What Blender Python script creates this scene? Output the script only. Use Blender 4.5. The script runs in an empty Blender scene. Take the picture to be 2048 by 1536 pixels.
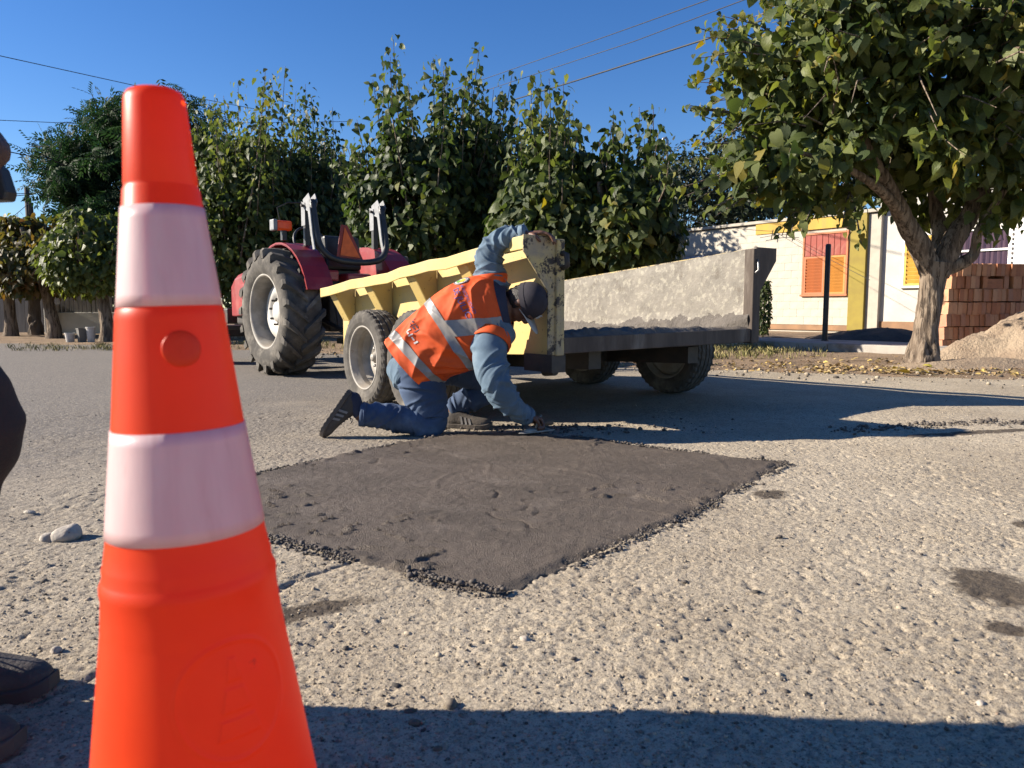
import bpy, bmesh, math, random
import numpy as np
from mathutils import Vector, Matrix, noise as mnoise

# ---------------------------------------------------------------- camera, sky, sun, exposure
SC = bpy.context.scene
R = math.radians
COL = SC.collection
CAM_H, F_PX, PITCH = 0.72, 1540.0, math.atan(150 / 1540)
cam_data = bpy.data.cameras.new('camera')
cam = bpy.data.objects.new('camera', cam_data)
COL.objects.link(cam)
cam.location = (0, 0, CAM_H)
cam.rotation_euler = (R(90) - PITCH, 0, 0)
cam_data.sensor_width = 36
cam_data.lens = 36 * F_PX / 2048
cam_data.clip_start, cam_data.clip_end = 0.05, 2000
cam_data.dof.use_dof = True
cam_data.dof.focus_distance = 4.6
cam_data.dof.aperture_fstop = 9.0
SC.camera = cam

SUN_EL, SUN_TRAVEL = 25.0, Vector((1.0, -0.035, 0)).normalized()
world = bpy.data.worlds.new('World')
SC.world = world
world.use_nodes = True
wn = world.node_tree
sky = wn.nodes.new('ShaderNodeTexSky')
sky.sky_type = 'NISHITA'
sky.sun_disc = False
sky.sun_elevation = R(SUN_EL)
sky.sun_rotation = math.atan2(-SUN_TRAVEL.x, -SUN_TRAVEL.y)
sky.altitude = 600
sky.air_density = 1.0
sky.dust_density = 0.15
sky.ozone_density = 3.2
bg = wn.nodes['Background']
bg.inputs['Strength'].default_value = 0.068
hsv = wn.nodes.new('ShaderNodeHueSaturation')
hsv.inputs['Saturation'].default_value = 1.27
hsv.inputs['Hue'].default_value = 0.512
wn.links.new(sky.outputs[0], hsv.inputs['Color'])
wn.links.new(hsv.outputs[0], bg.inputs['Color'])
sun_data = bpy.data.lights.new('sun', 'SUN')
sun_data.energy = 5.0
sun_data.angle = R(0.53)
sun_data.color = (1.0, 0.90, 0.765)
sun = bpy.data.objects.new('sun', sun_data)
COL.objects.link(sun)
sun.rotation_euler = Vector((SUN_TRAVEL.x, SUN_TRAVEL.y, -math.tan(R(SUN_EL)))).to_track_quat('-Z', 'Y').to_euler()
SC.view_settings.view_transform = 'Standard'
SC.view_settings.look = 'None'
SC.view_settings.gamma = 1.0
SC.view_settings.use_curve_mapping = False
SC.view_settings.exposure = 1.22
SC.cycles.use_denoising = True
SC.cycles.max_bounces = 8
SC.cycles.diffuse_bounces = 2
SC.cycles.transparent_max_bounces = 8

# ---------------------------------------------------------------- helpers
rng = np.random.default_rng(7)
random.seed(7)
CP, SP = math.cos(PITCH), math.sin(PITCH)

def ray(px, py):
    dx, dy = (px - 1024) / F_PX, (768 - py) / F_PX
    return Vector((dx, CP + dy * SP, -SP + dy * CP))

def at(px, py, Y):
    """the point of the place that lies Y metres ahead in the direction of a photograph pixel"""
    d = ray(px, py)
    return Vector((0, 0, CAM_H)) + d * (Y / d.y)

def gp(px, py, z=0.0):
    d = ray(px, py)
    return Vector((0, 0, CAM_H)) + d * ((z - CAM_H) / d.z)

STREET = R(36)                                   # the street, trailer and houses share one direction
UX, UY = -math.sin(STREET), math.cos(STREET)     # along the street
VX, VY = math.cos(STREET), math.sin(STREET)      # across the street

def smooth(e0, e1, x):
    t = np.clip((x - e0) / (e1 - e0), 0, 1)
    return t * t * (3 - 2 * t)

def _hash(ix, iy, iz, seed):
    h = (ix.astype(np.int64) * 374761393 + iy.astype(np.int64) * 668265263 + iz.astype(np.int64) * 2147483647 + seed * 1274126177) & 0xffffffff
    h = ((h ^ (h >> 13)) * 1274126177) & 0xffffffff
    h = h ^ (h >> 16)
    return (h & 0xffffff) / float(0xffffff)

def vn2(x, y, f, seed=0):
    x, y = np.asarray(x, float) * f, np.asarray(y, float) * f
    ix, iy = np.floor(x), np.floor(y)
    fx, fy = x - ix, y - iy
    fx, fy = fx * fx * (3 - 2 * fx), fy * fy * (3 - 2 * fy)
    z = np.zeros_like(ix)
    a, b = _hash(ix, iy, z, seed), _hash(ix + 1, iy, z, seed)
    c, d = _hash(ix, iy + 1, z, seed), _hash(ix + 1, iy + 1, z, seed)
    return (a * (1 - fx) + b * fx) * (1 - fy) + (c * (1 - fx) + d * fx) * fy - 0.5

def vn3(P, f, seed=0):
    P = np.asarray(P, float) * np.asarray(f, float)
    I = np.floor(P)
    fr = P - I
    fr = fr * fr * (3 - 2 * fr)
    out = 0
    for dx in (0, 1):
        for dy in (0, 1):
            for dz in (0, 1):
                w = (fr[:, 0] if dx else 1 - fr[:, 0]) * (fr[:, 1] if dy else 1 - fr[:, 1]) * (fr[:, 2] if dz else 1 - fr[:, 2])
                out = out + w * _hash(I[:, 0] + dx, I[:, 1] + dy, I[:, 2] + dz, seed)
    return out - 0.5

def np_mesh(name, V, F, attr=None):
    """mesh from arrays; F is an (n,k) array of equal-sized faces or a list of faces"""
    me = bpy.data.meshes.new(name)
    if isinstance(F, np.ndarray):
        n, k = F.shape
        me.vertices.add(len(V)); me.vertices.foreach_set('co', np.asarray(V, np.float32).ravel())
        me.loops.add(n * k); me.loops.foreach_set('vertex_index', F.astype(np.int32).ravel())
        me.polygons.add(n); me.polygons.foreach_set('loop_start', np.arange(0, n * k, k, dtype=np.int32))
        me.update(calc_edges=True)
    else:
        me.from_pydata([tuple(v) for v in V], [], F)
        me.update()
    if attr is not None:
        a = me.attributes.new('tint', 'FLOAT', 'POINT')
        a.data.foreach_set('value', np.asarray(attr, np.float32))
    return me

def set_smooth(me, on=True):
    me.polygons.foreach_set('use_smooth', np.full(len(me.polygons), on))

def tag(o, label=None, cat=None, group=None, kind=None):
    if label: o['label'] = label
    if cat: o['category'] = cat
    if group: o['group'] = group
    if kind: o['kind'] = kind
    return o

def empty(name, loc=(0, 0, 0), rz=0.0, label=None, cat=None, group=None):
    o = bpy.data.objects.new(name, None)
    o.empty_display_size = 0.1
    COL.objects.link(o)
    o.location = loc
    o.rotation_euler = (0, 0, rz)
    return tag(o, label, cat, group)

def put(name, me, mat=None, parent=None, world=False, smooth_on=False):
    """link a mesh as ONE object; world=True: its coordinates are the place's, not the parent's"""
    o = bpy.data.objects.new(name, me)
    COL.objects.link(o)
    if mat is not None and not me.materials:
        me.materials.append(mat)
    if smooth_on:
        set_smooth(me)
    if parent is not None:
        o.parent = parent
        if world:
            m = Matrix.Identity(4)
            p, chain = parent, []
            while p is not None:
                chain.append(Matrix.LocRotScale(p.location, p.rotation_euler, p.scale)); p = p.parent
            for c in reversed(chain): m = m @ c
            o.matrix_local = m.inverted()
    return o

def bevel(o, w=0.004, seg=2, ang=40):
    m = o.modifiers.new('bevel', 'BEVEL')
    m.width = w; m.segments = seg; m.limit_method = 'ANGLE'; m.angle_limit = R(ang)
    return o

def rotm(rx=0, ry=0, rz=0):
    return Matrix.Rotation(rz, 3, 'Z') @ Matrix.Rotation(ry, 3, 'Y') @ Matrix.Rotation(rx, 3, 'X')

def cr(pts, n):
    """Catmull-Rom samples through rows of numbers"""
    P = np.asarray(pts, float)
    m = len(P)
    t = np.linspace(0, m - 1, n)
    i = np.minimum(t.astype(int), m - 2)
    f = (t - i)[:, None]
    p0, p1, p2, p3 = P[np.maximum(i - 1, 0)], P[i], P[i + 1], P[np.minimum(i + 2, m - 1)]
    return 0.5 * (2 * p1 + (p2 - p0) * f + (2 * p0 - 5 * p1 + 4 * p2 - p3) * f ** 2 + (3 * p1 - p0 - 3 * p2 + p3) * f ** 3)

class MB:
    """collects shapes into one mesh"""
    def __init__(s): s.v, s.f = [], []
    def add(s, V, F):
        b = len(s.v)
        s.v += [tuple(v) for v in V]
        s.f += [tuple(i + b for i in f) for f in F]
        return s
    def box(s, c, d, rot=None):
        c = Vector(c); h = Vector(d) / 2
        V = []
        for x in (-1, 1):
            for y in (-1, 1):
                for z in (-1, 1):
                    p = Vector((x * h.x, y * h.y, z * h.z))
                    V.append(c + (rot @ p if rot else p))
        return s.add(V, [(0, 1, 3, 2), (4, 6, 7, 5), (0, 4, 5, 1), (2, 3, 7, 6), (0, 2, 6, 4), (1, 5, 7, 3)])
    def hexa(s, P8):   # corners in the order of box()
        return s.add(P8, [(0, 1, 3, 2), (4, 6, 7, 5), (0, 4, 5, 1), (2, 3, 7, 6), (0, 2, 6, 4), (1, 5, 7, 3)])
    def prism(s, poly, ext):
        n = len(poly); e = Vector(ext)
        V = [Vector(p) for p in poly] + [Vector(p) + e for p in poly]
        F = [tuple(range(n))[::-1], tuple(range(n, 2 * n))] + [(i, (i + 1) % n, n + (i + 1) % n, n + i) for i in range(n)]
        return s.add(V, F)
    def loft(s, rings, close=True, cap=True):
        n = len(rings[0]); V = [p for r in rings for p in r]; F = []
        for i in range(len(rings) - 1):
            for j in range(n if close else n - 1):
                k = (j + 1) % n
                F.append((i * n + j, i * n + k, (i + 1) * n + k, (i + 1) * n + j))
        if cap and close:
            F.append(tuple(range(n))[::-1]); F.append(tuple((len(rings) - 1) * n + j for j in range(n)))
        return s.add(V, F)
    def tube(s, pts, rad, n=10, cap=True, flat=1.0, up=None):
        pts = [Vector(p) for p in pts]
        if not hasattr(rad, '__len__'): rad = [rad] * len(pts)
        rings = []; prev = None
        for i, p in enumerate(pts):
            t = (pts[min(i + 1, len(pts) - 1)] - pts[max(i - 1, 0)]).normalized()
            if prev is None:
                a = Vector(up) if up else (Vector((0, 0, 1)) if abs(t.z) < 0.9 else Vector((1, 0, 0)))
            else: a = prev
            a = (a - t * a.dot(t)).normalized(); prev = a
            b = t.cross(a)
            rings.append([p + (a * math.cos(q) * flat + b * math.sin(q)) * rad[i] for q in (2 * math.pi * j / n for j in range(n))])
        return s.loft(rings, True, cap)
    def limb(s, rows, n=16, k=None):
        """a tapering limb with rounded ends; rows of x,y,z,r"""
        C = cr(rows, k or 6 * len(rows))
        P = [Vector(c[:3]) for c in C]; r = list(C[:, 3])
        d0 = (P[0] - P[1]).normalized(); d1 = (P[-1] - P[-2]).normalized()
        pre = [(P[0] + d0 * r[0] * math.sin(a), r[0] * math.cos(a)) for a in (1.45, 1.1, 0.7, 0.35)]
        post = [(P[-1] + d1 * r[-1] * math.sin(a), r[-1] * math.cos(a)) for a in (0.35, 0.7, 1.1, 1.45)]
        return s.tube([p for p, _ in pre] + P + [p for p, _ in post], [q for _, q in pre] + r + [q for _, q in post], n)
    def ball(s, c, rad, rot=None, n=16, m=10):
        c = Vector(c); rad = Vector(rad) if hasattr(rad, '__len__') else Vector((rad,) * 3)
        rings = []
        for i in range(m + 1):
            a = -math.pi / 2 + math.pi * i / m
            a = max(min(a, 1.54), -1.54)
            ring = []
            for j in range(n):
                q = 2 * math.pi * j / n
                p = Vector((math.cos(a) * math.cos(q) * rad.x, math.cos(a) * math.sin(q) * rad.y, math.sin(a) * rad.z))
                ring.append(c + (rot @ p if rot else p))
            rings.append(ring)
        return s.loft(rings)
    def lathe(s, prof, n=32, axis='Z', c=(0, 0, 0), mod=None, cap=False):
        """prof: rows of (radius, height along the axis)"""
        c = Vector(c); rings = []
        for i, (r, h) in enumerate(prof):
            ring = []
            for j in range(n):
                q = 2 * math.pi * j / n
                rr = r if mod is None else r + mod(i, j, r, h)
                x, y = rr * math.cos(q), rr * math.sin(q)
                ring.append(c + (Vector((x, y, h)) if axis == 'Z' else Vector((h, x, y)) if axis == 'X' else Vector((x, h, y))))
            rings.append(ring)
        return s.loft(rings, True, cap)
    def mesh(s, name='m'): return np_mesh(name, s.v, s.f)
    def build(s, name, mat, parent=None, world=False, smooth_on=False, bev=0.0):
        o = put(name, s.mesh(name), mat, parent, world, smooth_on)
        if bev: bevel(o, bev)
        return o

def blob(mb, voxel, iters=6, wr=None):
    """one continuous skin round everything in the builder; wr: list of (frequency, depth, seed) folds"""
    me = mb.mesh('skin')
    o = bpy.data.objects.new('skin', me)
    COL.objects.link(o)
    m = o.modifiers.new('r', 'REMESH'); m.mode = 'VOXEL'; m.voxel_size = voxel
    if iters:
        k = o.modifiers.new('s', 'SMOOTH'); k.factor = 0.5; k.iterations = iters
    dg = bpy.context.evaluated_depsgraph_get()
    out = bpy.data.meshes.new_from_object(o.evaluated_get(dg))
    bpy.data.objects.remove(o); bpy.data.meshes.remove(me)
    if wr:
        fold(out, wr)
    set_smooth(out)
    return out

def fold(me, wr):
    n = len(me.vertices)
    co = np.empty(n * 3, np.float32); me.vertices.foreach_get('co', co); co = co.reshape(-1, 3).astype(float)
    no = np.empty(n * 3, np.float32); me.vertex_normals.foreach_get('vector', no); no = no.reshape(-1, 3)
    d = np.zeros(n)
    for f, a, sd in wr:
        w = vn3(co + 0.06 * np.stack([vn3(co, 7, sd + 1), vn3(co, 7, sd + 2), vn3(co, 7, sd + 3)], 1), f, sd)
        d += a * (1 - np.abs(w) * 4)
    co = co + no * d[:, None]
    me.vertices.foreach_set('co', co.astype(np.float32).ravel()); me.update()

# ---------------------------------------------------------------- materials
MATS = {}
def mat(name, c, c2=None, rough=0.7, metal=0.0, scale=6.0, contrast=(0.35, 0.65), bump=0.0, bscale=40.0, bdist=0.01,
        chip=None, chip_at=(0.62, 0.66), chip_scale=9.0, dirt=None, dirt_scale=2.5, dirt_at=(0.5, 0.75), spec=0.5, trans=0.0, trans_c=None, stretch=(1, 1, 1), sheen=0.0, coat=0.0, rvar=0.0):
    """procedural surface: two tones, optional chips or stains, fine relief"""
    m = bpy.data.materials.new(name); m.use_nodes = True
    nt = m.node_tree; N, L = nt.nodes, nt.links
    b = N['Principled BSDF']
    b.inputs['Roughness'].default_value = rough; b.inputs['Metallic'].default_value = metal
    b.inputs['Specular IOR Level'].default_value = spec
    if sheen: b.inputs['Sheen Weight'].default_value = sheen
    if coat: b.inputs['Coat Weight'].default_value = coat
    tc = N.new('ShaderNodeTexCoord'); mp = N.new('ShaderNodeMapping'); L.new(tc.outputs['Object'], mp.inputs['Vector'])
    mp.inputs['Scale'].default_value = stretch
    def noise(sc, det=6, rg=0.6):
        n = N.new('ShaderNodeTexNoise'); n.inputs['Scale'].default_value = sc; n.inputs['Detail'].default_value = det; n.inputs['Roughness'].default_value = rg
        L.new(mp.outputs[0], n.inputs['Vector']); return n
    def ramp(src, a, z):
        r = N.new('ShaderNodeMapRange'); r.inputs['From Min'].default_value = a; r.inputs['From Max'].default_value = z; r.interpolation_type = 'SMOOTHSTEP'
        L.new(src, r.inputs['Value']); return r.outputs[0]
    def mix(f, a, z):
        x = N.new('ShaderNodeMix'); x.data_type = 'RGBA'
        L.new(f, x.inputs[0])
        for s, i in ((a, 6), (z, 7)):
            if hasattr(s, 'links'): L.new(s, x.inputs[i])
            else: x.inputs[i].default_value = (*s, 1)
        return x.outputs[2]
    c2 = c2 or tuple(v * 0.8 for v in c)
    n1 = noise(scale)
    col = mix(ramp(n1.outputs['Fac'], *contrast), c, c2)
    if dirt:
        n2 = noise(dirt_scale, 8, 0.65)
        col = mix(ramp(n2.outputs['Fac'], *dirt_at), col, dirt)
    if chip:
        n3 = noise(chip_scale, 9, 0.7)
        col = mix(ramp(n3.outputs['Fac'], *chip_at), col, chip)
    L.new(col, b.inputs['Base Color'])
    if rvar:
        rm = N.new('ShaderNodeMapRange'); L.new(n1.outputs['Fac'], rm.inputs['Value'])
        rm.inputs['To Min'].default_value = max(rough - rvar, 0.02); rm.inputs['To Max'].default_value = min(rough + rvar, 1)
        L.new(rm.outputs[0], b.inputs['Roughness'])
    if bump:
        nb = noise(bscale, 5, 0.6)
        bp = N.new('ShaderNodeBump'); bp.inputs['Strength'].default_value = bump; bp.inputs['Distance'].default_value = bdist
        L.new(nb.outputs['Fac'], bp.inputs['Height']); L.new(bp.outputs[0], b.inputs['Normal'])
    if trans:
        t = N.new('ShaderNodeBsdfTranslucent'); mx = N.new('ShaderNodeMixShader'); mx.inputs[0].default_value = trans
        t.inputs['Color'].default_value = (*(trans_c or c), 1)
        L.new(b.outputs[0], mx.inputs[1]); L.new(t.outputs[0], mx.inputs[2]); L.new(mx.outputs[0], N['Material Output'].inputs['Surface'])
    m.diffuse_color = (*c, 1)
    MATS[name] = m
    return m

def leaf_mat(name, stops, rough=0.52, trans=0.38, glow=1.6, spec=0.38):
    """leaf colour from each leaf's own tint value; light passes through the blade"""
    m = bpy.data.materials.new(name); m.use_nodes = True
    nt = m.node_tree; N, L = nt.nodes, nt.links
    b = N['Principled BSDF']; b.inputs['Roughness'].default_value = rough; b.inputs['Specular IOR Level'].default_value = spec
    at_ = N.new('ShaderNodeAttribute'); at_.attribute_name = 'tint'
    oi = N.new('ShaderNodeObjectInfo')
    ad = N.new('ShaderNodeMath'); ad.operation = 'ADD'
    mu = N.new('ShaderNodeMath'); mu.operation = 'MULTIPLY'; mu.inputs[1].default_value = 0.35
    L.new(oi.outputs['Random'], mu.inputs[0]); L.new(at_.outputs['Fac'], ad.inputs[0]); L.new(mu.outputs[0], ad.inputs[1])
    cr_ = N.new('ShaderNodeValToRGB'); L.new(ad.outputs[0], cr_.inputs[0])
    e = cr_.color_ramp.elements
    while len(e) < len(stops): e.new(0.5)
    for i, (p, c) in enumerate(stops): e[i].position = p; e[i].color = (*c, 1)
    tcc = N.new('ShaderNodeTexCoord')
    nz = N.new('ShaderNodeTexNoise'); nz.inputs['Scale'].default_value = 60; L.new(tcc.outputs['Object'], nz.inputs['Vector'])
    hv = N.new('ShaderNodeHueSaturation'); L.new(cr_.outputs[0], hv.inputs['Color'])
    mr = N.new('ShaderNodeMapRange'); mr.inputs['To Min'].default_value = 0.6; mr.inputs['To Max'].default_value = 1.35; L.new(nz.outputs['Fac'], mr.inputs['Value']); L.new(mr.outputs[0], hv.inputs['Value'])
    L.new(hv.outputs[0], b.inputs['Base Color'])
    bp = N.new('ShaderNodeBump'); bp.inputs['Strength'].default_value = 0.5; bp.inputs['Distance'].default_value = 0.01; L.new(nz.outputs['Fac'], bp.inputs['Height']); L.new(bp.outputs[0], b.inputs['Normal'])
    t = N.new('ShaderNodeBsdfTranslucent')
    h2 = N.new('ShaderNodeHueSaturation'); h2.inputs['Value'].default_value = glow; h2.inputs['Saturation'].default_value = 1.15; h2.inputs['Hue'].default_value = 0.497
    L.new(hv.outputs[0], h2.inputs['Color']); L.new(h2.outputs[0], t.inputs['Color'])
    mx = N.new('ShaderNodeMixShader'); mx.inputs[0].default_value = trans
    L.new(b.outputs[0], mx.inputs[1]); L.new(t.outputs[0], mx.inputs[2]); L.new(mx.outputs[0], N['Material Output'].inputs['Surface'])
    return m
# ---------------------------------------------------------------- the ground
PATCH = np.array([(-1.20, 2.86), (-1.115, 3.30), (-0.70, 3.92), (-0.36, 4.36), (0.10, 4.42), (0.42, 4.22), (0.80, 3.88), (1.29, 3.53), (0.62, 2.60), (-0.035, 1.865), (-0.42, 2.10), (-0.78, 2.36)])

def poly_sd(x, y, P):
    """signed distance to a polygon outline, positive inside"""
    x, y = np.asarray(x, float), np.asarray(y, float)
    best = np.full(x.shape, 1e9); ins = np.zeros(x.shape, bool)
    n = len(P)
    for i in range(n):
        ax, ay = P[i]; bx, by = P[(i + 1) % n]
        ex, ey = bx - ax, by - ay
        t = np.clip(((x - ax) * ex + (y - ay) * ey) / (ex * ex + ey * ey), 0, 1)
        best = np.minimum(best, np.hypot(x - ax - t * ex, y - ay - t * ey))
        c = ((ay > y) != (by > y)) & (x < (bx - ax) * (y - ay) / (by - ay + 1e-12) + ax)
        ins ^= c
    return np.where(ins, best, -best)

EDGE = np.array([(30.0, 4.0), (12.0, 6.2), (8.0, 7.0), (4.9, 7.4), (3.17, 7.8), (1.6, 8.5), (0.3, 9.5), (-2.6, 11.8), (-5.0, 13.7), (-8.0, 15.3), (-14.0, 16.5), (-40.0, 20.0), (-120.0, 30.0)])

def edge_y(x):
    return np.interp(x, EDGE[::-1, 0], EDGE[::-1, 1])

def gz(x, y):
    """height of the road, broad shape only"""
    x, y = np.asarray(x, float), np.asarray(y, float)
    l = VX * x + VY * y
    h = 0.055 * smooth(3.4, 5.2, l) * smooth(-3.5, -0.5, x)
    h = h + 0.022 * vn2(x, y, 0.7, 3) * smooth(0.5, 2.0, np.abs(x) + np.abs(y - 4.4) * 0.6)
    return h

def gzf(x, y): return float(gz(np.array([x]), np.array([y]))[0])

def micro(x, y):
    """worn relief of the road surface"""
    rough = 0.75 + 0.8 * smooth(-0.2, -1.6, x) * smooth(4.0, 1.5, y)
    wx, wy = x + 0.05 * vn2(x, y, 9, 31), y + 0.05 * vn2(x, y, 9, 32)
    d = 0.008 * vn2(wx, wy, 5, 11) + 0.0028 * vn2(wx, wy, 14, 12) + 0.0012 * vn2(x, y, 34, 13) + 0.0012 * vn2(x, y, 70, 14)
    pit = np.clip(vn2(x, y, 42, 15) - 0.16, 0, 1) * smooth(0.0, 0.25, vn2(x, y, 4, 16) + 0.18)
    d = d * rough * .8 - 0.018 * pit
    # small stones that stand proud and the hollows where others have come out
    zone = 0.35 + 0.65 * smooth(-0.2, 0.25, vn2(x, y, 3.2, 20))
    d = d + 0.0013 * smooth(0.20, 0.34, vn2(x, y, 85, 26)) * zone + 0.0011 * smooth(0.12, 0.3, vn2(x, y, 135, 27))
    d = d - 0.0048 * smooth(0.27, 0.36, vn2(x, y, 92, 28)) * zone - 0.0022 * smooth(0.18, 0.30, vn2(x, y, 140, 29))
    # a crack that runs from the patch towards the cone
    k = np.abs((x + 0.62) - (y - 1.85) * 0.55 + 0.05 * vn2(x, y, 7, 18) + 0.02 * vn2(x, y, 25, 19))
    d = d - 0.009 * smooth(0.022, 0.0, k) * smooth(1.25, 1.4, y) * smooth(2.35, 2.2, y)
    return d

def ground_material():
    m = bpy.data.materials.new('worn_road'); m.use_nodes = True
    nt = m.node_tree; N, L = nt.nodes, nt.links
    b = N['Principled BSDF']; b.inputs['Roughness'].default_value = 0.92; b.inputs['Specular IOR Level'].default_value = 0.25
    geo = N.new('ShaderNodeNewGeometry')
    P = geo.outputs['Position']
    def noise(sc, det=5, rg=0.6, vec=None):
        n = N.new('ShaderNodeTexNoise'); n.inputs['Scale'].default_value = sc; n.inputs['Detail'].default_value = det; n.inputs['Roughness'].default_value = rg
        L.new(vec or P, n.inputs['Vector']); return n.outputs['Fac']
    def ramp(src, a, z):
        r = N.new('ShaderNodeMapRange'); r.inputs['From Min'].default_value = a; r.inputs['From Max'].default_value = z; r.interpolation_type = 'SMOOTHSTEP'
        L.new(src, r.inputs['Value']); return r.outputs[0]
    def mix(f, a, z, mode='MIX'):
        x = N.new('ShaderNodeMix'); x.data_type = 'RGBA'; x.blend_type = mode
        if hasattr(f, 'links'): L.new(f, x.inputs[0])
        else: x.inputs[0].default_value = f
        for s, i in ((a, 6), (z, 7)):
            if hasattr(s, 'links'): L.new(s, x.inputs[i])
            else: x.inputs[i].default_value = (*s, 1)
        return x.outputs[2]
    def math_(op, a, bb):
        x = N.new('ShaderNodeMath'); x.operation = op
        for s, i in ((a, 0), (bb, 1)):
            if hasattr(s, 'links'): L.new(s, x.inputs[i])
            else: x.inputs[i].default_value = s
        return x.outputs[0]
    sep = N.new('ShaderNodeSeparateXYZ'); L.new(P, sep.inputs[0])
    tan, pale, grey = (0.395, 0.328, 0.235), (0.485, 0.413, 0.305), (0.170, 0.155, 0.138)
    base = mix(ramp(noise(1.1, 6, 0.65), 0.36, 0.66), tan, pale)
    # older grey asphalt shows towards the far road and on the left
    far = math_('ADD', math_('MULTIPLY', sep.outputs['X'], -0.20), math_('MULTIPLY', sep.outputs['Y'], 0.105))
    far = math_('ADD', far, math_('MULTIPLY', noise(1.4, 7, 0.7), 0.9))
    base = mix(ramp(far, 0.62, 1.55), base, grey)
    # single stones of the mix
    v = N.new('ShaderNodeTexVoronoi'); v.inputs['Scale'].default_value = 105; L.new(P, v.inputs['Vector'])
    cs = N.new('ShaderNodeSeparateColor'); L.new(v.outputs['Color'], cs.inputs[0])
    base = mix(math_('MULTIPLY', ramp(cs.outputs[0], 0.55, 0.95), 0.45), base, (0.46, 0.395, 0.305))
    base = mix(math_('MULTIPLY', ramp(cs.outputs[1], 0.72, 0.95), 0.42), base, (0.11, 0.095, 0.08))
    v2 = N.new('ShaderNodeTexVoronoi'); v2.inputs['Scale'].default_value = 46; L.new(P, v2.inputs['Vector'])
    c2 = N.new('ShaderNodeSeparateColor'); L.new(v2.outputs['Color'], c2.inputs[0])
    base = mix(math_('MULTIPLY', ramp(c2.outputs[0], 0.70, 0.8), math_('MULTIPLY', ramp(v2.outputs['Distance'], 0.012, 0.004), 0.45)), base, (0.10, 0.085, 0.07))
    for sc_, a_, z_, k_ in ((250, 0.585, 0.66, 0.75), (120, 0.60, 0.68, 0.7), (380, 0.60, 0.68, 0.5)):
        base = mix(math_('MULTIPLY', ramp(noise(sc_, 2, 0.5), a_, z_), k_), base, (0.105, 0.088, 0.070))
    # dirt caught in hollows of the surface, oil and dust
    base = mix(math_('MULTIPLY', ramp(noise(7.5, 8, 0.72), 0.52, 0.72), 0.55), base, (0.19, 0.16, 0.13))
    base = mix(math_('MULTIPLY', ramp(noise(2.3, 8, 0.7), 0.55, 0.72), 0.35), base, (0.26, 0.225, 0.18))
    # damp spots
    for (x, y, rx, ry, a) in DAMP:
        cmb = N.new('ShaderNodeVectorMath'); cmb.operation = 'SUBTRACT'; L.new(P, cmb.inputs[0]); cmb.inputs[1].default_value = (x, y, 0)
        vr = N.new('ShaderNodeVectorRotate'); vr.rotation_type = 'Z_AXIS'; L.new(cmb.outputs[0], vr.inputs['Vector']); vr.inputs['Angle'].default_value = -a
        sc = N.new('ShaderNodeVectorMath'); sc.operation = 'MULTIPLY'; L.new(vr.outputs[0], sc.inputs[0]); sc.inputs[1].default_value = (1 / rx, 1 / ry, 0)
        ln = N.new('ShaderNodeVectorMath'); ln.operation = 'LENGTH'; L.new(sc.outputs[0], ln.inputs[0])
        e = math_('ADD', ln.outputs['Value'], math_('MULTIPLY', noise(16, 7, 0.7), 1.5))
        base = mix(math_('MULTIPLY', ramp(e, 1.75, 1.35), 0.88), base, (0.058, 0.044, 0.033))
    L.new(base, b.inputs['Base Color'])
    h = math_('ADD', math_('MULTIPLY', noise(75, 6, 0.7), 1.0), math_('MULTIPLY', ramp(v.outputs['Distance'], 0.0, 0.009), -0.55))
    h = math_('ADD', h, math_('MULTIPLY', noise(26, 3, 0.5), 0.9))
    bp = N.new('ShaderNodeBump'); bp.inputs['Strength'].default_value = 1.0; bp.inputs['Distance'].default_value = 0.0075
    L.new(h, bp.inputs['Height']); L.new(bp.outputs[0], b.inputs['Normal'])
    return m

DAMP = [(1.25, 1.92, 0.13, 0.19, 0.0), (1.11, 1.67, 0.05, 0.05, -0.3), (1.75, 2.5, 0.12, 0.06, 0.2), (1.0, 2.92, 0.10, 0.07, 0.6), (0.86, 3.78, 0.12, 0.06, 0.1), (-0.55, 1.72, 0.3, 0.06, 0.6), (2.6, 4.2, 0.5, 0.06, 0.05), (0.62, 3.05, 0.14, 0.05, 0.8)]
ROAD = ground_material()

def grid(xs, ys, skip=None):
    X, Y = np.meshgrid(xs, ys)
    nx, ny = len(xs), len(ys)
    i = np.arange(nx * ny).reshape(ny, nx)
    F = np.stack([i[:-1, :-1], i[:-1, 1:], i[1:, 1:], i[1:, :-1]], -1)
    if skip is not None:
        cx, cy = (X[:-1, :-1] + X[1:, 1:]) / 2, (Y[:-1, :-1] + Y[1:, 1:]) / 2
        F = F[~skip(cx, cy)]
    return X.ravel(), Y.ravel(), F.reshape(-1, 4)

# near sheet, fine enough for the stones and pits of the worn road
NX0, NX1, NY0, NY1 = -3.3, 3.3, -0.6, 5.6
def cuts(*seg): return np.concatenate([np.arange(a, b_ - s_ * .5, s_) for a, b_, s_ in seg] + [[seg[-1][1]]])
xs = cuts((NX0, -1.7, .016), (-1.7, 2.0, .0062), (2.0, NX1, .016)); ys = cuts((NY0, 1.15, .03), (1.15, 2.5, .0050), (2.5, 4.4, .0085), (4.4, NY1, .014))
X, Y, F = grid(xs, ys)
fade = smooth(0, 0.3, np.minimum(np.minimum(X - NX0, NX1 - X), np.minimum(Y - NY0, NY1 - Y)))
sdp = poly_sd(X, Y, PATCH)
Z = gz(X, Y) + micro(X, Y) * fade * (1 - 0.0 * sdp)
Z = np.where(sdp > 0.02, np.minimum(Z, -0.006), Z)
me = np_mesh('road', np.stack([X, Y, Z], 1), F); set_smooth(me)
tag(put('road', me, ROAD), kind='structure')
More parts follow.
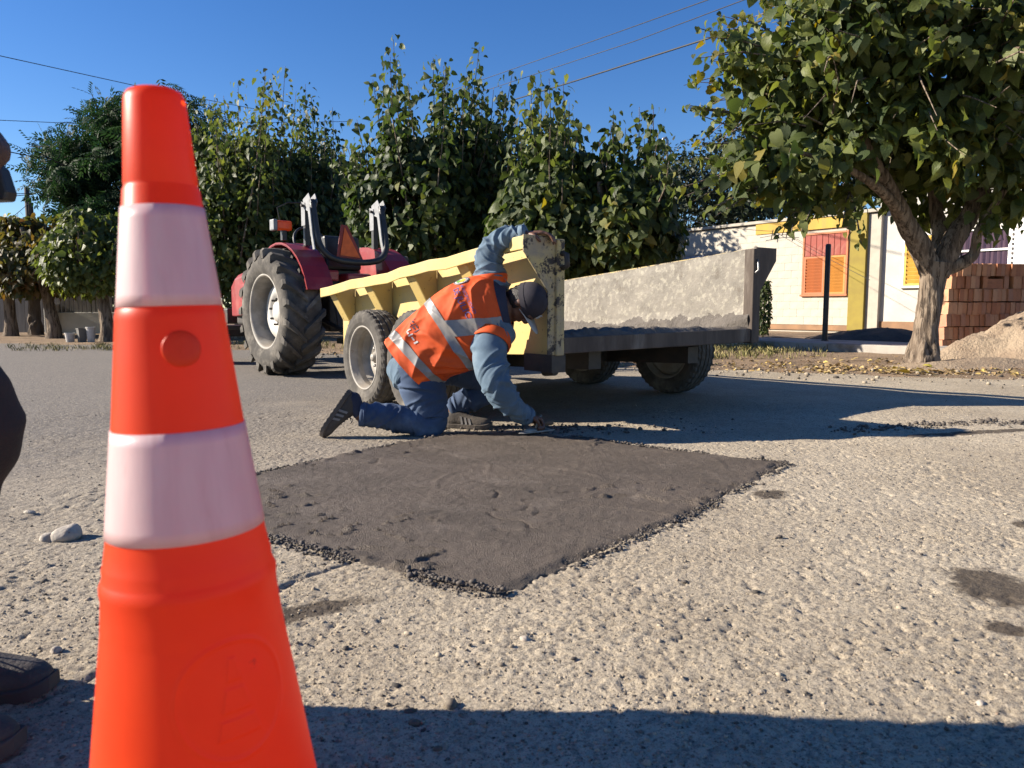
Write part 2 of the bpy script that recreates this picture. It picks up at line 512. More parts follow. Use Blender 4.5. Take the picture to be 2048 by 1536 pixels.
# the rest of the ground out to the horizon
def far_axis(a, b, lim0, lim1, st):
    o = list(np.linspace(a, b, int((b - a) / st) + 1)); s = st
    x = b
    while x < lim1: s *= 1.12; x += s; o.append(x)
    s = st; x = a
    while x > lim0: s *= 1.12; x -= s; o.insert(0, x)
    return np.array(o)
fx = far_axis(NX0, NX1, -400, 400, 0.11); fy = far_axis(NY0, NY1, -60, 900, 0.11)
X, Y, F = grid(fx, fy, lambda cx, cy: (cx > NX0) & (cx < NX1) & (cy > NY0) & (cy < NY1))
inside = (X >= NX0 - 1e-6) & (X <= NX1 + 1e-6) & (Y >= NY0 - 1e-6) & (Y <= NY1 + 1e-6)
Z = gz(X, Y) + np.where(inside, 0, 0.014 * vn2(X, Y, 3.1, 5) * (np.hypot(X, Y - 3) < 30))
me = np_mesh('ground', np.stack([X, Y, Z], 1), F); set_smooth(me)
tag(put('ground', me, ROAD), kind='structure')

# ------------------------------------------------ verge of trodden earth behind the road
DIRT = mat('verge_earth', (0.30, 0.215, 0.14), (0.22, 0.157, 0.103), rough=0.95, scale=2.2, bump=0.9, bscale=45, bdist=0.03, dirt=(0.16, 0.12, 0.085), dirt_scale=5, spec=0.2)
def verge_z(x, y):
    d = y - edge_y(x)
    l = VX * x + VY * y
    return gz(x, y) + 0.03 * smooth(-0.05, 0.5, d + 0.5 * vn2(x, y, 1.6, 21) + 0.12 * vn2(x, y, 6, 22)) - 0.008 + 0.05 * smooth(0.6, 4, d) + 0.03 * vn2(x, y, 1.1, 23) * smooth(0, 1, d) + 0.014 * vn2(x, y, 7, 24) * smooth(0, .5, d)
vx = np.concatenate([np.linspace(-60, -12, 60)[:-1], np.linspace(-12, 14, 330)[:-1], np.linspace(14, 60, 50)])
vd = np.concatenate([np.linspace(-0.6, 4.5, 80)[:-1], np.linspace(4.5, 60, 70)])
XX, DD = np.meshgrid(vx, vd)
YY = DD + edge_y(XX)
nx, ny = len(vx), len(vd)
i = np.arange(nx * ny).reshape(ny, nx)
F = np.stack([i[:-1, :-1], i[:-1, 1:], i[1:, 1:], i[1:, :-1]], -1).reshape(-1, 4)
me = np_mesh('verge', np.stack([XX.ravel(), YY.ravel(), verge_z(XX.ravel(), YY.ravel())], 1), F); set_smooth(me)
tag(put('verge', me, DIRT), kind='structure')
def vz(x, y): return float(verge_z(np.array([x]), np.array([y]))[0])

# sidewalk with its kerb in front of the houses
def street_pt(a, l, z): return Vector((UX * a + VX * l, UY * a + VY * l, z))
CONC = mat('sidewalk_concrete', (0.36, 0.33, 0.29), (0.27, 0.25, 0.22), rough=0.9, scale=3, bump=0.4, bscale=60, bdist=0.01, dirt=(0.17, 0.14, 0.11), dirt_scale=3)
SW_Z = 0.215
sw = empty('sidewalk', street_pt(9, 11, 0), STREET); tag(sw, kind='structure')
MB().box((0.1, 0, SW_Z / 2 - 0.2), (1.35, 26, SW_Z + 0.4)).build('slab', CONC, sw, bev=0.012)
m = MB()
for k in range(20): m.box((-0.66, -12.4 + k * 1.3, SW_Z / 2 - 0.19), (0.14, 1.28, SW_Z + 0.40))
kerb_me = None
for k in range(20):
    if kerb_me is None:
        kerb_me = MB().box((0, 0, 0), (0.15, 1.285, 0.46)).mesh('kerbstone'); kerb_me.materials.append(CONC)
    o = put('kerbstone', kerb_me, None, sw); o.location = (-0.66, -12.4 + k * 1.3, SW_Z - 0.218); bevel(o, 0.015)

# ------------------------------------------------ the patch of fresh concrete
WET = mat('wet_concrete', (0.116, 0.089, 0.066), (0.080, 0.061, 0.045), rough=0.72, scale=2.6, contrast=(0.3, 0.7), bump=1.0, bscale=210, bdist=0.012, dirt=(0.152, 0.122, 0.096), dirt_scale=5, dirt_at=(0.50, 0.75), chip=(0.052, 0.040, 0.031), chip_scale=9, chip_at=(.62,.74), spec=0.5, rvar=0.18)
xs, ys = np.arange(-1.36, 1.42, 0.009), np.arange(1.78, 4.55, 0.009)
X, Y = np.meshgrid(xs, ys); x, y = X.ravel(), Y.ravel()
sd = poly_sd(x, y, PATCH) + 0.035 * vn2(x, y, 9, 41) + 0.03 * vn2(x, y, 24, 42) + 0.016 * vn2(x, y, 60, 43)
top = 0.011 * smooth(0.0, 0.05, sd)
lip = smooth(0.0, 0.02, sd) * smooth(0.09, 0.02, sd)
top = top + lip * (0.013 * np.clip(vn2(x, y, 22, 44) + 0.15, 0, 1) + 0.012 * np.clip(vn2(x, y, 55, 45), 0, 1)) * (0.4 + 1.2 * smooth(-0.1, 0.3, vn2(x, y, 3.5, 46)))
# sweeps of the trowel: low arcs and torn ridges
for (cx, cy, rr, w, a, s) in ((0.05, 3.1, 0.36, 0.012, 0.0035, 51), (-0.35, 2.8, 0.55, 0.010, 0.004, 52), (0.55, 3.5, 0.42, 0.012, 0.003, 53), (-0.6, 3.4, 0.5, 0.010, 0.004, 54), (0.1, 2.2, 0.62, 0.010, 0.004, 55), (0.35, 3.05, 0.16, 0.010, 0.002, 56), (-0.1, 3.9, 0.5, 0.012, 0.004, 57)):
    d = np.hypot((x - cx), (y - cy) * 1.1) - rr + 0.05 * vn2(x, y, 6, s)
    ang = np.arctan2(y - cy, x - cx)
    top = top + a * np.exp(-(d / w) ** 2) * np.clip(0.4 + 2.5 * vn2(np.cos(ang) * rr * 3, np.sin(ang) * rr * 3, 1.4, s + 60), 0, 1.2)
tear = np.clip(np.abs(vn2(x + 0.15 * vn2(x, y, 4, 62), y * 2.2, 7, 61)), 0, 1)
top = top + 0.013 * smooth(0.030, 0.0, tear) * smooth(0.02, 0.2, vn2(x, y, 2.4, 63)) * (.4 + .9 * (vn2(x, y, 18, 60) + .5)) - 0.009 * smooth(0.04, 0.0, np.abs(vn2(x * 1.2, y * 2.6, 6, 64))) * smooth(0.1, 0.3, vn2(x, y, 2.8, 65))
top = top + 0.007 * vn2(x, y, 3, 66) + 0.003 * vn2(x, y, 30, 67) + 0.004 * vn2(x, y, 80, 68) + 0.012 * np.clip(vn2(x, y, 26, 69) - .22, 0, 1) * smooth(0, .3, vn2(x, y, 3, 70))
zz = np.where(sd > 0, top, -0.02)
ny, nx = X.shape
i = np.arange(nx * ny).reshape(ny, nx)
F = np.stack([i[:-1, :-1], i[:-1, 1:], i[1:, 1:], i[1:, :-1]], -1).reshape(-1, 4)
F = F[(sd[F] > 0).sum(1) >= 1]
us = np.unique(F); remap = np.full(nx * ny, -1); remap[us] = np.arange(len(us))
me = np_mesh('concrete', np.stack([x, y, zz], 1)[us], remap[F]); set_smooth(me)
patch = empty('concrete_patch', (0, 3, 0), 0, 'patch of fresh dark wet concrete trowelled into the pale road', 'concrete patch')
put('surface', me, WET, patch, world=True)

# ------------------------------------------------ loose stones, crumbs and pebbles
ICO = bmesh.new(); bmesh.ops.create_icosphere(ICO, subdivisions=1, radius=1)
IV = np.array([v.co[:] for v in ICO.verts]); IF = np.array([[v.index for v in f.verts] for f in ICO.faces]); ICO.free()

def scatter_stones(name, pts, sizes, material, squash=(0.45, 0.9), tint=None, parent=None, jitter=0.22, sink=0.25):
    n = len(pts)
    r = np.random.default_rng(abs(hash(name)) % 1000 if False else len(name) * 13)
    a = r.uniform(0, 2 * np.pi, n); sx = r.uniform(0.75, 1.35, n); sz = r.uniform(*squash, n)
    V = IV[None] * (1 + r.uniform(-jitter, jitter, (n, len(IV), 1)))
    V = V * np.stack([sx, np.ones(n), sz], 1)[:, None]
    ca, sa = np.cos(a)[:, None], np.sin(a)[:, None]
    V = np.stack([V[..., 0] * ca - V[..., 1] * sa, V[..., 0] * sa + V[..., 1] * ca, V[..., 2]], -1) * sizes[:, None, None]
    V[..., 2] += (sizes * sz * (1 - 2 * sink))[:, None]
    V = V + pts[:, None]
    F = (IF[None] + (np.arange(n) * len(IV))[:, None, None]).reshape(-1, 3)
    me = np_mesh(name, V.reshape(-1, 3), F, np.repeat(r.uniform(0, 1, n) if tint is None else tint, len(IV)))
    set_smooth(me)
    return put(name, me, material, parent)

def tint_mat(name, stops, rough=0.9, bump=0.5):
    m = bpy.data.materials.new(name); m.use_nodes = True
    N, L = m.node_tree.nodes, m.node_tree.links
    b = N['Principled BSDF']; b.inputs['Roughness'].default_value = rough; b.inputs['Specular IOR Level'].default_value = 0.3
    a = N.new('ShaderNodeAttribute'); a.attribute_name = 'tint'
    c = N.new('ShaderNodeValToRGB'); L.new(a.outputs['Fac'], c.inputs[0])
    e = c.color_ramp.elements
    while len(e) < len(stops): e.new(0.5)
    for i, (p, col) in enumerate(stops): e[i].position = p; e[i].color = (*col, 1)
    tc = N.new('ShaderNodeTexCoord'); n = N.new('ShaderNodeTexNoise'); n.inputs['Scale'].default_value = 70; n.inputs['Detail'].default_value = 5; L.new(tc.outputs['Object'], n.inputs['Vector'])
    hv = N.new('ShaderNodeHueSaturation'); mr = N.new('ShaderNodeMapRange'); mr.inputs['To Min'].default_value = 0.6; mr.inputs['To Max'].default_value = 1.4
    L.new(n.outputs['Fac'], mr.inputs['Value']); L.new(mr.outputs[0], hv.inputs['Value']); L.new(c.outputs[0], hv.inputs['Color']); L.new(hv.outputs[0], b.inputs['Base Color'])
    bp = N.new('ShaderNodeBump'); bp.inputs['Strength'].default_value = bump; bp.inputs['Distance'].default_value = 0.005; L.new(n.outputs['Fac'], bp.inputs['Height']); L.new(bp.outputs[0], b.inputs['Normal'])
    return m
PEB = tint_mat('aggregate', [(0.0, (0.05, 0.045, 0.04)), (0.3, (0.18, 0.15, 0.115)), (0.6, (0.30, 0.25, 0.185)), (0.9, (0.37, 0.315, 0.235)), (1.0, (0.22, 0.16, 0.115))])
n = 34000
yy = np.exp(rng.uniform(np.log(0.9), np.log(6.2), n)); xx = rng.uniform(-0.8, 0.8, n) * yy
keep = (poly_sd(xx, yy, PATCH) < -0.01) & (np.hypot((xx - 1.25) / .17, (yy - 1.92) / .24) > 1) & (np.hypot(xx - 1.11, yy - 1.67) > .07) & (rng.uniform(0, 1, n) < 0.35 + 0.65 * smooth(-0.25, 0.2, vn2(xx, yy, 2.5, 71)))
xx, yy = xx[keep], yy[keep]
sz = rng.gamma(2.0, 0.00065, len(xx)) + 0.0010
big = rng.uniform(0, 1, len(xx)) > 0.988; sz[big] *= 2.6
zz = gz(xx, yy) + micro(xx, yy)
peb = scatter_stones('pebbles', np.stack([xx, yy, zz], 1), sz, PEB, sink=0.46)
tag(peb, 'fine pebbles and exposed stones scattered over the worn road', 'pebbles', kind='stuff')
# crumbs of wet concrete along the rim of the patch
n = 7000
t = rng.uniform(0, len(PATCH), n); i0 = t.astype(int) % len(PATCH); f = (t - t.astype(int))[:, None]
q = PATCH[i0] * (1 - f) + PATCH[(i0 + 1) % len(PATCH)] * f + rng.normal(0, 0.015, (n, 2))
ok = vn2(q[:, 0], q[:, 1], 6, 81) > -0.12
q = q[ok]; sz = rng.gamma(1.6, 0.0013, len(q)) + 0.0013
sdq = poly_sd(q[:, 0], q[:, 1], PATCH)
zz = np.where(sdq > 0.0, 0.012, gz(q[:, 0], q[:, 1]) + micro(q[:, 0], q[:, 1]))
CRUMB = mat('wet_crumbs', (0.055, 0.045, 0.038), (0.10, 0.083, 0.068), rough=0.8, scale=30, bump=0.6, bscale=120, bdist=0.004)
cr_o = scatter_stones('rim_crumbs', np.stack([q[:, 0], q[:, 1], zz], 1), sz, CRUMB, parent=None, sink=0.2)
cr_o.parent = patch; cr_o.location = (0, -3, 0); cr_o['kind'] = 'stuff'
# spilled crumbs between the trailer and the road behind, at the far right
n = 900
a = rng.uniform(0, 1, n)
q = np.stack([1.9 + 2.1 * a + rng.normal(0, .05, n), 4.42 + 0.1 * a + rng.normal(0, 0.06, n)], 1)
q2 = np.stack([rng.normal(0.25, 0.45, n // 2), rng.normal(4.62, 0.12, n // 2)], 1)
q = np.concatenate([q, q2]); sz = rng.gamma(1.5, 0.0026, len(q)) + 0.0018
sp = scatter_stones('spilled_crumbs', np.stack([q[:, 0], q[:, 1], gz(q[:, 0], q[:, 1])], 1), sz, CRUMB, sink=0.15)
n = 170
yb = np.exp(rng.uniform(np.log(1.35), np.log(4.2), n)); xb = rng.uniform(-0.55, 0.66, n) * yb
kb = poly_sd(xb, yb, PATCH) < -0.05; xb, yb = xb[kb], yb[kb]
bits = scatter_stones('dark_bits', np.stack([xb, yb, gz(xb, yb) + micro(xb, yb)], 1), rng.gamma(1.8, 0.0012, len(xb)) + 0.0015, CRUMB, squash=(.25, .6), sink=0.1)
tag(bits, 'small dark bits of mortar and leaf scattered over the open road', 'debris', kind='stuff')
tag(sp, 'dark crumbs of spilled concrete scattered beside the patch and trailer', 'crumbs', kind='stuff')

def stone(name, p, r, sq, material, label, cat, seed, group=None):
    bm = bmesh.new(); bmesh.ops.create_icosphere(bm, subdivisions=3, radius=1)
    V = np.array([v.co[:] for v in bm.verts])
    d = 1 + 0.55 * vn3(V + seed, 1.3, seed) + 0.2 * vn3(V + seed, 3.5, seed + 1) + 0.07 * vn3(V, 9, seed)
    for v, k in zip(bm.verts, d): v.co = Vector(v.co) * float(k); v.co.x *= r[0]; v.co.y *= r[1]; v.co.z = max(v.co.z, -0.6) * r[2]
    me = bpy.data.meshes.new(name); bm.to_mesh(me); bm.free(); set_smooth(me)
    o = put(name, me, material); o.location = (p.x, p.y, p.z + r[2] * sq); o.rotation_euler = (0, 0, seed * 1.3)
    return tag(o, label, cat, group)
STONE = mat('pale_stone', (0.40, 0.355, 0.295), (0.30, 0.26, 0.22), rough=0.9, scale=18, bump=0.7, bscale=70, bdist=0.006, chip=(0.15, 0.13, 0.11), chip_scale=22)
g = gp(133, 1080); stone('stone', g, (0.043, 0.036, 0.034), 0.45, STONE, 'pale rounded stone on the road left of the traffic cone, larger of two', 'stone', 3)
g = gp(96, 1083); stone('stone', g, (0.026, 0.022, 0.020), 0.45, STONE, 'small angular stone touching the larger one left of the cone', 'stone', 5)
g = gp(113, 1308); stone('stone', g, (0.012, 0.012, 0.011), 0.45, STONE, 'small stone just in front of the standing person\'s shoe toe', 'stone', 9)
g = gp(60, 1028); stone('stone', g, (0.020, 0.015, 0.011), 0.35, STONE, 'flat pebble behind the two stones left of the cone', 'stone', 12)
g = gp(1835, 883); stone('clod', g, (0.062, 0.036, 0.026), 0.4, CRUMB, 'dark clod of concrete lying alone at the shadow edge', 'clod', 7)
g = gp(1050, 1283); stone('stone', g, (0.013, 0.010, 0.008), 0.4, STONE, 'small grey stone on the bare road below the patch corner', 'stone', 14)
g = gp(1960, 1412); stone('stone', g, (0.010, 0.008, 0.007), 0.4, STONE, 'tiny stone beside the big foreground shadow at lower right', 'stone', 15)
for k, (px, py) in enumerate(((1915, 872), (1950, 874), (1985, 876), (2025, 880))):
    g = gp(px, py); stone('clod', g, (0.045, 0.028, 0.022), 0.4, CRUMB, ('leftmost', 'second from left', 'third from left', 'rightmost')[k] + ' of the four dark clods in a row by the right edge', 'clod', 20 + k, 'concrete clods in a row')
# ---------------------------------------------------------------- traffic cone
CONE_OR = mat('cone_plastic', (0.78, 0.072, 0.008), (0.70, 0.055, 0.007), rough=0.42, scale=5, bump=0.06, bscale=18, bdist=0.004, chip=(0.12, 0.03, 0.02), chip_at=(0.67, 0.69), chip_scale=14, dirt=(0.70, 0.06, 0.02), dirt_scale=7, dirt_at=(.5,.8), spec=0.4, trans=0.38, trans_c=(0.98, 0.095, 0.006))
CONE_WH = mat('cone_reflective_sheet', (0.82, 0.68, 0.67), (0.74, 0.60, 0.60), rough=0.36, scale=9, bump=0.12, bscale=220, bdist=0.001, dirt=(0.62, 0.47, 0.46), dirt_scale=12, dirt_at=(0.55, 0.8), spec=0.6, trans=0.35, trans_c=(0.9, 0.45, 0.42), stretch=(6, 6, 0.7))
RUBBER_BLACK = mat('black_rubber', (0.018, 0.018, 0.018), (0.03, 0.028, 0.026), rough=0.75, bump=0.3, bscale=60)
S = 1 / 2270
CONE_D = 0.68
top = at(308, 184, CONE_D)
ct = top.z
cbot = Vector((top.x + 0.030, top.y + 0.0, 0.0))
cone = empty('traffic_cone', cbot, 0, 'tall orange traffic cone with two pale reflective bands in the foreground', 'traffic cone')
ax = (top - cbot); cone.rotation_euler = Vector((0, 0, 1)).rotation_difference(ax.normalized()).to_euler()
H = ax.length
prof_px = [(180, 30), (181, 45), (186, 56), (196, 62), (205, 64), (358, 76), (362, 75), (368, 76.5), (372, 79), (612, 105), (618, 108), (632, 112), (640, 112), (880, 136), (1092, 160), (1120, 164), (1150, 169), (1160, 172), (1178, 172), (1186, 175), (1200, 180), (1212, 180), (1225, 178), (1300, 184), (1536, 214), (1990, 268), (2080, 282)]
def rpx(y): return float(np.interp(y, [p[0] for p in prof_px], [p[1] for p in prof_px])) * .91 * CONE_D / F_PX
def zpx(y): return at(308 + (y - 180) * .064, y, CONE_D - .9 * rpx(y) * smooth(180, 300, y)).z
def spx(y): return (CONE_D * CP + (CAM_H - zpx(y)) * SP) / F_PX * .91
prof = [(r * spx(y), H - (top.z - zpx(y))) for y, r in prof_px]
prof = [p for p in prof if p[1] > 0.035] + [(0.283 / 2 + 0.0, 0.034)]
def cone_r(z):
    zs = [p[1] for p in prof][::-1]; rs = [p[0] for p in prof][::-1]
    return float(np.interp(z, zs, rs))
inner = [(max(r - 0.0035, 0.004), h - 0.002) for r, h in prof[::-1]]
# fine rows where the maker's emblem is pressed into the plastic
phi0, ze = 0.42, H - (top.z - zpx(1418))
rz_ = sorted(set([p[1] for p in prof] + list(np.arange(ze - .066, ze + .066, .0012))), reverse=True)
prof_f = [(float(np.interp(z, [p[1] for p in prof][::-1], [p[0] for p in prof][::-1])), z) if abs(z - ze) < .07 else None for z in rz_]
prof_f = [p for p in prof if p[1] > ze + .07] + [p for p in prof_f if p] + [p for p in prof if p[1] < ze - .07]
EMB = [[(-8, 80), (8, 80), (15, 36), (-15, 36)], [(-18, 24), (18, 24), (30, -20), (-30, -20)], [(-33, -34), (33, -34), (43, -70), (-43, -70)]]
def press(i, j, r, h):
    if abs(h - ze) > .062: return 0.0
    dphi = (2 * math.pi * j / 480 + math.pi / 2 - (phi0 + .34) + math.pi) % (2 * math.pi) - math.pi
    x, y = dphi * r / S, (h - ze) / S
    d = math.hypot(x, y)
    if d > 125: return 0.0
    v = 0.0009 * max(0.0, 1 - abs(d - 110) / 8)
    for (ax_, ay_), (bx_, by_), (cx_, cy_), _ in EMB:
        if cy_ < y < ay_ and abs(x) < bx_ + (cx_ - bx_) * (ay_ - y) / (ay_ - cy_): v = 0.0008
    return v
MB().lathe(prof_f, 480, mod=press).lathe([(prof[0][0], prof[0][1]), (.004, prof[0][1] + .0004)], 72).build('body', CONE_OR, cone, smooth_on=True)
def cband(y0, y1):
    z0, z1 = H - (top.z - zpx(y0)), H - (top.z - zpx(y1))
    zs = np.linspace(z0, z1, 9)
    rows = [(cone_r(z) + 0.0011, z) for z in zs]
    rows = [(rows[0][0] - 0.0013, rows[0][1])] + rows + [(rows[-1][0] - 0.0013, rows[-1][1])]
    MB().lathe(rows, 72).build('reflective_band', CONE_WH, cone, smooth_on=True)
cband(408, 613); cband(868, 1092)
def on_cone(phi, z, off):
    r = cone_r(z) + off
    return Vector((math.sin(phi) * r, -math.cos(phi) * r, z))
def cone_patch(z, phi, rad, off0, off1, ring=None):
    m = MB(); n = 36
    def ringpts(rr, off): return [on_cone(phi + rr * math.cos(2 * math.pi * j / n) / cone_r(z), z + rr * math.sin(2 * math.pi * j / n), off) for j in range(n)]
    rows = [ringpts(rad, off0), ringpts(rad, off1), ringpts(rad * 0.93, off1 + 0.0006)]
    rows += [ringpts(rad * ring, off1 + 0.0006), ringpts(rad * (ring - 0.05), off0)] if ring else [ringpts(rad * 0.5, off1 + 0.0008), ringpts(rad * 0.03, off1 + 0.0008)]
    m.loft(rows, True, False)
    return m
cone_patch(H - (top.z - zpx(700)), phi0 + 0.12, 34 * S, -0.001, 0.0022).build('raised_button', CONE_OR, cone, smooth_on=True)
b = MB().box((0, 0, 0.018), (0.36, 0.36, 0.032)).build('base', CONE_OR, cone, bev=0.008)

# ---------------------------------------------------------------- wheels
TYRE_DUST = mat('dusty_tyre', (0.115, 0.105, 0.092), (0.065, 0.060, 0.054), rough=0.92, scale=7, bump=0.35, bscale=50, bdist=0.006, dirt=(0.20, 0.18, 0.152), dirt_scale=5, dirt_at=(0.48, 0.75), spec=0.2)
TYRE_DARK = mat('tyre_tread', (0.045, 0.042, 0.038), (0.075, 0.068, 0.06), rough=0.9, scale=9, bump=0.4, bscale=50, bdist=0.006, spec=0.25)
RIM = mat('dusty_rim', (0.34, 0.315, 0.275), (0.23, 0.21, 0.18), rough=0.6, scale=8, bump=0.15, bscale=40, chip=(0.16, 0.10, 0.06), chip_scale=12, chip_at=(0.66, 0.72), dirt=(0.27, 0.23, 0.18), dirt_scale=5)
STEEL_DK = mat('dark_steel', (0.03, 0.028, 0.027), (0.055, 0.045, 0.038), rough=0.6, metal=0.2, scale=8, bump=0.2, bscale=60, dirt=(0.10, 0.075, 0.055), dirt_scale=6)
STEEL = mat('bare_steel', (0.42, 0.41, 0.39), (0.30, 0.29, 0.28), rough=0.4, metal=0.7, scale=10, bump=0.1)

def wheel(parent, c, rad, width, rim_r, side, dish, name='wheel', n=80):
    """road wheel, axle along x; side=-1: outer face to -x. Parts: tyre, rim, hub, nuts"""
    w = empty(name, c); w.parent = parent
    hw = width / 2
    s = side
    P = [(rim_r * 0.99, -hw * 0.72), (rim_r * 1.02, -hw * 0.86), (rim_r + (rad - rim_r) * 0.25, -hw * 0.99), (rim_r + (rad - rim_r) * 0.5, -hw * 1.04), (rim_r + (rad - rim_r) * 0.72, -hw * 1.0), (rad * 0.955, -hw * 0.92), (rad * 0.982, -hw * 0.84), (rad * 0.99, -hw * 0.7), (rad * 0.972, -hw * 0.66), (rad * 0.972, -hw * 0.60), (rad * 0.997, -hw * 0.56), (rad * 0.998, -hw * 0.26), (rad * 0.972, -hw * 0.22), (rad * 0.972, -hw * 0.16), (rad, -hw * 0.12)]
    P = P + [(r, -h) for r, h in P[::-1]]
    def notch(i, j, r, h):
        if r > rad * 0.94 and abs(h) > hw * 0.5: return -rad * (0.030 if j % 2 else 0.0) * (1 if abs(h) > hw * 0.6 else 0.6)
        if r > rad * 0.98: return -rad * (0.012 if (j + (i % 3)) % 3 == 0 else 0)
        return 0.002 * math.sin(j * 1.7) * (r > rad * 0.9)
    t = MB().lathe(P, n, 'X', mod=notch)
    t.build('tyre', TYRE_DUST, w, smooth_on=False)
    # rim: flange, barrel and dished disc
    Q = [(rim_r * 1.035, s * hw * 0.84), (rim_r * 1.03, s * hw * 0.90), (rim_r * 0.995, s * hw * 0.92), (rim_r * 0.965, s * hw * 0.82), (rim_r * 0.945, s * hw * 0.60), (rim_r * 0.90, s * hw * 0.45), (rim_r * 0.88, s * hw * (0.5 - dish)), (rim_r * 0.80, s * hw * (0.42 - dish)), (rim_r * 0.62, s * hw * (0.62 - dish)), (rim_r * 0.42, s * hw * (0.66 - dish)), (rim_r * 0.40, s * hw * (0.60 - dish)), (0.01, s * hw * (0.60 - dish))]
    r = MB().lathe(Q, 48, 'X').build('rim', RIM, w, smooth_on=True)
    r2 = MB().lathe([(rim_r * 1.03, -s * hw * 0.86), (rim_r * 0.97, -s * hw * 0.86), (rim_r * 0.9, -s * hw * 0.4), (rim_r * 0.88, s * hw * 0.4)], 48, 'X').build('rim_barrel', RIM, w, smooth_on=True)
    x0 = s * hw * (0.60 - dish)
    h = MB().lathe([(rim_r * 0.20, x0), (rim_r * 0.19, x0 + s * 0.03), (rim_r * 0.13, x0 + s * 0.04), (rim_r * 0.12, x0 + s * 0.055), (0.003, x0 + s * 0.058)], 20, 'X')
    h.build('hub', RIM, w, smooth_on=True)
    for k in range(6):
        a = k * math.pi / 3
        nut = MB().lathe([(0.013, x0), (0.013, x0 + s * 0.022), (0.006, x0 + s * 0.026), (0.001, x0 + s * 0.026)], 6, 'X', c=(0, math.cos(a) * rim_r * 0.32, math.sin(a) * rim_r * 0.32))
        nut.build('wheel_nut', STEEL, w)
    return w

# ---------------------------------------------------------------- tipping trailer
YEL = mat('yellow_paint', (0.53, 0.385, 0.115), (0.47, 0.35, 0.125), rough=0.55, scale=3, bump=0.12, bscale=30, bdist=0.006, chip=(0.10, 0.055, 0.03), chip_at=(0.62, 0.67), chip_scale=26, dirt=(0.40, 0.315, 0.155), dirt_scale=4, dirt_at=(0.45, 0.75), rvar=0.15)
YEL_RUST = mat('splashed_yellow', (0.52, 0.40, 0.16), (0.33, 0.27, 0.18), rough=0.8, scale=7, bump=0.4, bscale=50, bdist=0.006, chip=(0.055, 0.045, 0.038), chip_at=(0.50, 0.56), chip_scale=16, dirt=(0.24, 0.21, 0.17), dirt_scale=9, dirt_at=(0.5, 0.7))
CRUST = mat('concrete_crust', (0.235, 0.212, 0.175), (0.185, 0.168, 0.14), rough=0.92, scale=5, contrast=(0.3, 0.7), bump=0.6, bscale=70, bdist=0.008, dirt=(0.30, 0.275, 0.22), dirt_scale=22, dirt_at=(0.5, 0.62), chip=(0.13, 0.11, 0.088), chip_scale=5, chip_at=(0.55, 0.72), stretch=(1, 1, 1))
RESIDUE = mat('fresh_residue', (0.075, 0.063, 0.052), (0.125, 0.108, 0.09), rough=0.75, scale=6, bump=0.8, bscale=60, bdist=0.015)
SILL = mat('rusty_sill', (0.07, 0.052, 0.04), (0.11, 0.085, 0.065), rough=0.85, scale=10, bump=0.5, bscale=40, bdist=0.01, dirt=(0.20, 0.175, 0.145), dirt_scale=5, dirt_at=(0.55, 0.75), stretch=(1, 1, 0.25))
TR0 = Vector((0.2346, 4.349, 0))
tr = empty('tipping_trailer', TR0, STREET, 'open yellow tipping trailer crusted with concrete, coupled behind the red tractor', 'trailer')
TW, TL = 1.80, 2.80
def zb(y, x=0): return 0.466 - 0.042 * y + 0.014 * x            # underside of the body
def zt(y, x=0): return 1.118 - 0.078 * y - 0.006 * math.sin(min(max(y / TL, 0), 1) * math.pi) + 0.014 * x
def zf(y, x=0): return zb(y, x) + 0.09
# near side
m = MB()
m.hexa([(0, 0.0, zb(0)), (0, 0.0, zt(0) - 0.03), (0, TL, zb(TL)), (0, TL, zt(TL) - 0.03), (0.014, 0.0, zb(0)), (0.014, 0.0, zt(0) - 0.03), (0.014, TL, zb(TL)), (0.014, TL, zt(TL) - 0.03)])
m.build('side_panel', YEL, tr)
# folded top rail, bent a little from use
rows = []
for k in range(15):
    y = -0.006 + (TL + 0.06) * k / 14
    dz = 0.006 * math.sin(k * 1.3) + 0.004 * math.sin(k * 2.9); dx = 0.006 * math.sin(k * 0.9)
    t = zt(y) + dz
    rows.append([(-0.215 + dx, y, t - 0.075), (-0.215 + dx, y, t), (-0.125 + dx, y, t), (-0.125 + dx, y, t - 0.012), (-0.203 + dx, y, t - 0.012), (-0.203 + dx, y, t - 0.075)])
bevel(put('top_rail', MB().loft(rows).mesh('top_rail'), YEL, tr), 0.005)
# gussets under the rail with their uprights
for y in (0.62, 1.28, 1.95, 2.62):
    g = MB()
    t = zt(y) - 0.024
    g.prism([(-0.004, y, t), (-0.188, y, t), (-0.188, y, t - 0.03), (-0.06, y, t - 0.26), (-0.06, y, zb(y) + 0.012), (-0.004, y, zb(y) + 0.012)], (0, 0.006, 0))
    g.prism([(-0.004, y + 0.12, t), (-0.188, y + 0.12, t), (-0.188, y + 0.12, t - 0.03), (-0.06, y + 0.12, t - 0.26), (-0.06, y + 0.12, zb(y) + 0.012), (-0.004, y + 0.12, zb(y) + 0.012)], (0, 0.006, 0))
    g.hexa([(-0.19, y + .006, t - 0.03), (-0.187, y + .006, t - 0.029), (-0.19, y + 0.12, t - 0.03), (-0.187, y + 0.12, t - 0.029), (-0.062, y + .006, t - 0.262), (-0.059, y + .006, t - 0.26), (-0.062, y + 0.12, t - 0.262), (-0.059, y + 0.12, t - 0.26)])
    g.box((-0.061, y + 0.063, (t - 0.26 + zb(y)) / 2), (0.004, 0.114, t - 0.27 - zb(y)))
    g.build('gusset', YEL, tr)
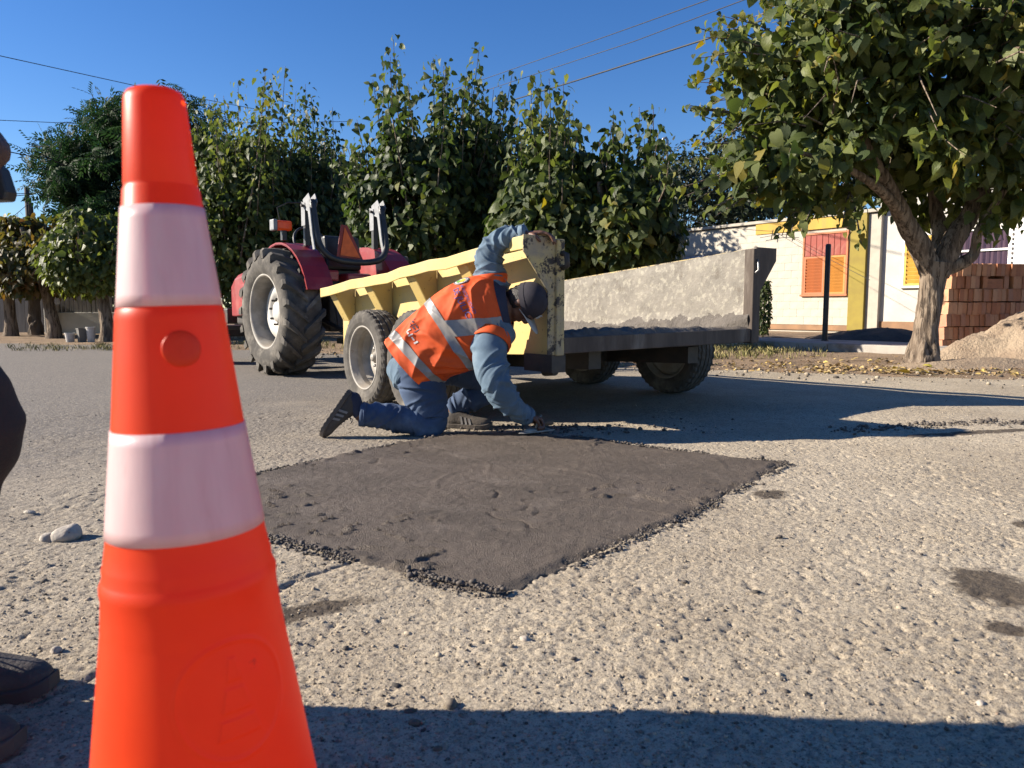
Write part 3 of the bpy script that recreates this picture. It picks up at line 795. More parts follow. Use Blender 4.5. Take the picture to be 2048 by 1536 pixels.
# rear corner plates and posts
def corner(x, s, material, name):
    t = zt(0, x)
    g = MB().prism([(x + s * 0.0, -0.012, t + 0.004), (x - s * 0.222, -0.012, t + 0.004), (x - s * 0.222, -0.012, t - 0.085), (x - s * 0.05, -0.012, t - 0.30), (x - s * 0.05, -0.012, zb(0, x) - 0.005), (x + s * 0.0, -0.012, zb(0, x) - 0.005)], (0, 0.010, 0))
    o = g.build(name, material, tr); bevel(o, 0.003)
    g = MB().hexa([(x + (0.0 if s > 0 else -0.055), -0.03, zb(0, x) - 0.008), (x + (0.0 if s > 0 else -0.055), -0.03, t - 0.01), (x + (0.0 if s > 0 else -0.055), 0.05, zb(0, x) - 0.008), (x + (0.0 if s > 0 else -0.055), 0.05, t - 0.01), (x + (0.055 if s > 0 else 0.0), -0.03, zb(0, x) - 0.008), (x + (0.055 if s > 0 else 0), -0.03, t - 0.01), (x + (0.055 if s > 0 else 0), 0.05, zb(0, x) - 0.008), (x + (0.055 if s > 0 else 0), 0.05, t - 0.01)])
    bevel(g.build('corner_post', material, tr), 0.006)
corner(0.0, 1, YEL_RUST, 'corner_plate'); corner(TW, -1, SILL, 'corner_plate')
MB().tube([(0.03, -0.035, zt(0) - 0.09), (0.03, -0.075, zt(0) - 0.10), (0.03, -0.08, zt(0) - 0.16), (0.03, -0.04, zt(0) - 0.17)], 0.016, 8).build('gate_hinge', STEEL_DK, tr, smooth_on=True)
MB().tube([(TW - 0.02, -0.035, zt(0) - 0.06), (TW - 0.035, -0.05, zt(0) - 0.09), (TW - 0.03, -0.05, zt(0) - 0.13), (TW - 0.05, -0.04, zt(0) - 0.15)], 0.006, 8).build('gate_hook', STEEL, tr, smooth_on=True)
# far side, its inner face crusted with set concrete: real lumps
ny_, nz_ = 260, 64
yy, uu = np.meshgrid(np.linspace(0.0, TL, ny_), np.linspace(0, 1, nz_)); yy, uu = yy.ravel(), uu.ravel()
zlo, zhi = 0.466 - 0.042 * yy + 0.014 * TW + 0.085, 1.118 - 0.078 * yy - 0.006 * np.sin(yy / TL * np.pi) + 0.014 * TW - 0.002
zz = zlo + (zhi - zlo) * uu
h = 0.006 + 0.010 * (vn2(yy, zz, 4, 91) + 0.5) + 0.004 * vn2(yy, zz, 15, 92) + 0.0035 * vn2(yy, zz, 38, 93) + 0.003 * vn2(yy, zz, 80, 94)
h = h * smooth(1.0, 0.86, uu) + 0.05 * smooth(0.28, 0.02, uu + 0.18 * vn2(yy, zz, 3, 95)) * (0.6 + 0.8 * (vn2(yy, zz, 12, 96) + 0.5))
idx = np.arange(ny_ * nz_).reshape(nz_, ny_)
F = np.stack([idx[:-1, :-1], idx[:-1, 1:], idx[1:, 1:], idx[1:, :-1]], -1).reshape(-1, 4)
me = np_mesh('crust', np.stack([TW - 0.003 - np.clip(h, 0.001, 1), yy, zz], 1), F); set_smooth(me)
MB().hexa([(TW, 0, zb(0, TW)), (TW, 0, zt(0, TW)), (TW, TL, zb(TL, TW)), (TW, TL, zt(TL, TW)), (TW + 0.014, 0, zb(0, TW)), (TW + 0.014, 0, zt(0, TW)), (TW + 0.014, TL, zb(TL, TW)), (TW + 0.014, TL, zt(TL, TW))]).build('side_panel', YEL_RUST, tr)
me.materials.append(CRUST); me.materials.append(RESIDUE)
fc = F[:, 0]; lim = 0.21 + 0.34 * vn2(yy[fc], zz[fc] * .4, 2.2, 97) + 0.10 * vn2(yy[fc], zz[fc], 11, 98) + 0.05 * vn2(yy[fc], zz[fc], 40, 99)
me.polygons.foreach_set('material_index', (uu[fc] < lim).astype(np.int32))
o = put('concrete_crust', me, None, tr); o['label'] = 'inner side wall of the trailer crusted with set concrete'
rows = []
for k in range(9):
    y = 0.01 + (TL + 0.04) * k / 8; t = zt(y, TW) - 0.004
    rows.append([(TW + 0.215, y, t - 0.075), (TW + 0.215, y, t), (TW + 0.12, y, t), (TW + 0.12, y, t - 0.02), (TW + 0.19, y, t - 0.02), (TW + 0.19, y, t - 0.075)])
MB().loft(rows).build('top_rail', YEL, tr)
# front wall, floor, sill
MB().hexa([(0.016, TL - 0.014, zb(TL)), (0.016, TL - 0.014, zt(TL) - 0.03), (0.016, TL, zb(TL)), (0.016, TL, zt(TL) - 0.03), (TW, TL - 0.014, zb(TL, TW)), (TW, TL - 0.014, zt(TL, TW) - 0.03), (TW, TL, zb(TL, TW)), (TW, TL, zt(TL, TW) - 0.03)]).build('front_panel', YEL_RUST, tr)
MB().hexa([(0.015, 0.03, zf(0) - 0.03), (0.015, 0.03, zf(0)), (0.015, TL - 0.015, zf(TL) - 0.03), (0.015, TL - 0.015, zf(TL)), (TW - 0.001, 0.03, zf(0, TW) - 0.03), (TW - 0.001, 0.03, zf(0, TW)), (TW - 0.001, TL - 0.015, zf(TL, TW) - 0.03), (TW - 0.001, TL - 0.015, zf(TL, TW))]).build('floor_plate', CRUST, tr)
bevel(MB().hexa([(0.056, -0.02, zb(0)), (0.056, -0.02, zf(0) + 0.004), (0.056, 0.05, zb(0)), (0.056, 0.05, zf(0) + 0.004), (TW - 0.056, -0.02, zb(0, TW)), (TW - 0.056, -0.02, zf(0, TW) + 0.004), (TW - 0.056, 0.05, zb(0, TW)), (TW - 0.056, 0.05, zf(0, TW) + 0.004)]).build('rear_sill', SILL, tr), 0.006)
# lower skirt of the near side: a thin folded edge
MB().hexa([(-0.006, 0.0, zb(0) - 0.002), (-0.006, 0.0, zb(0) + 0.085), (-0.006, TL, zb(TL) - 0.002), (-0.006, TL, zb(TL) + 0.085), (-0.0005, 0.0, zb(0) - 0.002), (-0.0005, 0.0, zb(0) + 0.085), (-0.0005, TL, zb(TL) - 0.002), (-0.0005, TL, zb(TL) + 0.085)]).build('lower_skirt', YEL, tr)
# leftover concrete on the floor
gx, gy = np.meshgrid(np.linspace(0.03, TW - 0.02, 150), np.linspace(-0.02, TL - 0.05, 170)); x, y = gx.ravel(), gy.ravel()
hh = 0.055 * smooth(-0.1, 0.4, vn2(x, y, 2.2, 101) + 0.15 * smooth(0.7, 0.1, x)) + 0.04 * np.clip(vn2(x, y, 9, 102), 0, 1) + 0.035 * np.clip(vn2(x, y, 24, 103), 0, 1) + 0.02 * vn2(x, y, 50, 104)
hh = hh + 0.085 * smooth(0.5, 0.15, np.hypot((x - 0.42) / 1.1, y - 0.12)) * (0.6 + vn2(x, y, 14, 105)) + 0.03 * smooth(0.35, 0, TW - x)
hh = hh * smooth(-0.02, 0.03, y)
idx = np.arange(150 * 170).reshape(170, 150)
F = np.stack([idx[:-1, :-1], idx[:-1, 1:], idx[1:, 1:], idx[1:, :-1]], -1).reshape(-1, 4)
me = np_mesh('residue', np.stack([x, y, 0.466 - 0.042 * y + 0.014 * x + 0.087 + hh * .62], 1), F); set_smooth(me)
put('leftover_concrete', me, RESIDUE, tr)['label'] = 'lumps of leftover concrete on the trailer floor'
# running gear
WR = 0.362
fr = MB()
for x in (0.45, 1.35): fr.hexa([(x - 0.05, 0.15, zb(0) - 0.115), (x - 0.05, 0.15, zb(0) - 0.003), (x - 0.05, TL + 0.1, zb(TL) - 0.1), (x - 0.05, TL + 0.1, zb(TL) - 0.003), (x + 0.05, 0.15, zb(0) - 0.115), (x + 0.05, 0.15, zb(0) - 0.003), (x + 0.05, TL + 0.1, zb(TL) - 0.1), (x + 0.05, TL + 0.1, zb(TL) - 0.003)])
fr.box((0.9, 1.0, 0.36), (0.8, 0.09, 0.09)); fr.box((0.9, 2.1, 0.33), (0.8, 0.09, 0.09))
fr.tube([(0.9, 1.0, 0.34), (0.9, 2.4, 0.42)], 0.07, 12)
fr.build('chassis', STEEL_DK, tr)
Y1, Y2 = 1.95, 1.20
for y in (Y1, Y2):
    MB().tube([(-0.05, y, WR), (TW + 0.05, y, WR + 0.05)], 0.045, 12).build('axle', STEEL_DK, tr, smooth_on=True)
for x in (0.10, TW - 0.10): MB().hexa([(x - 0.04, Y2 - 0.1, WR - 0.07), (x - 0.04, Y2 - 0.1, WR + 0.06), (x - 0.04, Y1 + 0.1, WR - 0.07), (x - 0.04, Y1 + 0.1, WR + 0.05), (x + 0.04, Y2 - 0.1, WR - 0.07), (x + 0.04, Y2 - 0.1, WR + 0.06), (x + 0.04, Y1 + 0.1, WR - 0.07), (x + 0.04, Y1 + 0.1, WR + 0.05)]).build('rocker_beam', STEEL_DK, tr)
def trz(x, y):
    p = TR0 + Vector((VX * x + UX * y, VY * x + UY * y, 0)); return gzf(p.x, p.y)
for x, y, s in ((-0.165, Y1, -1), (-0.165, Y2, -1), (TW + 0.15, Y1 - 0.06, 1), (TW + 0.15, Y2 - 0.32, 1)):
    wheel(tr, (x, y, WR - 0.006 + trz(x, y)), WR, 0.21, 0.235, s, 0.95)
MB().box((0.03, 0.12, zb(0) - 0.055), (0.10, 0.26, 0.10)).tube([(0.03, 0.02, zb(0) - 0.10), (0.03, 0.12, zb(0) - 0.11)], 0.025, 8).build('tail_bracket', STEEL_DK, tr)
MB().tube([(0.45, TL, 0.32), (0.9, TL + 1.25, 0.36)], 0.05, 8).tube([(1.35, TL, 0.33), (0.9, TL + 1.25, 0.36)], 0.05, 8).build('drawbar', STEEL_DK, tr)

# ---------------------------------------------------------------- tractor
RED = mat('tractor_red', (0.30, 0.014, 0.018), (0.23, 0.011, 0.014), rough=0.42, scale=4, dirt=(0.34, 0.10, 0.085), dirt_scale=3, dirt_at=(0.45, 0.85), coat=0.15)
GALV = mat('galvanised_bracket', (0.22, 0.225, 0.23), (0.16, 0.165, 0.17), rough=0.55, metal=0.35, scale=14, bump=0.08)
BLACKP = mat('black_frame_paint', (0.016, 0.016, 0.017), (0.03, 0.03, 0.03), rough=0.45, scale=9)
AMBER = mat('amber_lens', (0.70, 0.13, 0.02), (0.55, 0.09, 0.015), rough=0.25, scale=20, trans=0.35, trans_c=(0.8, 0.2, 0.03))
ORANGE_T = mat('triangle_sheet', (0.75, 0.13, 0.015), (0.62, 0.10, 0.012), rough=0.5, scale=15, chip=(0.2, 0.05, 0.02), chip_at=(0.72, 0.76), chip_scale=30)
RED_T = mat('triangle_border', (0.25, 0.02, 0.015), (0.2, 0.015, 0.012), rough=0.5)
HUBW = mat('pale_wheel_disc', (0.50, 0.49, 0.46), (0.42, 0.40, 0.37), rough=0.5, scale=6, dirt=(0.42, 0.38, 0.32), dirt_scale=4, dirt_at=(0.5, 0.75))
TYAW = R(40)
g = gp(527, 751)
TT = empty('tractor', (g.x, g.y, 0), TYAW, 'red farm tractor with folded black roll bar, hitched ahead of the trailer', 'tractor')
TR_ = 0.690

def tractor_wheel(x, s):
    """rear wheel with chevron lugs; s=-1 outer face towards -x"""
    w = empty('rear_wheel', (x, 0, TR_)); w.parent = TT
    hw, rr, rb = 0.20, 0.395, TR_ - 0.052
    P = [(rr * 0.98, -hw * 0.8), (rr * 1.03, -hw * 0.93), (rr + (rb - rr) * 0.4, -hw * 1.08), (rr + (rb - rr) * 0.75, -hw * 1.04), (rb * 0.985, -hw * 0.86), (rb, -hw * 0.4), (rb * 1.005, 0)]
    P = P + [(r, -h) for r, h in P[-2::-1]]
    t = MB().lathe(P, 88, 'X').build('tyre', TYRE_DUST, w, smooth_on=True)
    n = 19
    for side in (-1, 1):
        for k in range(n):
            a0 = 2 * math.pi * (k + (0.5 if side > 0 else 0)) / n
            L_ = []
            # a bar that runs from the shoulder to the middle, sweeping back
            for f, xa, da, rin, rout, wd in ((0, 1.10, 0.0, rb * 0.90, TR_ * 0.945, 0.070), (0.2, 1.0, 0.02, rb * 0.955, TR_ * 0.985, 0.064), (0.6, 0.52, 0.14, rb * 0.985, TR_ * 1.0, 0.058), (1.0, -0.06, 0.30, rb * 0.99, TR_ * 1.0, 0.05)):
                xx = side * hw * xa; aa = a0 + da
                ring = []
                for (dr, dw) in ((rin, -wd * 0.75), (rout, -wd * 0.42), (rout, wd * 0.42), (rin, wd * 0.75)):
                    q = aa + dw / TR_
                    ring.append((xx, dr * math.cos(q), dr * math.sin(q)))
                L_.append(ring)
            o = MB().loft(L_).build('tread_lug', TYRE_DUST, w)
    q = [(rr * 1.05, s * hw * 0.86), (rr * 1.04, s * hw * 0.93), (rr * 0.99, s * hw * 0.93), (rr * 0.955, s * hw * 0.80), (rr * 0.93, s * hw * 0.3), (rr * 0.93, s * hw * -0.3), (rr * 0.90, s * hw * -0.4), (rr * 0.72, s * hw * -0.4)]
    MB().lathe(q, 56, 'X').build('rim', RIM, w, smooth_on=True)
    q = [(rr * 0.86, s * hw * -0.35), (rr * 0.80, s * hw * 0.05), (rr * 0.70, s * hw * 0.22), (rr * 0.45, s * hw * 0.18), (rr * 0.42, s * hw * 0.05), (rr * 0.30, s * hw * 0.05), (rr * 0.28, s * hw * 0.22), (rr * 0.14, s * hw * 0.26), (0.004, s * hw * 0.26)]
    MB().lathe(q, 48, 'X').build('wheel_disc', HUBW, w, smooth_on=True)
    for k in range(8):
        a = (k + 0.3) * math.pi / 4
        MB().lathe([(0.014, s * hw * 0.05), (0.014, s * hw * 0.05 + s * 0.05), (0.007, s * hw * 0.05 + s * 0.06), (0.001, s * hw * 0.05 + s * 0.06)], 6, 'X', c=(0, math.cos(a) * rr * 0.36, math.sin(a) * rr * 0.36)).build('wheel_nut', STEEL_DK, w)
    return w
tractor_wheel(0.215, -1); tractor_wheel(1.535, 1)
cxm = 0.875
# fenders
for x0, x1 in ((0.20, 0.50), (1.25, 1.55)):
    rows = []
    xo = x0 if x0 < 1 else x1; xi = x1 if x0 < 1 else x0
    for k in range(15):
        a = R(18 + 150 * k / 14)
        r = 0.75
        c, s_ = math.cos(a), math.sin(a)
        def pt(x, rr): return (x, -rr * c, TR_ + rr * s_)
        rows.append([pt(xo, r - 0.025), pt(xo, r), pt(xi, r), pt(xi, r - 0.30 * math.sin(a) - 0.04), pt(xi + (0.012 if x0 < 1 else -0.012) * -1, r - 0.30 * math.sin(a) - 0.04), pt(xi + (0.012 if x0 < 1 else -0.012) * -1, r - 0.012), pt(xo, r - 0.012)])
    MB().loft(rows).build('fender', RED, TT, smooth_on=False)
MB().box((0.24, -0.08, 1.615), (0.17, 0.09, 0.105)).build('marker_lamp', AMBER, TT, bev=0.02)
MB().box((0.13, -0.08, 1.615), (0.05, 0.11, 0.12)).build('lamp_housing', GALV, TT, bev=0.012)
MB().tube([(0.2, -0.08, 1.67), (0.17, -0.09, 1.80), (0.28, -0.12, 1.86), (0.44, -0.14, 1.87)], 0.007, 6).build('lamp_cable', BLACKP, TT)
MB().box((0.24, -0.08, 1.515), (0.05, 0.05, 0.11)).build('lamp_stalk', BLACKP, TT)
# body: gearbox, hood, dash, seat
b = MB().box((cxm, 0.15, 0.72), (0.5, 1.0, 0.5)).tube([(0.35, 0, TR_), (1.4, 0, TR_)], 0.14, 16)
b.box((cxm, 1.5, 0.68), (0.44, 2.0, 0.35)); b.build('gearbox', STEEL_DK, TT, bev=0.03)
rows = []
for y, hw_, zl, zh in ((0.95, 0.30, 0.80, 1.30), (1.1, 0.31, 0.74, 1.31), (1.8, 0.30, 0.66, 1.27), (2.35, 0.28, 0.62, 1.20), (2.6, 0.24, 0.62, 1.10), (2.66, 0.18, 0.64, 1.02)):
    rows.append([(cxm - hw_, y, zl), (cxm - hw_, y, zh - 0.08), (cxm - hw_ * 0.8, y, zh - 0.015), (cxm, y, zh), (cxm + hw_ * 0.8, y, zh - 0.015), (cxm + hw_, y, zh - 0.08), (cxm + hw_, y, zl)])
MB().loft(rows).build('hood', RED, TT, bev=0.015)
for s in (-1, 1): MB().box((cxm + s * 0.305, 1.7, 0.93), (0.012, 0.8, 0.22)).build('hood_panel', RED, TT, bev=0.005)
MB().box((cxm, 0.95, 1.33), (0.46, 0.22, 0.25)).build('dash', BLACKP, TT, bev=0.03)
MB().tube([(cxm + 0.2 * math.cos(a), 0.62 + 0.08 * math.sin(a), 1.52 + 0.18 * math.sin(a)) for a in np.linspace(0, 2 * math.pi, 25)], 0.015, 8, cap=False).build('steering_wheel', BLACKP, TT, smooth_on=True)
MB().box((cxm, 0.05, 1.12), (0.46, 0.45, 0.12)).build('seat', BLACKP, TT, bev=0.03)
MB().box((cxm, -0.17, 1.34), (0.44, 0.10, 0.38), rotm(R(-8))).build('seat_backrest', BLACKP, TT, bev=0.03)
MB().box((cxm, -0.05, 1.0), (0.9, 0.5, 0.06)).build('platform', BLACKP, TT)
MB().box((cxm + 0.05, -0.38, 0.98), (0.30, 0.25, 0.26)).build('hydraulic_cover', RED, TT, bev=0.03)
MB().box((0.62, -0.30, 1.08), (0.16, 0.30, 0.12)).build('side_console', RED, TT, bev=0.02)
# roll bar: posts, brackets and the folded hoop
for s, x in ((-1, 0.46), (1, 1.30)):
    MB().box((x, -0.18, 1.36), (0.06, 0.06, 0.92)).build('roll_bar_post', BLACKP, TT, bev=0.01)
    for dx in (-0.038, 0.034):
        MB().prism([(x + dx, -0.135, 1.62), (x + dx, -0.225, 1.62), (x + dx, -0.225, 1.86), (x + dx, -0.135, 1.88)], (0.006, 0, 0)).build('post_bracket', GALV, TT)
        MB().prism([(x + dx + 0.007, -0.18, 1.80), (x + dx + 0.007, -0.30, 1.76), (x + dx + 0.007, -0.37, 1.86), (x + dx + 0.007, -0.31, 1.955), (x + dx + 0.007, -0.17, 1.90)], (0.006, 0, 0)).build('hoop_bracket', GALV, TT)
    MB().tube([(x - 0.07, -0.20, 1.83), (x + 0.08, -0.20, 1.83)], 0.016, 8).build('pivot_bolt', STEEL_DK, TT)
    MB().prism([(x - 0.054, -0.325, 1.80), (x - 0.054, -0.375, 1.80), (x - 0.054, -0.43, 1.50), (x - 0.054, -0.475, 1.35), (x - 0.054, -0.43, 1.35), (x - 0.054, -0.385, 1.50)], (0.014, 0, 0)).build('sunlit_strip', GALV, TT)  # pale strip paints sunlight on the left face of each black hoop arm
hp = [(0.46, -0.33, 1.88), (0.46, -0.40, 1.62), (0.47, -0.45, 1.42), (0.54, -0.49, 1.30), (0.66, -0.51, 1.245), (0.88, -0.52, 1.225), (1.10, -0.51, 1.245), (1.22, -0.49, 1.30), (1.29, -0.45, 1.42), (1.30, -0.40, 1.62), (1.30, -0.33, 1.88)]
MB().tube(cr(hp, 33), 0.036, 8, up=(0, -1, 0)).build('folded_hoop', BLACKP, TT, smooth_on=True)
tri = [(0.66, -0.44, 1.32), (0.93, -0.44, 1.30), (0.80, -0.40, 1.60)]
MB().prism([(0.66, -0.475, 1.28), (0.98, -0.475, 1.26), (0.80, -0.475, 1.62), (0.72, -0.475, 1.63)], (0, 0.006, 0)).build('triangle_border', RED_T, TT)
MB().prism([(0.70, -0.483, 1.30), (0.94, -0.483, 1.28), (0.76, -0.483, 1.60)], (0, 0.004, 0)).build('warning_triangle', ORANGE_T, TT)
# front axle and wheels, linkage
MB().box((cxm, 2.3, 0.42), (1.25, 0.14, 0.14)).build('front_axle', STEEL_DK, TT, bev=0.02)
for x, s in ((0.18, -1), (1.57, 1)):
    wheel(TT, (x, 2.3, 0.36), 0.37, 0.19, 0.21, s, 0.3, 'front_wheel', 48)
MB().box((cxm, 2.85, 0.62), (0.5, 0.16, 0.22)).build('front_weights', STEEL_DK, TT, bev=0.02)
MB().tube([(0.62, -0.1, 0.62), (0.66, -0.85, 0.42)], 0.03, 8).tube([(1.13, -0.1, 0.62), (1.09, -0.85, 0.42)], 0.03, 8).tube([(0.66, -0.5, 0.5), (0.66, -0.4, 0.95)], 0.02, 8).tube([(1.09, -0.5, 0.5), (1.09, -0.4, 0.95)], 0.02, 8).box((cxm, -0.6, 0.36), (0.14, 0.9, 0.06)).build('hitch_linkage', STEEL_DK, TT)
MB().box((-0.02, 1.55, 0.78), (0.09, 0.25, 0.35)).box((0.16, 1.3, 0.5), (0.3, 0.4, 0.05)).build('step', STEEL_DK, TT, bev=0.01)
# ---------------------------------------------------------------- trees
BARK = mat('mulberry_bark', (0.235, 0.185, 0.138), (0.13, 0.098, 0.072), rough=0.95, scale=13, contrast=(0.44, 0.56), bump=1.0, bscale=16, bdist=0.03, stretch=(1.6, 1.6, 0.22), chip=(0.06, 0.046, 0.035), chip_scale=15, chip_at=(0.52, 0.58), spec=0.2)
BARK_D = mat('dark_bark', (0.15, 0.12, 0.095), (0.09, 0.072, 0.058), rough=0.95, scale=8, bump=0.8, bscale=14, bdist=0.03, stretch=(1, 1, 0.25), spec=0.2)
MULB = leaf_mat('mulberry_leaf', [(0.0, (0.014, 0.026, 0.008)), (0.30, (0.036, 0.058, 0.016)), (0.60, (0.078, 0.102, 0.028)), (0.86, (0.150, 0.170, 0.040)), (0.965, (0.24, 0.19, 0.035)), (1.0, (0.17, 0.10, 0.03))])
MULB_AUT = leaf_mat('turning_leaf', [(0.0, (0.030, 0.042, 0.012)), (0.4, (0.070, 0.075, 0.02)), (0.7, (0.13, 0.085, 0.026)), (1.0, (0.12, 0.06, 0.025))])
CHINA = leaf_mat('feathery_leaf', [(0.0, (0.012, 0.028, 0.012)), (0.5, (0.022, 0.048, 0.018)), (1.0, (0.050, 0.085, 0.028))], rough=0.65, trans=0.25, spec=0.2)
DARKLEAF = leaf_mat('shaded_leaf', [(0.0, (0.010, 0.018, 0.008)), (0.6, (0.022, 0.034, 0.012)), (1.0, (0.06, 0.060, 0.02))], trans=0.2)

def leaf_shape(kind):
    if kind == 'heart':
        V = [(0, 0, 0), (0, .30, .015), (0, .66, -.02), (0, 1.0, -.14), (-.20, -.10, .03), (-.40, .10, .055), (-.40, .42, .035), (-.20, .76, -.03), (.20, -.10, .03), (.40, .10, .055), (.40, .42, .035), (.20, .76, -.03)]
        F = [(0, 4, 5, 1), (1, 5, 6, 2), (2, 6, 7, 3), (0, 1, 9, 8), (1, 2, 10, 9), (2, 3, 11, 10)]
    elif kind == 'plain':
        V = [(0, 0, 0), (-.33, .30, .05), (0, .38, 0), (.33, .30, .05), (-.22, .74, 0), (.22, .74, 0), (0, 1, -.1), (0, .72, -.02)]
        F = [(0, 1, 4, 2), (2, 4, 6, 7), (0, 2, 5, 3), (2, 7, 6, 5)]
        F = [(0, 2, 4, 1), (2, 7, 6, 4), (0, 3, 5, 2), (2, 5, 6, 7)]
    else:   # pinnate: a stalk with pairs of leaflets
        V, F = [], []
        for k in range(5):
            y = 0.16 + 0.18 * k; L = 0.34 * (1 - 0.11 * k)
            for s in (-1, 1):
                b = len(V)
                V += [(0, y, 0), (s * L * 0.5, y + 0.02, -0.01), (s * L, y + 0.16, -0.06), (s * L * 0.45, y + 0.15, -0.01)]
                F.append((b, b + 1, b + 2, b + 3))
        b = len(V); V += [(0, 0.9, 0), (-.05, 1.0, 0), (0, 1.2, -.06), (.05, 1.0, 0)]; F.append((b, b + 1, b + 2, b + 3))
    return np.array(V, float), np.array(F)

def frames(out, r, droop=0.65, jit=0.55):
    """leaf axes: tip direction and blade normal for each outward direction"""
    n = len(out)
    t = out * 0.55 + np.array([0, 0, -droop]) + r.normal(0, jit, (n, 3)) * np.array([1, 1, 0.7])
    t /= np.linalg.norm(t, axis=1, keepdims=True)
    nn = out * 0.8 + np.array([0, 0, 0.55]) + r.normal(0, 0.45, (n, 3))
    nn -= t * (nn * t).sum(1, keepdims=True)
    nn /= np.linalg.norm(nn, axis=1, keepdims=True) + 1e-9
    return t, nn

def leaf_arrays(P, T, Nn, size, kind, r, tint):
    LV, LF = leaf_shape(kind)
    n = len(P)
    B = np.cross(T, Nn)
    curl = r.uniform(0.3, 3.2, n)[:, None]
    w = r.uniform(0.78, 1.12, n)[:, None]
    x, y, z = LV[:, 0][None] * w, LV[:, 1][None], LV[:, 2][None] * curl
    z = z - (y ** 2) * r.uniform(-0.15, 0.55, n)[:, None]
    V = P[:, None] + size[:, None, None] * (x[..., None] * B[:, None] + y[..., None] * T[:, None] + z[..., None] * Nn[:, None])
    F = (LF[None] + (np.arange(n) * len(LV))[:, None, None]).reshape(-1, LF.shape[1])
    return V.reshape(-1, 3), F, np.repeat(tint, len(LV))

LEAF_ME = {}
def crown_objects(root, P, T, Nn, size, kind, r, tint, material, n_single=0, cam_pos=(0, 0, CAM_H), name='foliage'):
    """n_single leaves become parts of their own (nearest the street), the rest one mass"""
    n = len(P)
    single = np.zeros(n, bool)
    if n_single:
        k = ('leaf', material.name, kind)
        if k not in LEAF_ME:
            LEAF_ME[k] = []
            for v in range(4):
                rr = np.random.default_rng(v)
                V, F, a = leaf_arrays(np.zeros((1, 3)), np.array([[0, 1., 0]]), np.array([[0, 0, 1.]]), np.ones(1), kind, rr, np.array([0.2 + 0.14 * v]))
                me = np_mesh('leaf', V, F, a); me.materials.append(material); set_smooth(me); LEAF_ME[k].append(me)
        c = P.mean(0); view = np.array(cam_pos) - c; view /= np.linalg.norm(view)
        score = (P - c) @ view / (P - c).std() + r.uniform(0, 0.8, n)
        px = (P[:, 0] / P[:, 1]); pz = (P[:, 2] - CAM_H) / P[:, 1]
        score[(np.abs(px) > 0.66) | (pz > 0.39)] = -9
        single[np.argsort(-score)[:n_single]] = True
        B = np.cross(T, Nn)
        base = np.array(root.location)
        for i in np.nonzero(single)[0]:
            o = bpy.data.objects.new('leaf', LEAF_ME[k][int(r.integers(4))]); COL.objects.link(o); o.parent = root
            M = Matrix(((B[i, 0], T[i, 0], Nn[i, 0], 0), (B[i, 1], T[i, 1], Nn[i, 1], 0), (B[i, 2], T[i, 2], Nn[i, 2], 0), (0, 0, 0, 1)))
            s = float(size[i])
            o.matrix_local = Matrix.Translation(Vector(P[i] - base)) @ M @ Matrix.Scale(s, 4)
    q = ~single
    V, F, a = leaf_arrays(P[q], T[q], Nn[q], size[q], kind, r, tint[q])
    me = np_mesh(name, V, F, a); set_smooth(me)
    o = put(name, me, material, root, world=True)
    o['kind'] = 'stuff'
    return o

def trunk_mesh(rows, n=20, rough=0.03, seed=0, k=None):
    """trunk or limb with ridged bark"""
    C = cr(rows, k or 9 * len(rows))
    m = MB().tube([c[:3] for c in C], list(C[:, 3]), n, True)
    V = np.array(m.v)
    rad = np.repeat(C[:, 3], n)
    ctr = np.repeat(C[:, :3], n, 0)
    d = (V - ctr) / (rad[:, None] + 1e-9)
    amp = rough * rad * (vn3(V, (14, 14, 4), seed) * 2.4 + vn3(V, (34, 34, 7), seed + 1) * 1.6)
    V = V + d * amp[:, None]
    return V, m.f

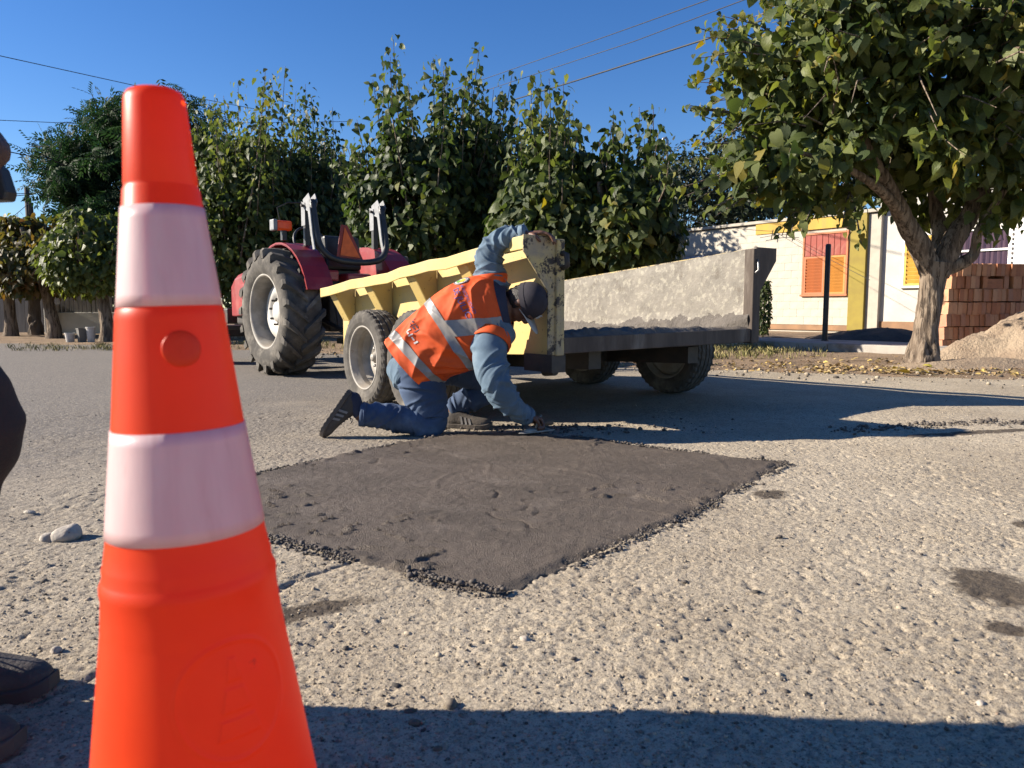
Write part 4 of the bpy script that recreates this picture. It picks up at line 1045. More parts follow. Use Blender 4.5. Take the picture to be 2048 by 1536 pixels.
def mulberry(label, base, trunk, limbs, shoots, leaf, r_seed, material=MULB, kind='heart', n_single=0, tint=(0.1, 0.75), yellow_top=0.25, name='mulberry_tree', bark=BARK, group=None, droop=0.65):
    """limbs: list of point rows; shoots: dict(n, tops=[(x,y,z,spread)], ...); leaves sit along every shoot"""
    r = np.random.default_rng(r_seed)
    root = empty(name, base, 0, label, 'tree', group)
    V, F = trunk_mesh(trunk, 72, 0.10, r_seed, k=90)
    put('trunk', np_mesh('trunk', V, F), bark, root, world=True, smooth_on=True)
    for i, L in enumerate(limbs):
        V, F = trunk_mesh(L, 14, 0.07, r_seed + i)
        put('limb', np_mesh('limb', V, F), bark, root, world=True, smooth_on=True)
    P, O, S, TI = [], [], [], []
    tw = MB()
    lens, pitch = shoots['len'], shoots['gap']
    c = np.array(shoots['center'], float); rad = np.array(shoots['radius'], float)
    for q in range(shoots['n']):
        # origin inside the crown, pointing out and up
        d = r.normal(0, 1, 3); d /= np.linalg.norm(d)
        if 'zmin' in shoots and d[2] < shoots['zmin']: d[2] = abs(d[2]) * 0.4; d /= np.linalg.norm(d)
        o = c + d * rad * r.uniform(*shoots.get('start', (0.15, 0.75)))
        up = shoots['up'] + 0.25 * r.normal()
        dirv = d * np.array([1, 1, 0.6]) * shoots['out'] + np.array([0, 0, up]) + r.normal(0, 0.16, 3)
        dirv /= np.linalg.norm(dirv)
        L = r.uniform(*lens)
        m_ = max(3, int(L / pitch))
        t = np.linspace(0, 1, m_)
        sag = shoots.get('sag', 0.0)
        pts = o + dirv * (t * L)[:, None] + np.array([0, 0, -1]) * (sag * L * t ** 2)[:, None] + 0.03 * np.stack([np.sin(t * 7 + q), np.cos(t * 6 + q), 0 * t], 1)
        if q % shoots.get('twig_every', 2) == 0:
            tw.tube([pts[0], pts[m_ // 2], pts[-1]], [0.012, 0.008, 0.003], 5, False)
        az = np.arange(m_) * 2.4 + q
        out = np.stack([np.cos(az), np.sin(az), np.zeros(m_)], 1) * 0.8 + d * np.array([1, 1, 0.3]) * 0.5
        out /= np.linalg.norm(out, axis=1, keepdims=True)
        P.append(pts + out * leaf * 0.35 + r.normal(0, leaf * 0.25, (m_, 3))); O.append(out)
        S.append(leaf * r.uniform(0.45, 1.25, m_) * (1 - 0.45 * t ** 3))
        TI.append(r.uniform(*tint, m_) * 0.75 + yellow_top * t ** 2 * r.uniform(0.3, 1.0) + 0.1 * r.normal(0, 1, m_))
    for (x, y, z, n_, s_) in shoots.get('fill', []):
        k = r.normal(0, 1, (n_, 3)); k /= np.linalg.norm(k, axis=1, keepdims=True)
        P.append(np.array([x, y, z]) + k * np.array(s_) * r.uniform(0.35, 1, (n_, 1)) ** 0.6); O.append(k); S.append(leaf * r.uniform(0.7, 1.2, n_)); TI.append(r.uniform(*tint, n_) * 0.8)
    P, O, S, TI = np.concatenate(P), np.concatenate(O), np.concatenate(S), np.clip(np.concatenate(TI), 0, 0.66)
    odd = r.uniform(0, 1, len(TI)) > 0.975; TI[odd] = 0.7
    if 'clump' in shoots:
        k = vn3(P, 1.15, r_seed) + .5 * vn3(P, 2.6, r_seed + 3) > -shoots['clump']
        P, O, S, TI = P[k], O[k], S[k], TI[k]
    for (ax_, ay_, bx_, by_, Yt) in shoots.get('tips', []):
        for rep in range(3):
            s_, e_ = np.array(at(ax_, ay_, Yt + .3)), np.array(at(bx_, by_, Yt)) + r.normal(0, .09, 3)
            t = np.linspace(0, 1, 15)[:, None]; pts = s_ + (e_ - s_) * t + np.array([0, 0, -.12]) * t ** 2
            tw.tube([pts[0], pts[7], pts[-1]], [.014, .010, .004], 5, False)
            az = np.arange(15) * 2.4 + rep; out = np.stack([np.cos(az), np.sin(az), 0 * az], 1)
            P = np.concatenate([P, pts + out * leaf * .3]); O = np.concatenate([O, out]); S = np.concatenate([S, leaf * r.uniform(.6, 1.1, 15) * (1 - .4 * t[:, 0] ** 3)]); TI = np.concatenate([TI, r.uniform(.25, .62, 15)])
    T, Nn = frames(O, r, droop)
    crown_objects(root, P, T, Nn, S, kind, r, TI, material, n_single, name='crown')
    if tw.v: put('twigs', tw.mesh('twigs'), bark, root, world=True, smooth_on=True)['kind'] = 'stuff'
    return root

# right-hand mulberry with its forked trunk
TY = 8.7
b = at(1848, 735, TY); tb = vz(b.x, b.y)
def q(px, py, Y=TY, r=0.1): p = at(px, py, Y); return (p.x, p.y, p.z, r)
F0 = q(1870, 525, TY, 0.165)
trunk = [(b.x - 0.07, b.y, tb - 0.15, 0.24), (b.x - 0.03, b.y, tb + 0.02, 0.195), q(1848, 690, TY, 0.148), q(1857, 620, TY, 0.126), q(1865, 560, TY, 0.136), F0]
limbs = [[q(1864, 550, TY, .12), q(1838, 490, TY - .05, .12), q(1812, 445, TY - .15, .10), q(1780, 380, TY - .3, .08), q(1730, 290, TY - .45, .06), q(1690, 180, TY - .5, .035)],
         [q(1876, 550, TY, .12), q(1905, 485, TY, .12), q(1938, 430, TY + .05, .10), q(1975, 350, TY + .1, .08), q(2020, 250, TY + .1, .06), q(2060, 120, TY, .035)],
         [q(1872, 545, TY + .08, .10), q(1880, 480, TY + .3, .09), q(1870, 400, TY + .5, .07), q(1850, 250, TY + .6, .05), q(1840, 80, TY + .5, .03)],
         [q(1885, 540, TY, .09), q(1935, 520, TY - .1, .065), q(1950, 500, TY - .12, .055), q(1960, 455, TY - .2, .045), q(2010, 380, TY - .3, .03)],
         [q(1812, 440, TY - .15, .07), q(1760, 380, TY - .5, .05), q(1680, 330, TY - .8, .03), q(1580, 300, TY - 1.0, .018)]]
c = at(1820, 165, TY)
mulberry('large leafy mulberry with a forked ridged trunk, standing beside the brick stack', (b.x, b.y, tb), trunk, limbs,
         dict(n=430, fill=[(at(1735, 315, 8.3).x, 8.2, at(1735, 315, 8.3).z, 1200, (1.2, 1.0, .62)), (at(1960, 350, 8.9).x, 8.9, at(1960, 350, 8.9).z, 1600, (1.3, 1.0, .62)), (at(1560, 290, 8.0).x, 7.9, at(1560, 290, 8.0).z, 380, (.7, .6, .6)), (at(1850, 120, 8.4).x, 8.5, at(1850, 120, 8.4).z, 2200, (1.9, 1.2, 1.2))], center=(c.x, c.y, c.z), radius=(2.25, 1.7, 1.55), len=(0.5, 1.25), gap=0.042, out=1.0, up=0.25, sag=0.28, start=(0.25, 0.80), zmin=-0.75, twig_every=1, clump=.10, tips=[(1560, 250, 1386, 178, 8.2), (1560, 300, 1402, 235, 8.0), (1540, 330, 1380, 352, 7.9), (1520, 330, 1410, 300, 8.2), (1560, 360, 1440, 395, 7.8), (1600, 380, 1560, 440, 7.8), (1500, 160, 1450, 90, 8.3), (1520, 100, 1440, 60, 8.4), (1700, 380, 1690, 455, 7.9), (1980, 400, 1990, 450, 8.3), (1640, 380, 1620, 425, 7.8)]), 0.150, 11, n_single=300, yellow_top=0.28)

# the row of mulberries behind the trailer: upright shoots from pruned heads
def pollard(label, px, Yd, tops, seed, leaf=0.15, n=64, w=1.35, zc=2.1, n_single=0, fill=1500, material=MULB, group='mulberries behind the trailer', tint=(0.1, 0.75), lean=0, top_len=1.0, depth=0.85, yt=0.3):
    r = np.random.default_rng(seed)
    p = at(px, 640, Yd); z0 = vz(p.x, p.y)
    base = (p.x, p.y, z0)
    trunk = [(p.x, p.y, z0 - 0.1, 0.20), (p.x + .02, p.y, z0 + 0.3, 0.14), (p.x + lean * .5, p.y, z0 + 0.9, 0.12), (p.x + lean, p.y, z0 + 1.45, 0.14)]
    limbs = []
    for k in range(6):
        a = k * 1.05 + seed
        limbs.append([(p.x + lean, p.y, z0 + 1.35, .11), (p.x + lean + .35 * math.cos(a), p.y + .3 * math.sin(a), z0 + 1.75, .08), (p.x + lean + w * .6 * math.cos(a), p.y + depth * .6 * math.sin(a), z0 + 2.5, .045)])
    root = empty('mulberry_tree', base, 0, label, 'tree', group)
    V, F = trunk_mesh(trunk, 22, 0.06, seed)
    put('trunk', np_mesh('trunk', V, F), BARK, root, world=True, smooth_on=True)
    for i, L in enumerate(limbs):
        V, F = trunk_mesh(L, 10, 0.06, seed + i)
        put('limb', np_mesh('limb', V, F), BARK, root, world=True, smooth_on=True)
    P, O, S, TI = [], [], [], []
    tw = MB()
    ends = [at(tx, ty, Yd + dy) for tx, ty, dy in tops]
    for i in range(n - len(tops)):
        # more shoots, below the line of the tall ones
        e = ends[int(r.integers(len(tops)))]; f = r.uniform(0.40, 0.90)
        hz = z0 + 1.7 + (e.z - z0 - 1.7) * f
        ends.append(Vector((e.x + r.normal(0, 0.16), p.y + r.normal(0, depth * 0.65), hz)))
    for i, e in enumerate(ends):
        sx, sy = p.x + lean + (e.x - p.x - lean) * r.uniform(0.35, 0.6), p.y + (e.y - p.y) * r.uniform(0.4, 0.8)
        s = np.array([sx, sy, z0 + 1.5 + r.uniform(-.1, .35)])
        e = np.array(e)
        L = np.linalg.norm(e - s); m_ = int(L / 0.029)
        t = np.linspace(0, 1, m_)
        bow = np.array([e[0] - s[0], e[1] - s[1], 0]) * 0.35
        pts = s + (e - s) * t[:, None] + bow * (t * (1 - t))[:, None] * 1.5 + 0.03 * np.stack([np.sin(t * 9 + i), np.cos(t * 8 + i), 0 * t], 1)
        tw.tube([pts[0], pts[m_ // 3], pts[2 * m_ // 3], pts[-1]], [0.022, 0.016, 0.010, 0.004], 5, False)
        az = np.arange(m_) * 2.4 + i
        out = np.stack([np.cos(az), np.sin(az), np.zeros(m_)], 1)
        spread = leaf * (0.65 + 0.8 * (1 - t))
        P.append(pts + out * spread[:, None] + r.normal(0, leaf * 0.3, (m_, 3))); O.append(out)
        S.append(leaf * r.uniform(0.45, 1.25, m_) * (1 - 0.25 * t ** 4))
        TI.append(r.uniform(*tint, m_) * 0.7 + yt * t ** 3 * r.uniform(0.4, 1.1))
    # hanging skirt of older leaves
    n_ = int(fill * 2.0)
    a = r.uniform(0, 2 * np.pi, n_); h = r.uniform(0, 1, n_); rr = np.sqrt(r.uniform(0.35, 1, n_))
    prof = 0.62 + 0.5 * np.sin(np.clip(h * 1.15, 0, 1) * np.pi) ** 0.8
    pp = np.stack([p.x + lean + np.cos(a) * rr * w * prof, p.y + np.sin(a) * rr * depth * 1.15 * prof, z0 + 1.05 + h * zc + 0.25 * vn2(np.cos(a) * 3, np.sin(a) * 3, 1, seed)], 1)
    keep = vn3(pp, 1.6, seed) > -0.22
    pp = pp[keep]; oo = np.stack([np.cos(a), np.sin(a), 0 * a], 1)[keep]
    P.append(pp); O.append(oo); S.append(leaf * r.uniform(0.7, 1.25, len(pp))); TI.append(r.uniform(tint[0], tint[1], len(pp)) * 0.75 + 0.12 * (h[keep] < 0.3))
    P, O, S, TI = np.concatenate(P), np.concatenate(O), np.concatenate(S), np.clip(np.concatenate(TI), 0, 0.66)
    odd = r.uniform(0, 1, len(TI)) > 0.985; TI[odd] = 0.68
    T, Nn = frames(O, r, 0.75)
    crown_objects(root, P, T, Nn, S, 'heart' if Yd < 16 else 'plain', r, TI, material, n_single, name='crown')
    put('shoots', tw.mesh('shoots'), BARK, root, world=True, smooth_on=True)['kind'] = 'stuff'
    return root

pollard('tall mulberry of upright leafy shoots rising behind the yellow trailer side', 860, 13.6,
        [(785, 78, 0), (748, 160, .3), (820, 170, -.3), (868, 115, 0), (890, 125, .4), (955, 92, 0), (930, 150, -.4), (715, 240, 0), (705, 300, -.2), (990, 175, .2), (1025, 140, 0), (1010, 190, -.3)], 31, n=78, w=1.30, zc=2.6, n_single=300, fill=2300)
pollard('mulberry with two leafy spires behind the worker\'s raised arm', 1105, 12.4,
        [(1060, 150, 0), (1100, 158, .2), (1130, 165, -.2), (1140, 205, 0), (1040, 270, -.3), (1150, 260, .3), (1080, 200, -.3)], 32, n=46, w=0.95, zc=1.9, n_single=300, fill=1700)
pollard('lower mulberry with drooping leaves just left of the concrete post', 1245, 12.0,
        [(1225, 222, 0), (1280, 215, .2), (1310, 212, 0), (1200, 285, -.2), (1250, 255, -.3), (1320, 290, .2)], 33, n=36, w=0.80, zc=1.55, n_single=300, fill=1500, tint=(0.15, 0.7), yt=0.2)
pollard('dense mulberry with narrow spires behind the tractor, next to the cone', 480, 17.5,
        [(475, 160, 0), (420, 200, .4), (540, 172, 0), (572, 132, 0), (510, 215, -.4), (440, 240, 0), (395, 250, .3), (410, 320, -.5)], 34, n=80, w=1.75, zc=3.3, leaf=0.165, fill=3400, n_single=120, depth=1.3)
pollard('mulberry with a pointed top behind the tractor seat and roll bar', 630, 18.5,
        [(610, 168, 0), (625, 195, .3), (668, 215, 0), (650, 235, -.4), (675, 270, .2), (590, 240, .2)], 35, n=60, w=1.7, zc=3.0, leaf=0.165, fill=3400, n_single=120, depth=1.3, tint=(0.05, 0.5), yt=0.15)
# far left, beyond the side street
pollard('yellowing mulberry with thin tops at the far left edge', 20, 19.0, [(35, 425, 0), (10, 440, .4), (60, 470, 0), (-20, 430, 0), (-60, 400, 0), (85, 480, -.3)], 36, n=40, w=1.6, zc=1.75, leaf=0.17, fill=2000, tint=(0.3, 0.85), yt=0.4, group='mulberries beyond the side street')
pollard('mulberry with browning leaves left of the cone, beyond the side street', 105, 18.0, [(90, 450, 0), (130, 440, .4), (160, 455, 0), (110, 470, -.3)], 37, n=36, w=1.25, zc=1.7, leaf=0.17, fill=1900, material=MULB_AUT, tint=(0.0, 0.62), yt=0.2, group='mulberries beyond the side street', lean=-0.15)
pollard('mulberry with bright green leaves directly beside the cone\'s left edge', 212, 16.5, [(190, 470, 0), (240, 440, .4), (215, 480, 0), (260, 430, -.3)], 38, n=36, w=1.05, zc=1.6, leaf=0.16, fill=1900, tint=(0.35, 0.85), yt=0.3, group='mulberries beyond the side street', lean=-0.1)

# feathery tree behind the cone
p = at(260, 640, 21); z0 = vz(p.x, p.y)
def fq(px, py, Y, r): v = at(px, py, Y); return (v.x, v.y, v.z, r)
r = np.random.default_rng(41)
root = empty('feathery_tree', (p.x, p.y, z0), 0, 'tall dark tree with feathery layered foliage behind the orange cone', 'tree')
V, F = trunk_mesh([(p.x, p.y, z0 - .1, .3), (p.x, p.y, z0 + 1.2, .22), fq(255, 500, 21, .2), fq(250, 400, 21, .14), fq(260, 300, 21, .07)], 18, .05, 3)
put('trunk', np_mesh('trunk', V, F), BARK_D, root, world=True, smooth_on=True)
P, O, S, TI = [], [], [], []
tw = MB()
ends = [(75, 290), (100, 270), (130, 265), (90, 340), (110, 400), (150, 330), (195, 195), (225, 190), (180, 240), (210, 220), (260, 185), (330, 175), (370, 190), (400, 205), (430, 225), (300, 190), (160, 290), (140, 430), (170, 470), (100, 310), (350, 240), (410, 260), (440, 300), (215, 300), (260, 260), (200, 380), (230, 440), (290, 330), (340, 330), (120, 360)]
for i in range(150):
    ex, ey = ends[i % len(ends)]
    e = np.array(at(ex + r.normal(0, 14), ey + r.normal(0, 12) + (i // len(ends)) * 14, 21 + r.normal(0, 1.3)))
    s = np.array(at(255, 430 - r.uniform(0, 130), 21))
    s = s + (e - s) * 0.3
    m_ = 22; t = np.linspace(0, 1, m_)
    pts = s + (e - s) * t[:, None] + np.array([0, 0, 0.5]) * (t * (1 - t))[:, None]
    if i % 3 == 0: tw.tube([s, pts[m_ // 2], e], [0.05, 0.03, 0.008], 5, False)
    for rep in range(2):
        az = np.arange(m_) * 2.4 + i + rep
        out = np.stack([np.cos(az), np.sin(az), r.normal(0.1, 0.25, m_)], 1); out /= np.linalg.norm(out, axis=1, keepdims=True)
        k = t > 0.3
        P.append((pts + r.normal(0, 0.10, (m_, 3)))[k]); O.append(out[k]); S.append(r.uniform(0.28, 0.5, m_)[k]); TI.append((r.uniform(0, 0.55, m_) + 0.2 * t)[k])
P, O, S, TI = map(np.concatenate, (P, O, S, TI))
T, Nn = frames(O, r, 0.15, 0.25)
crown_objects(root, P, T, Nn, S, 'pinnate', r, np.clip(TI, 0, .65), CHINA, name='crown')
put('branches', tw.mesh('branches'), BARK_D, root, world=True, smooth_on=True)['kind'] = 'stuff'

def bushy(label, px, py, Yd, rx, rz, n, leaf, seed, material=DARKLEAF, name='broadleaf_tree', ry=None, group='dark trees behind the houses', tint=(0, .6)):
    """round dense crown made of leaf clumps on a trunk"""
    r = np.random.default_rng(seed)
    c = at(px, py, Yd); z0 = 0.15
    root = empty(name, (c.x, c.y, z0), 0, label, 'tree', group)
    V, F = trunk_mesh([(c.x, c.y, z0 - .1, .25), (c.x + .1, c.y, z0 + (c.z - z0) * .5, .17), (c.x, c.y, c.z, .1)], 14, .05, seed)
    put('trunk', np_mesh('trunk', V, F), BARK_D, root, world=True, smooth_on=True)
    k = r.normal(0, 1, (60, 3)); k /= np.linalg.norm(k, axis=1, keepdims=True)
    cl = np.array(c) + k * np.array([rx, ry or rx, rz]) * r.uniform(0.45, 1.0, (60, 1))
    w = r.integers(0, 60, n)
    d = r.normal(0, 1, (n, 3)); d /= np.linalg.norm(d, axis=1, keepdims=True)
    P = cl[w] + d * (r.uniform(0.2, 1, (n, 1)) ** 0.5) * np.array([.38 * rx, .38 * (ry or rx), .32 * rz])
    O = (P - np.array(c)); O /= np.linalg.norm(O, axis=1, keepdims=True) + 1e-9
    T, Nn = frames(O, r, 0.4)
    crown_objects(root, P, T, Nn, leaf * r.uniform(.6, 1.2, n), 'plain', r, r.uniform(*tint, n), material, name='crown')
    return root
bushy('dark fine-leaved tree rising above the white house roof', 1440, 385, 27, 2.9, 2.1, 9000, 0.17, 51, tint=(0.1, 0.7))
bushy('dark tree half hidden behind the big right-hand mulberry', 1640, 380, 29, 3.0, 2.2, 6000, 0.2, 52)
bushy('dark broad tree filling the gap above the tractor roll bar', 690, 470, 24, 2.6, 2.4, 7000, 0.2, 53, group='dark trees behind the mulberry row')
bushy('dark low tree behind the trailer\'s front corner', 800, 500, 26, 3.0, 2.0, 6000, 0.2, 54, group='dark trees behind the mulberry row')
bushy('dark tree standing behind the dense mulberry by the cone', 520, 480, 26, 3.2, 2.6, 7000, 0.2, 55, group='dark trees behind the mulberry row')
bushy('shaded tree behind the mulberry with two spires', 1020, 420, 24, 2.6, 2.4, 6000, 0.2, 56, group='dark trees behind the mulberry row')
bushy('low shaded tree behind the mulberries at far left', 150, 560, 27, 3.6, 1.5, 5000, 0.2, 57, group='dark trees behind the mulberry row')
# ---------------------------------------------------------------- houses across the street
WHITE = mat('white_block_paint', (0.47, 0.43, 0.355), (0.42, 0.385, 0.32), rough=0.85, scale=3, bump=0.3, bscale=40, bdist=0.01, dirt=(0.50, 0.44, 0.36), dirt_scale=1.8, dirt_at=(0.58, 0.8))
WHITE2 = mat('white_plaster', (0.48, 0.46, 0.41), (0.42, 0.40, 0.36), rough=0.85, scale=2, bump=0.25, bscale=30, bdist=0.01, dirt=(0.46, 0.42, 0.36), dirt_scale=1.5, dirt_at=(0.6, 0.85))
JOINT = mat('painted_joint', (0.41, 0.375, 0.31), (0.37, 0.335, 0.275), rough=0.9, bump=0.3, bscale=50)
OCHRE = mat('ochre_paint', (0.47, 0.30, 0.048), (0.40, 0.255, 0.046), rough=0.8, scale=3, bump=0.2, bscale=40, dirt=(0.38, 0.26, 0.07), dirt_scale=4, stretch=(1, 1, 0.25))
OLIVE = mat('olive_ochre_paint', (0.26, 0.20, 0.03), (0.22, 0.165, 0.028), rough=0.8, scale=3, bump=0.2, bscale=40)
PLINTH = mat('earth_red_plinth', (0.30, 0.17, 0.09), (0.22, 0.13, 0.075), rough=0.9, scale=3, bump=0.3)
SALMON = mat('salmon_shutter_paint', (0.44, 0.135, 0.045), (0.39, 0.12, 0.04), rough=0.6, scale=5, dirt=(0.37, 0.13, 0.055), dirt_scale=4)
ORANGE = mat('orange_shutter_paint', (0.50, 0.215, 0.038), (0.44, 0.19, 0.036), rough=0.6, scale=5)
REDP = mat('red_board_paint', (0.27, 0.040, 0.022), (0.22, 0.032, 0.018), rough=0.65, scale=4, dirt=(0.32, 0.095, 0.06), dirt_scale=5, dirt_at=(0.45, 0.75))
YSHUT = mat('yellow_shutter_paint', (0.60, 0.36, 0.06), (0.52, 0.30, 0.05), rough=0.6, scale=5)
BLUEG = mat('blue_grey_door', (0.30, 0.35, 0.44), (0.24, 0.29, 0.37), rough=0.6, scale=3, stretch=(4, 4, 0.3), bump=0.1)
GLASSD = mat('dark_pane', (0.03, 0.02, 0.035), (0.04, 0.03, 0.05), rough=0.08, spec=0.8)
CURT = mat('purple_curtain', (0.07, 0.04, 0.06), (0.035, 0.018, 0.038), rough=0.9, scale=2, stretch=(6, 6, 0.4))
WFRAME = mat('white_frame', (0.72, 0.71, 0.69), (0.64, 0.63, 0.61), rough=0.5)
HL, HZ, HTOP = 17.8, 0.20, 3.0
def frame_at(a, l, z=0): p = street_pt(a, l, z); return p
# local frame: x across the street (away from the camera), y along the street
hA = empty('house', street_pt(10.12, HL, 0), STREET, 'white painted block house with salmon shutters and an ochre top band', 'house')
A0, A1 = 0.38, 6.05            # y in local coordinates: window wall between pilaster and garage end
core = MB().box((3.0, 5.6, (HZ + HTOP) / 2 - 0.1), (5.93, 11.9, HTOP - HZ - 0.04 + 0.2)); core.build('wall', JOINT, hA)
WIN = (0.42, 1.66, 1.04, 2.63)      # y0, y1, z0, z1 of the shuttered window
GAR = (3.6, 5.6, HZ, 2.28)
bw, bh = 0.405, 0.2
blk = MB().box((0, 0, 0), (0.03, bw - 0.004, bh - 0.004)).mesh('block'); blk.materials.append(WHITE)
row = 0
z = HZ + 0.12 + bh / 2
def hits(y, z, R_): return R_[0] - bw / 2 + 0.02 < y < R_[1] + bw / 2 - 0.02 and R_[2] - bh / 2 + 0.02 < z < R_[3] + bh / 2 - 0.02
cutblk = {}
while z < HTOP - 0.05:
    y = A0 + bw / 2 - (bw / 2 if row % 2 else 0)
    while y < A1 + 0.2:
        lo, hi = max(y - bw / 2, A0), min(y + bw / 2, A1)
        segs = [(lo, hi)]
        for R_ in (WIN, GAR):
            if R_[2] - 0.02 < z < R_[3] + 0.02:
                ns = []
                for a, b_ in segs:
                    if b_ <= R_[0] or a >= R_[1]: ns.append((a, b_))
                    else:
                        if a < R_[0]: ns.append((a, R_[0]))
                        if b_ > R_[1]: ns.append((R_[1], b_))
                segs = ns
        for a, b_ in segs:
            if b_ - a < 0.03: continue
            o = put('block', blk, None, hA); o.location = (0.022 + random.uniform(-0.0025, 0.0025), (a + b_) / 2, z); o.scale = (1, (b_ - a - 0.004) / (bw - 0.004), 1)
        y += bw
    z += bh; row += 1
MB().box((0.018, (A0 + A1) / 2, HZ + 0.05), (0.05, A1 - A0, 0.13)).build('plinth', PLINTH, hA)
MB().box((0.006, (A0 + 3.25) / 2 - 0.14, 2.86), (0.05, 3.25 - A0 + 0.02, 0.28)).build('ochre_band', OCHRE, hA)
MB().box((-0.005, 0.16, (HZ + HTOP) / 2), (0.09, 0.40, HTOP - HZ)).build('pilaster', OLIVE, hA)
MB().box((3.0, 5.6, HTOP + 0.04), (6.1, 12.0, 0.08)).build('roof_slab', JOINT, hA, bev=0.01)
MB().box((0.012, 8.6, 1.6), (0.05, 5.1, 2.78)).build('plain_wall', WHITE, hA)
# shuttered window: frame, red boards above, two louvred leaves
def shutters(root, y0, y1, z0, z1, mats, top_mat, frame_mat, nb=7, ns=11, x=0.0, top=0.36):
    w = empty('window', (x, 0, 0)); w.parent = root
    t = 0.05
    fr = MB().box((0, (y0 + y1) / 2, z1 - t / 2), (0.07, y1 - y0, t)).box((0, y0 + t / 2, (z0 + z1) / 2), (0.07, t, z1 - z0 - 2 * t)).box((0, y1 - t / 2, (z0 + z1) / 2), (0.07, t, z1 - z0 - 2 * t)).box((-0.015, (y0 + y1) / 2, z0 + t / 2), (0.10, y1 - y0 + 0.06, t))
    fr.build('frame', frame_mat, w, bev=0.006)
    zi0, zi1, yi0, yi1 = z0 + t, z1 - t, y0 + t, y1 - t
    zm = zi1 - (zi1 - zi0) * top
    if top > 0:
        bwid = (yi1 - yi0) / nb
        me = MB().box((0, 0, 0), (0.02, bwid - 0.012, zi1 - zm - 0.01)).mesh('board'); me.materials.append(top_mat)
        for k in range(nb):
            o = put('board', me, None, w); o.location = (-0.005 + 0.003 * (k % 2), yi0 + bwid * (k + 0.5), (zm + zi1) / 2); bevel(o, 0.004)
    MB().box((0.012, (yi0 + yi1) / 2, (zi0 + zi1) / 2), (0.012, yi1 - yi0, zi1 - zi0)).build('backing', JOINT, w)
    half = (yi1 - yi0) / 2
    for k, mm in enumerate(mats):
        a = yi0 + half * k; b_ = a + half
        st = 0.045
        MB().box((-0.008, a + st / 2 + .003, (zi0 + zm) / 2), (0.045, st, zm - zi0 - 0.008)).box((-0.008, b_ - st / 2 - .003, (zi0 + zm) / 2), (0.045, st, zm - zi0 - 0.008)).box((-0.008, (a + b_) / 2, zm - st / 2 - .004), (0.045, half - 2 * st - .008, st)).box((-0.008, (a + b_) / 2, zi0 + st / 2 + .004), (0.045, half - 2 * st - .008, st)).build('shutter_leaf', mm, w)
        hgt = (zm - zi0 - 2 * st) / ns
        me = MB().box((0, 0, 0), (0.012, half - 2 * st - 0.012, hgt * 1.18), rotm(0, R(-28), 0)).mesh('slat'); me.materials.append(mm)
        for j in range(ns):
            o = put('slat', me, None, w); o.location = (-0.008, (a + b_) / 2, zi0 + st + hgt * (j + 0.5))
    return w
shutters(hA, *WIN, (ORANGE, SALMON), REDP, SALMON)
g = empty('garage_door', (0.012, 0, 0)); g.parent = hA
for k in range(10):
    MB().box((0, GAR[0] + 0.1 + k * 0.2, 1.25), (0.03, 0.188, 2.05)).build('door_board', BLUEG, g, bev=0.01)
MB().box((-0.005, 4.6, 2.31), (0.05, 2.1, 0.06)).build('lintel', JOINT, g)
# power bracket on the wall
MB().tube([(-0.12, 2.9, 2.62), (-0.12, 2.4, 2.66), (-0.12, 1.9, 2.63)], 0.008, 6).tube([(-0.12, 2.55, 2.55), (-0.12, 2.50, 2.80)], 0.012, 6).tube([(-0.12, 2.1, 2.55), (-0.12, 2.05, 2.78)], 0.012, 6).tube([(0.02, 2.5, 2.68), (-0.13, 2.5, 2.68)], 0.012, 6).build('cable_bracket', STEEL_DK, hA)

hB = empty('house', street_pt(10.02, HL - 0.0, 0), STREET, 'white plastered house behind the forked tree, with purple curtains in its window', 'house')
MB().box((3.1, -4.1, 1.7), (5.9, 7.9, 3.4)).build('wall', WHITE2, hB)
MB().box((3.1, -4.1, 3.46), (6.1, 8.1, 0.1)).build('roof_slab', JOINT, hB)
MB().box((0.14, -3.0, 0.30), (0.03, 5.9, 0.25)).build('plinth', PLINTH, hB)
w = shutters(hB, -1.86, -0.75, 1.20, 2.42, (YSHUT, YSHUT), YSHUT, WFRAME, ns=11, x=0.13, top=0.0); w.name = 'shuttered_window'
# window with purple curtains
cw = empty('curtained_window', (0.12, 0, 0)); cw.parent = hB
y0, y1, z0, z1 = -3.0, -1.98, 1.62, 2.42
MB().box((0, (y0 + y1) / 2, z1), (0.09, y1 - y0 + .12, .06)).box((0, (y0 + y1) / 2, z0), (0.09, y1 - y0 + .12, .06)).box((0, y0, (z0 + z1) / 2), (0.09, .06, z1 - z0 - .06)).box((0, y1, (z0 + z1) / 2), (0.09, .06, z1 - z0 - .06)).box((-0.01, (y0 + y1) / 2, 1.97), (0.06, y1 - y0 - .06, .045)).build('frame', WFRAME, cw, bev=0.005)
MB().box((0.012, (y0 + y1) / 2, (z0 + z1) / 2), (0.01, y1 - y0, z1 - z0)).build('pane', GLASSD, cw)
rows = []
for k in range(61):
    y = y0 + 0.04 + (y1 - y0 - 0.08) * k / 60
    rows.append([(0.004 + 0.007 * math.sin(k * 0.9) + 0.004 * math.sin(k * 2.3), y, z1 - 0.04), (0.004 + 0.007 * math.sin(k * 0.9 + .4) + 0.004 * math.sin(k * 2.3), y, z0 + 0.04)])
MB().loft(rows, False, False).build('curtain', CURT, cw, smooth_on=True)
bl = empty('hanging_cabinet', (0.1, 0, 0)); bl.parent = hB
MB().box((-0.17, -3.32, 2.06), (0.36, 0.34, 1.0)).build('casing', WFRAME, bl, bev=0.015)
for k in range(9): MB().box((-0.36, -3.18, 1.66 + k * 0.095), (0.006, 0.03, 0.05)).build('vent_slot', STEEL_DK, bl)
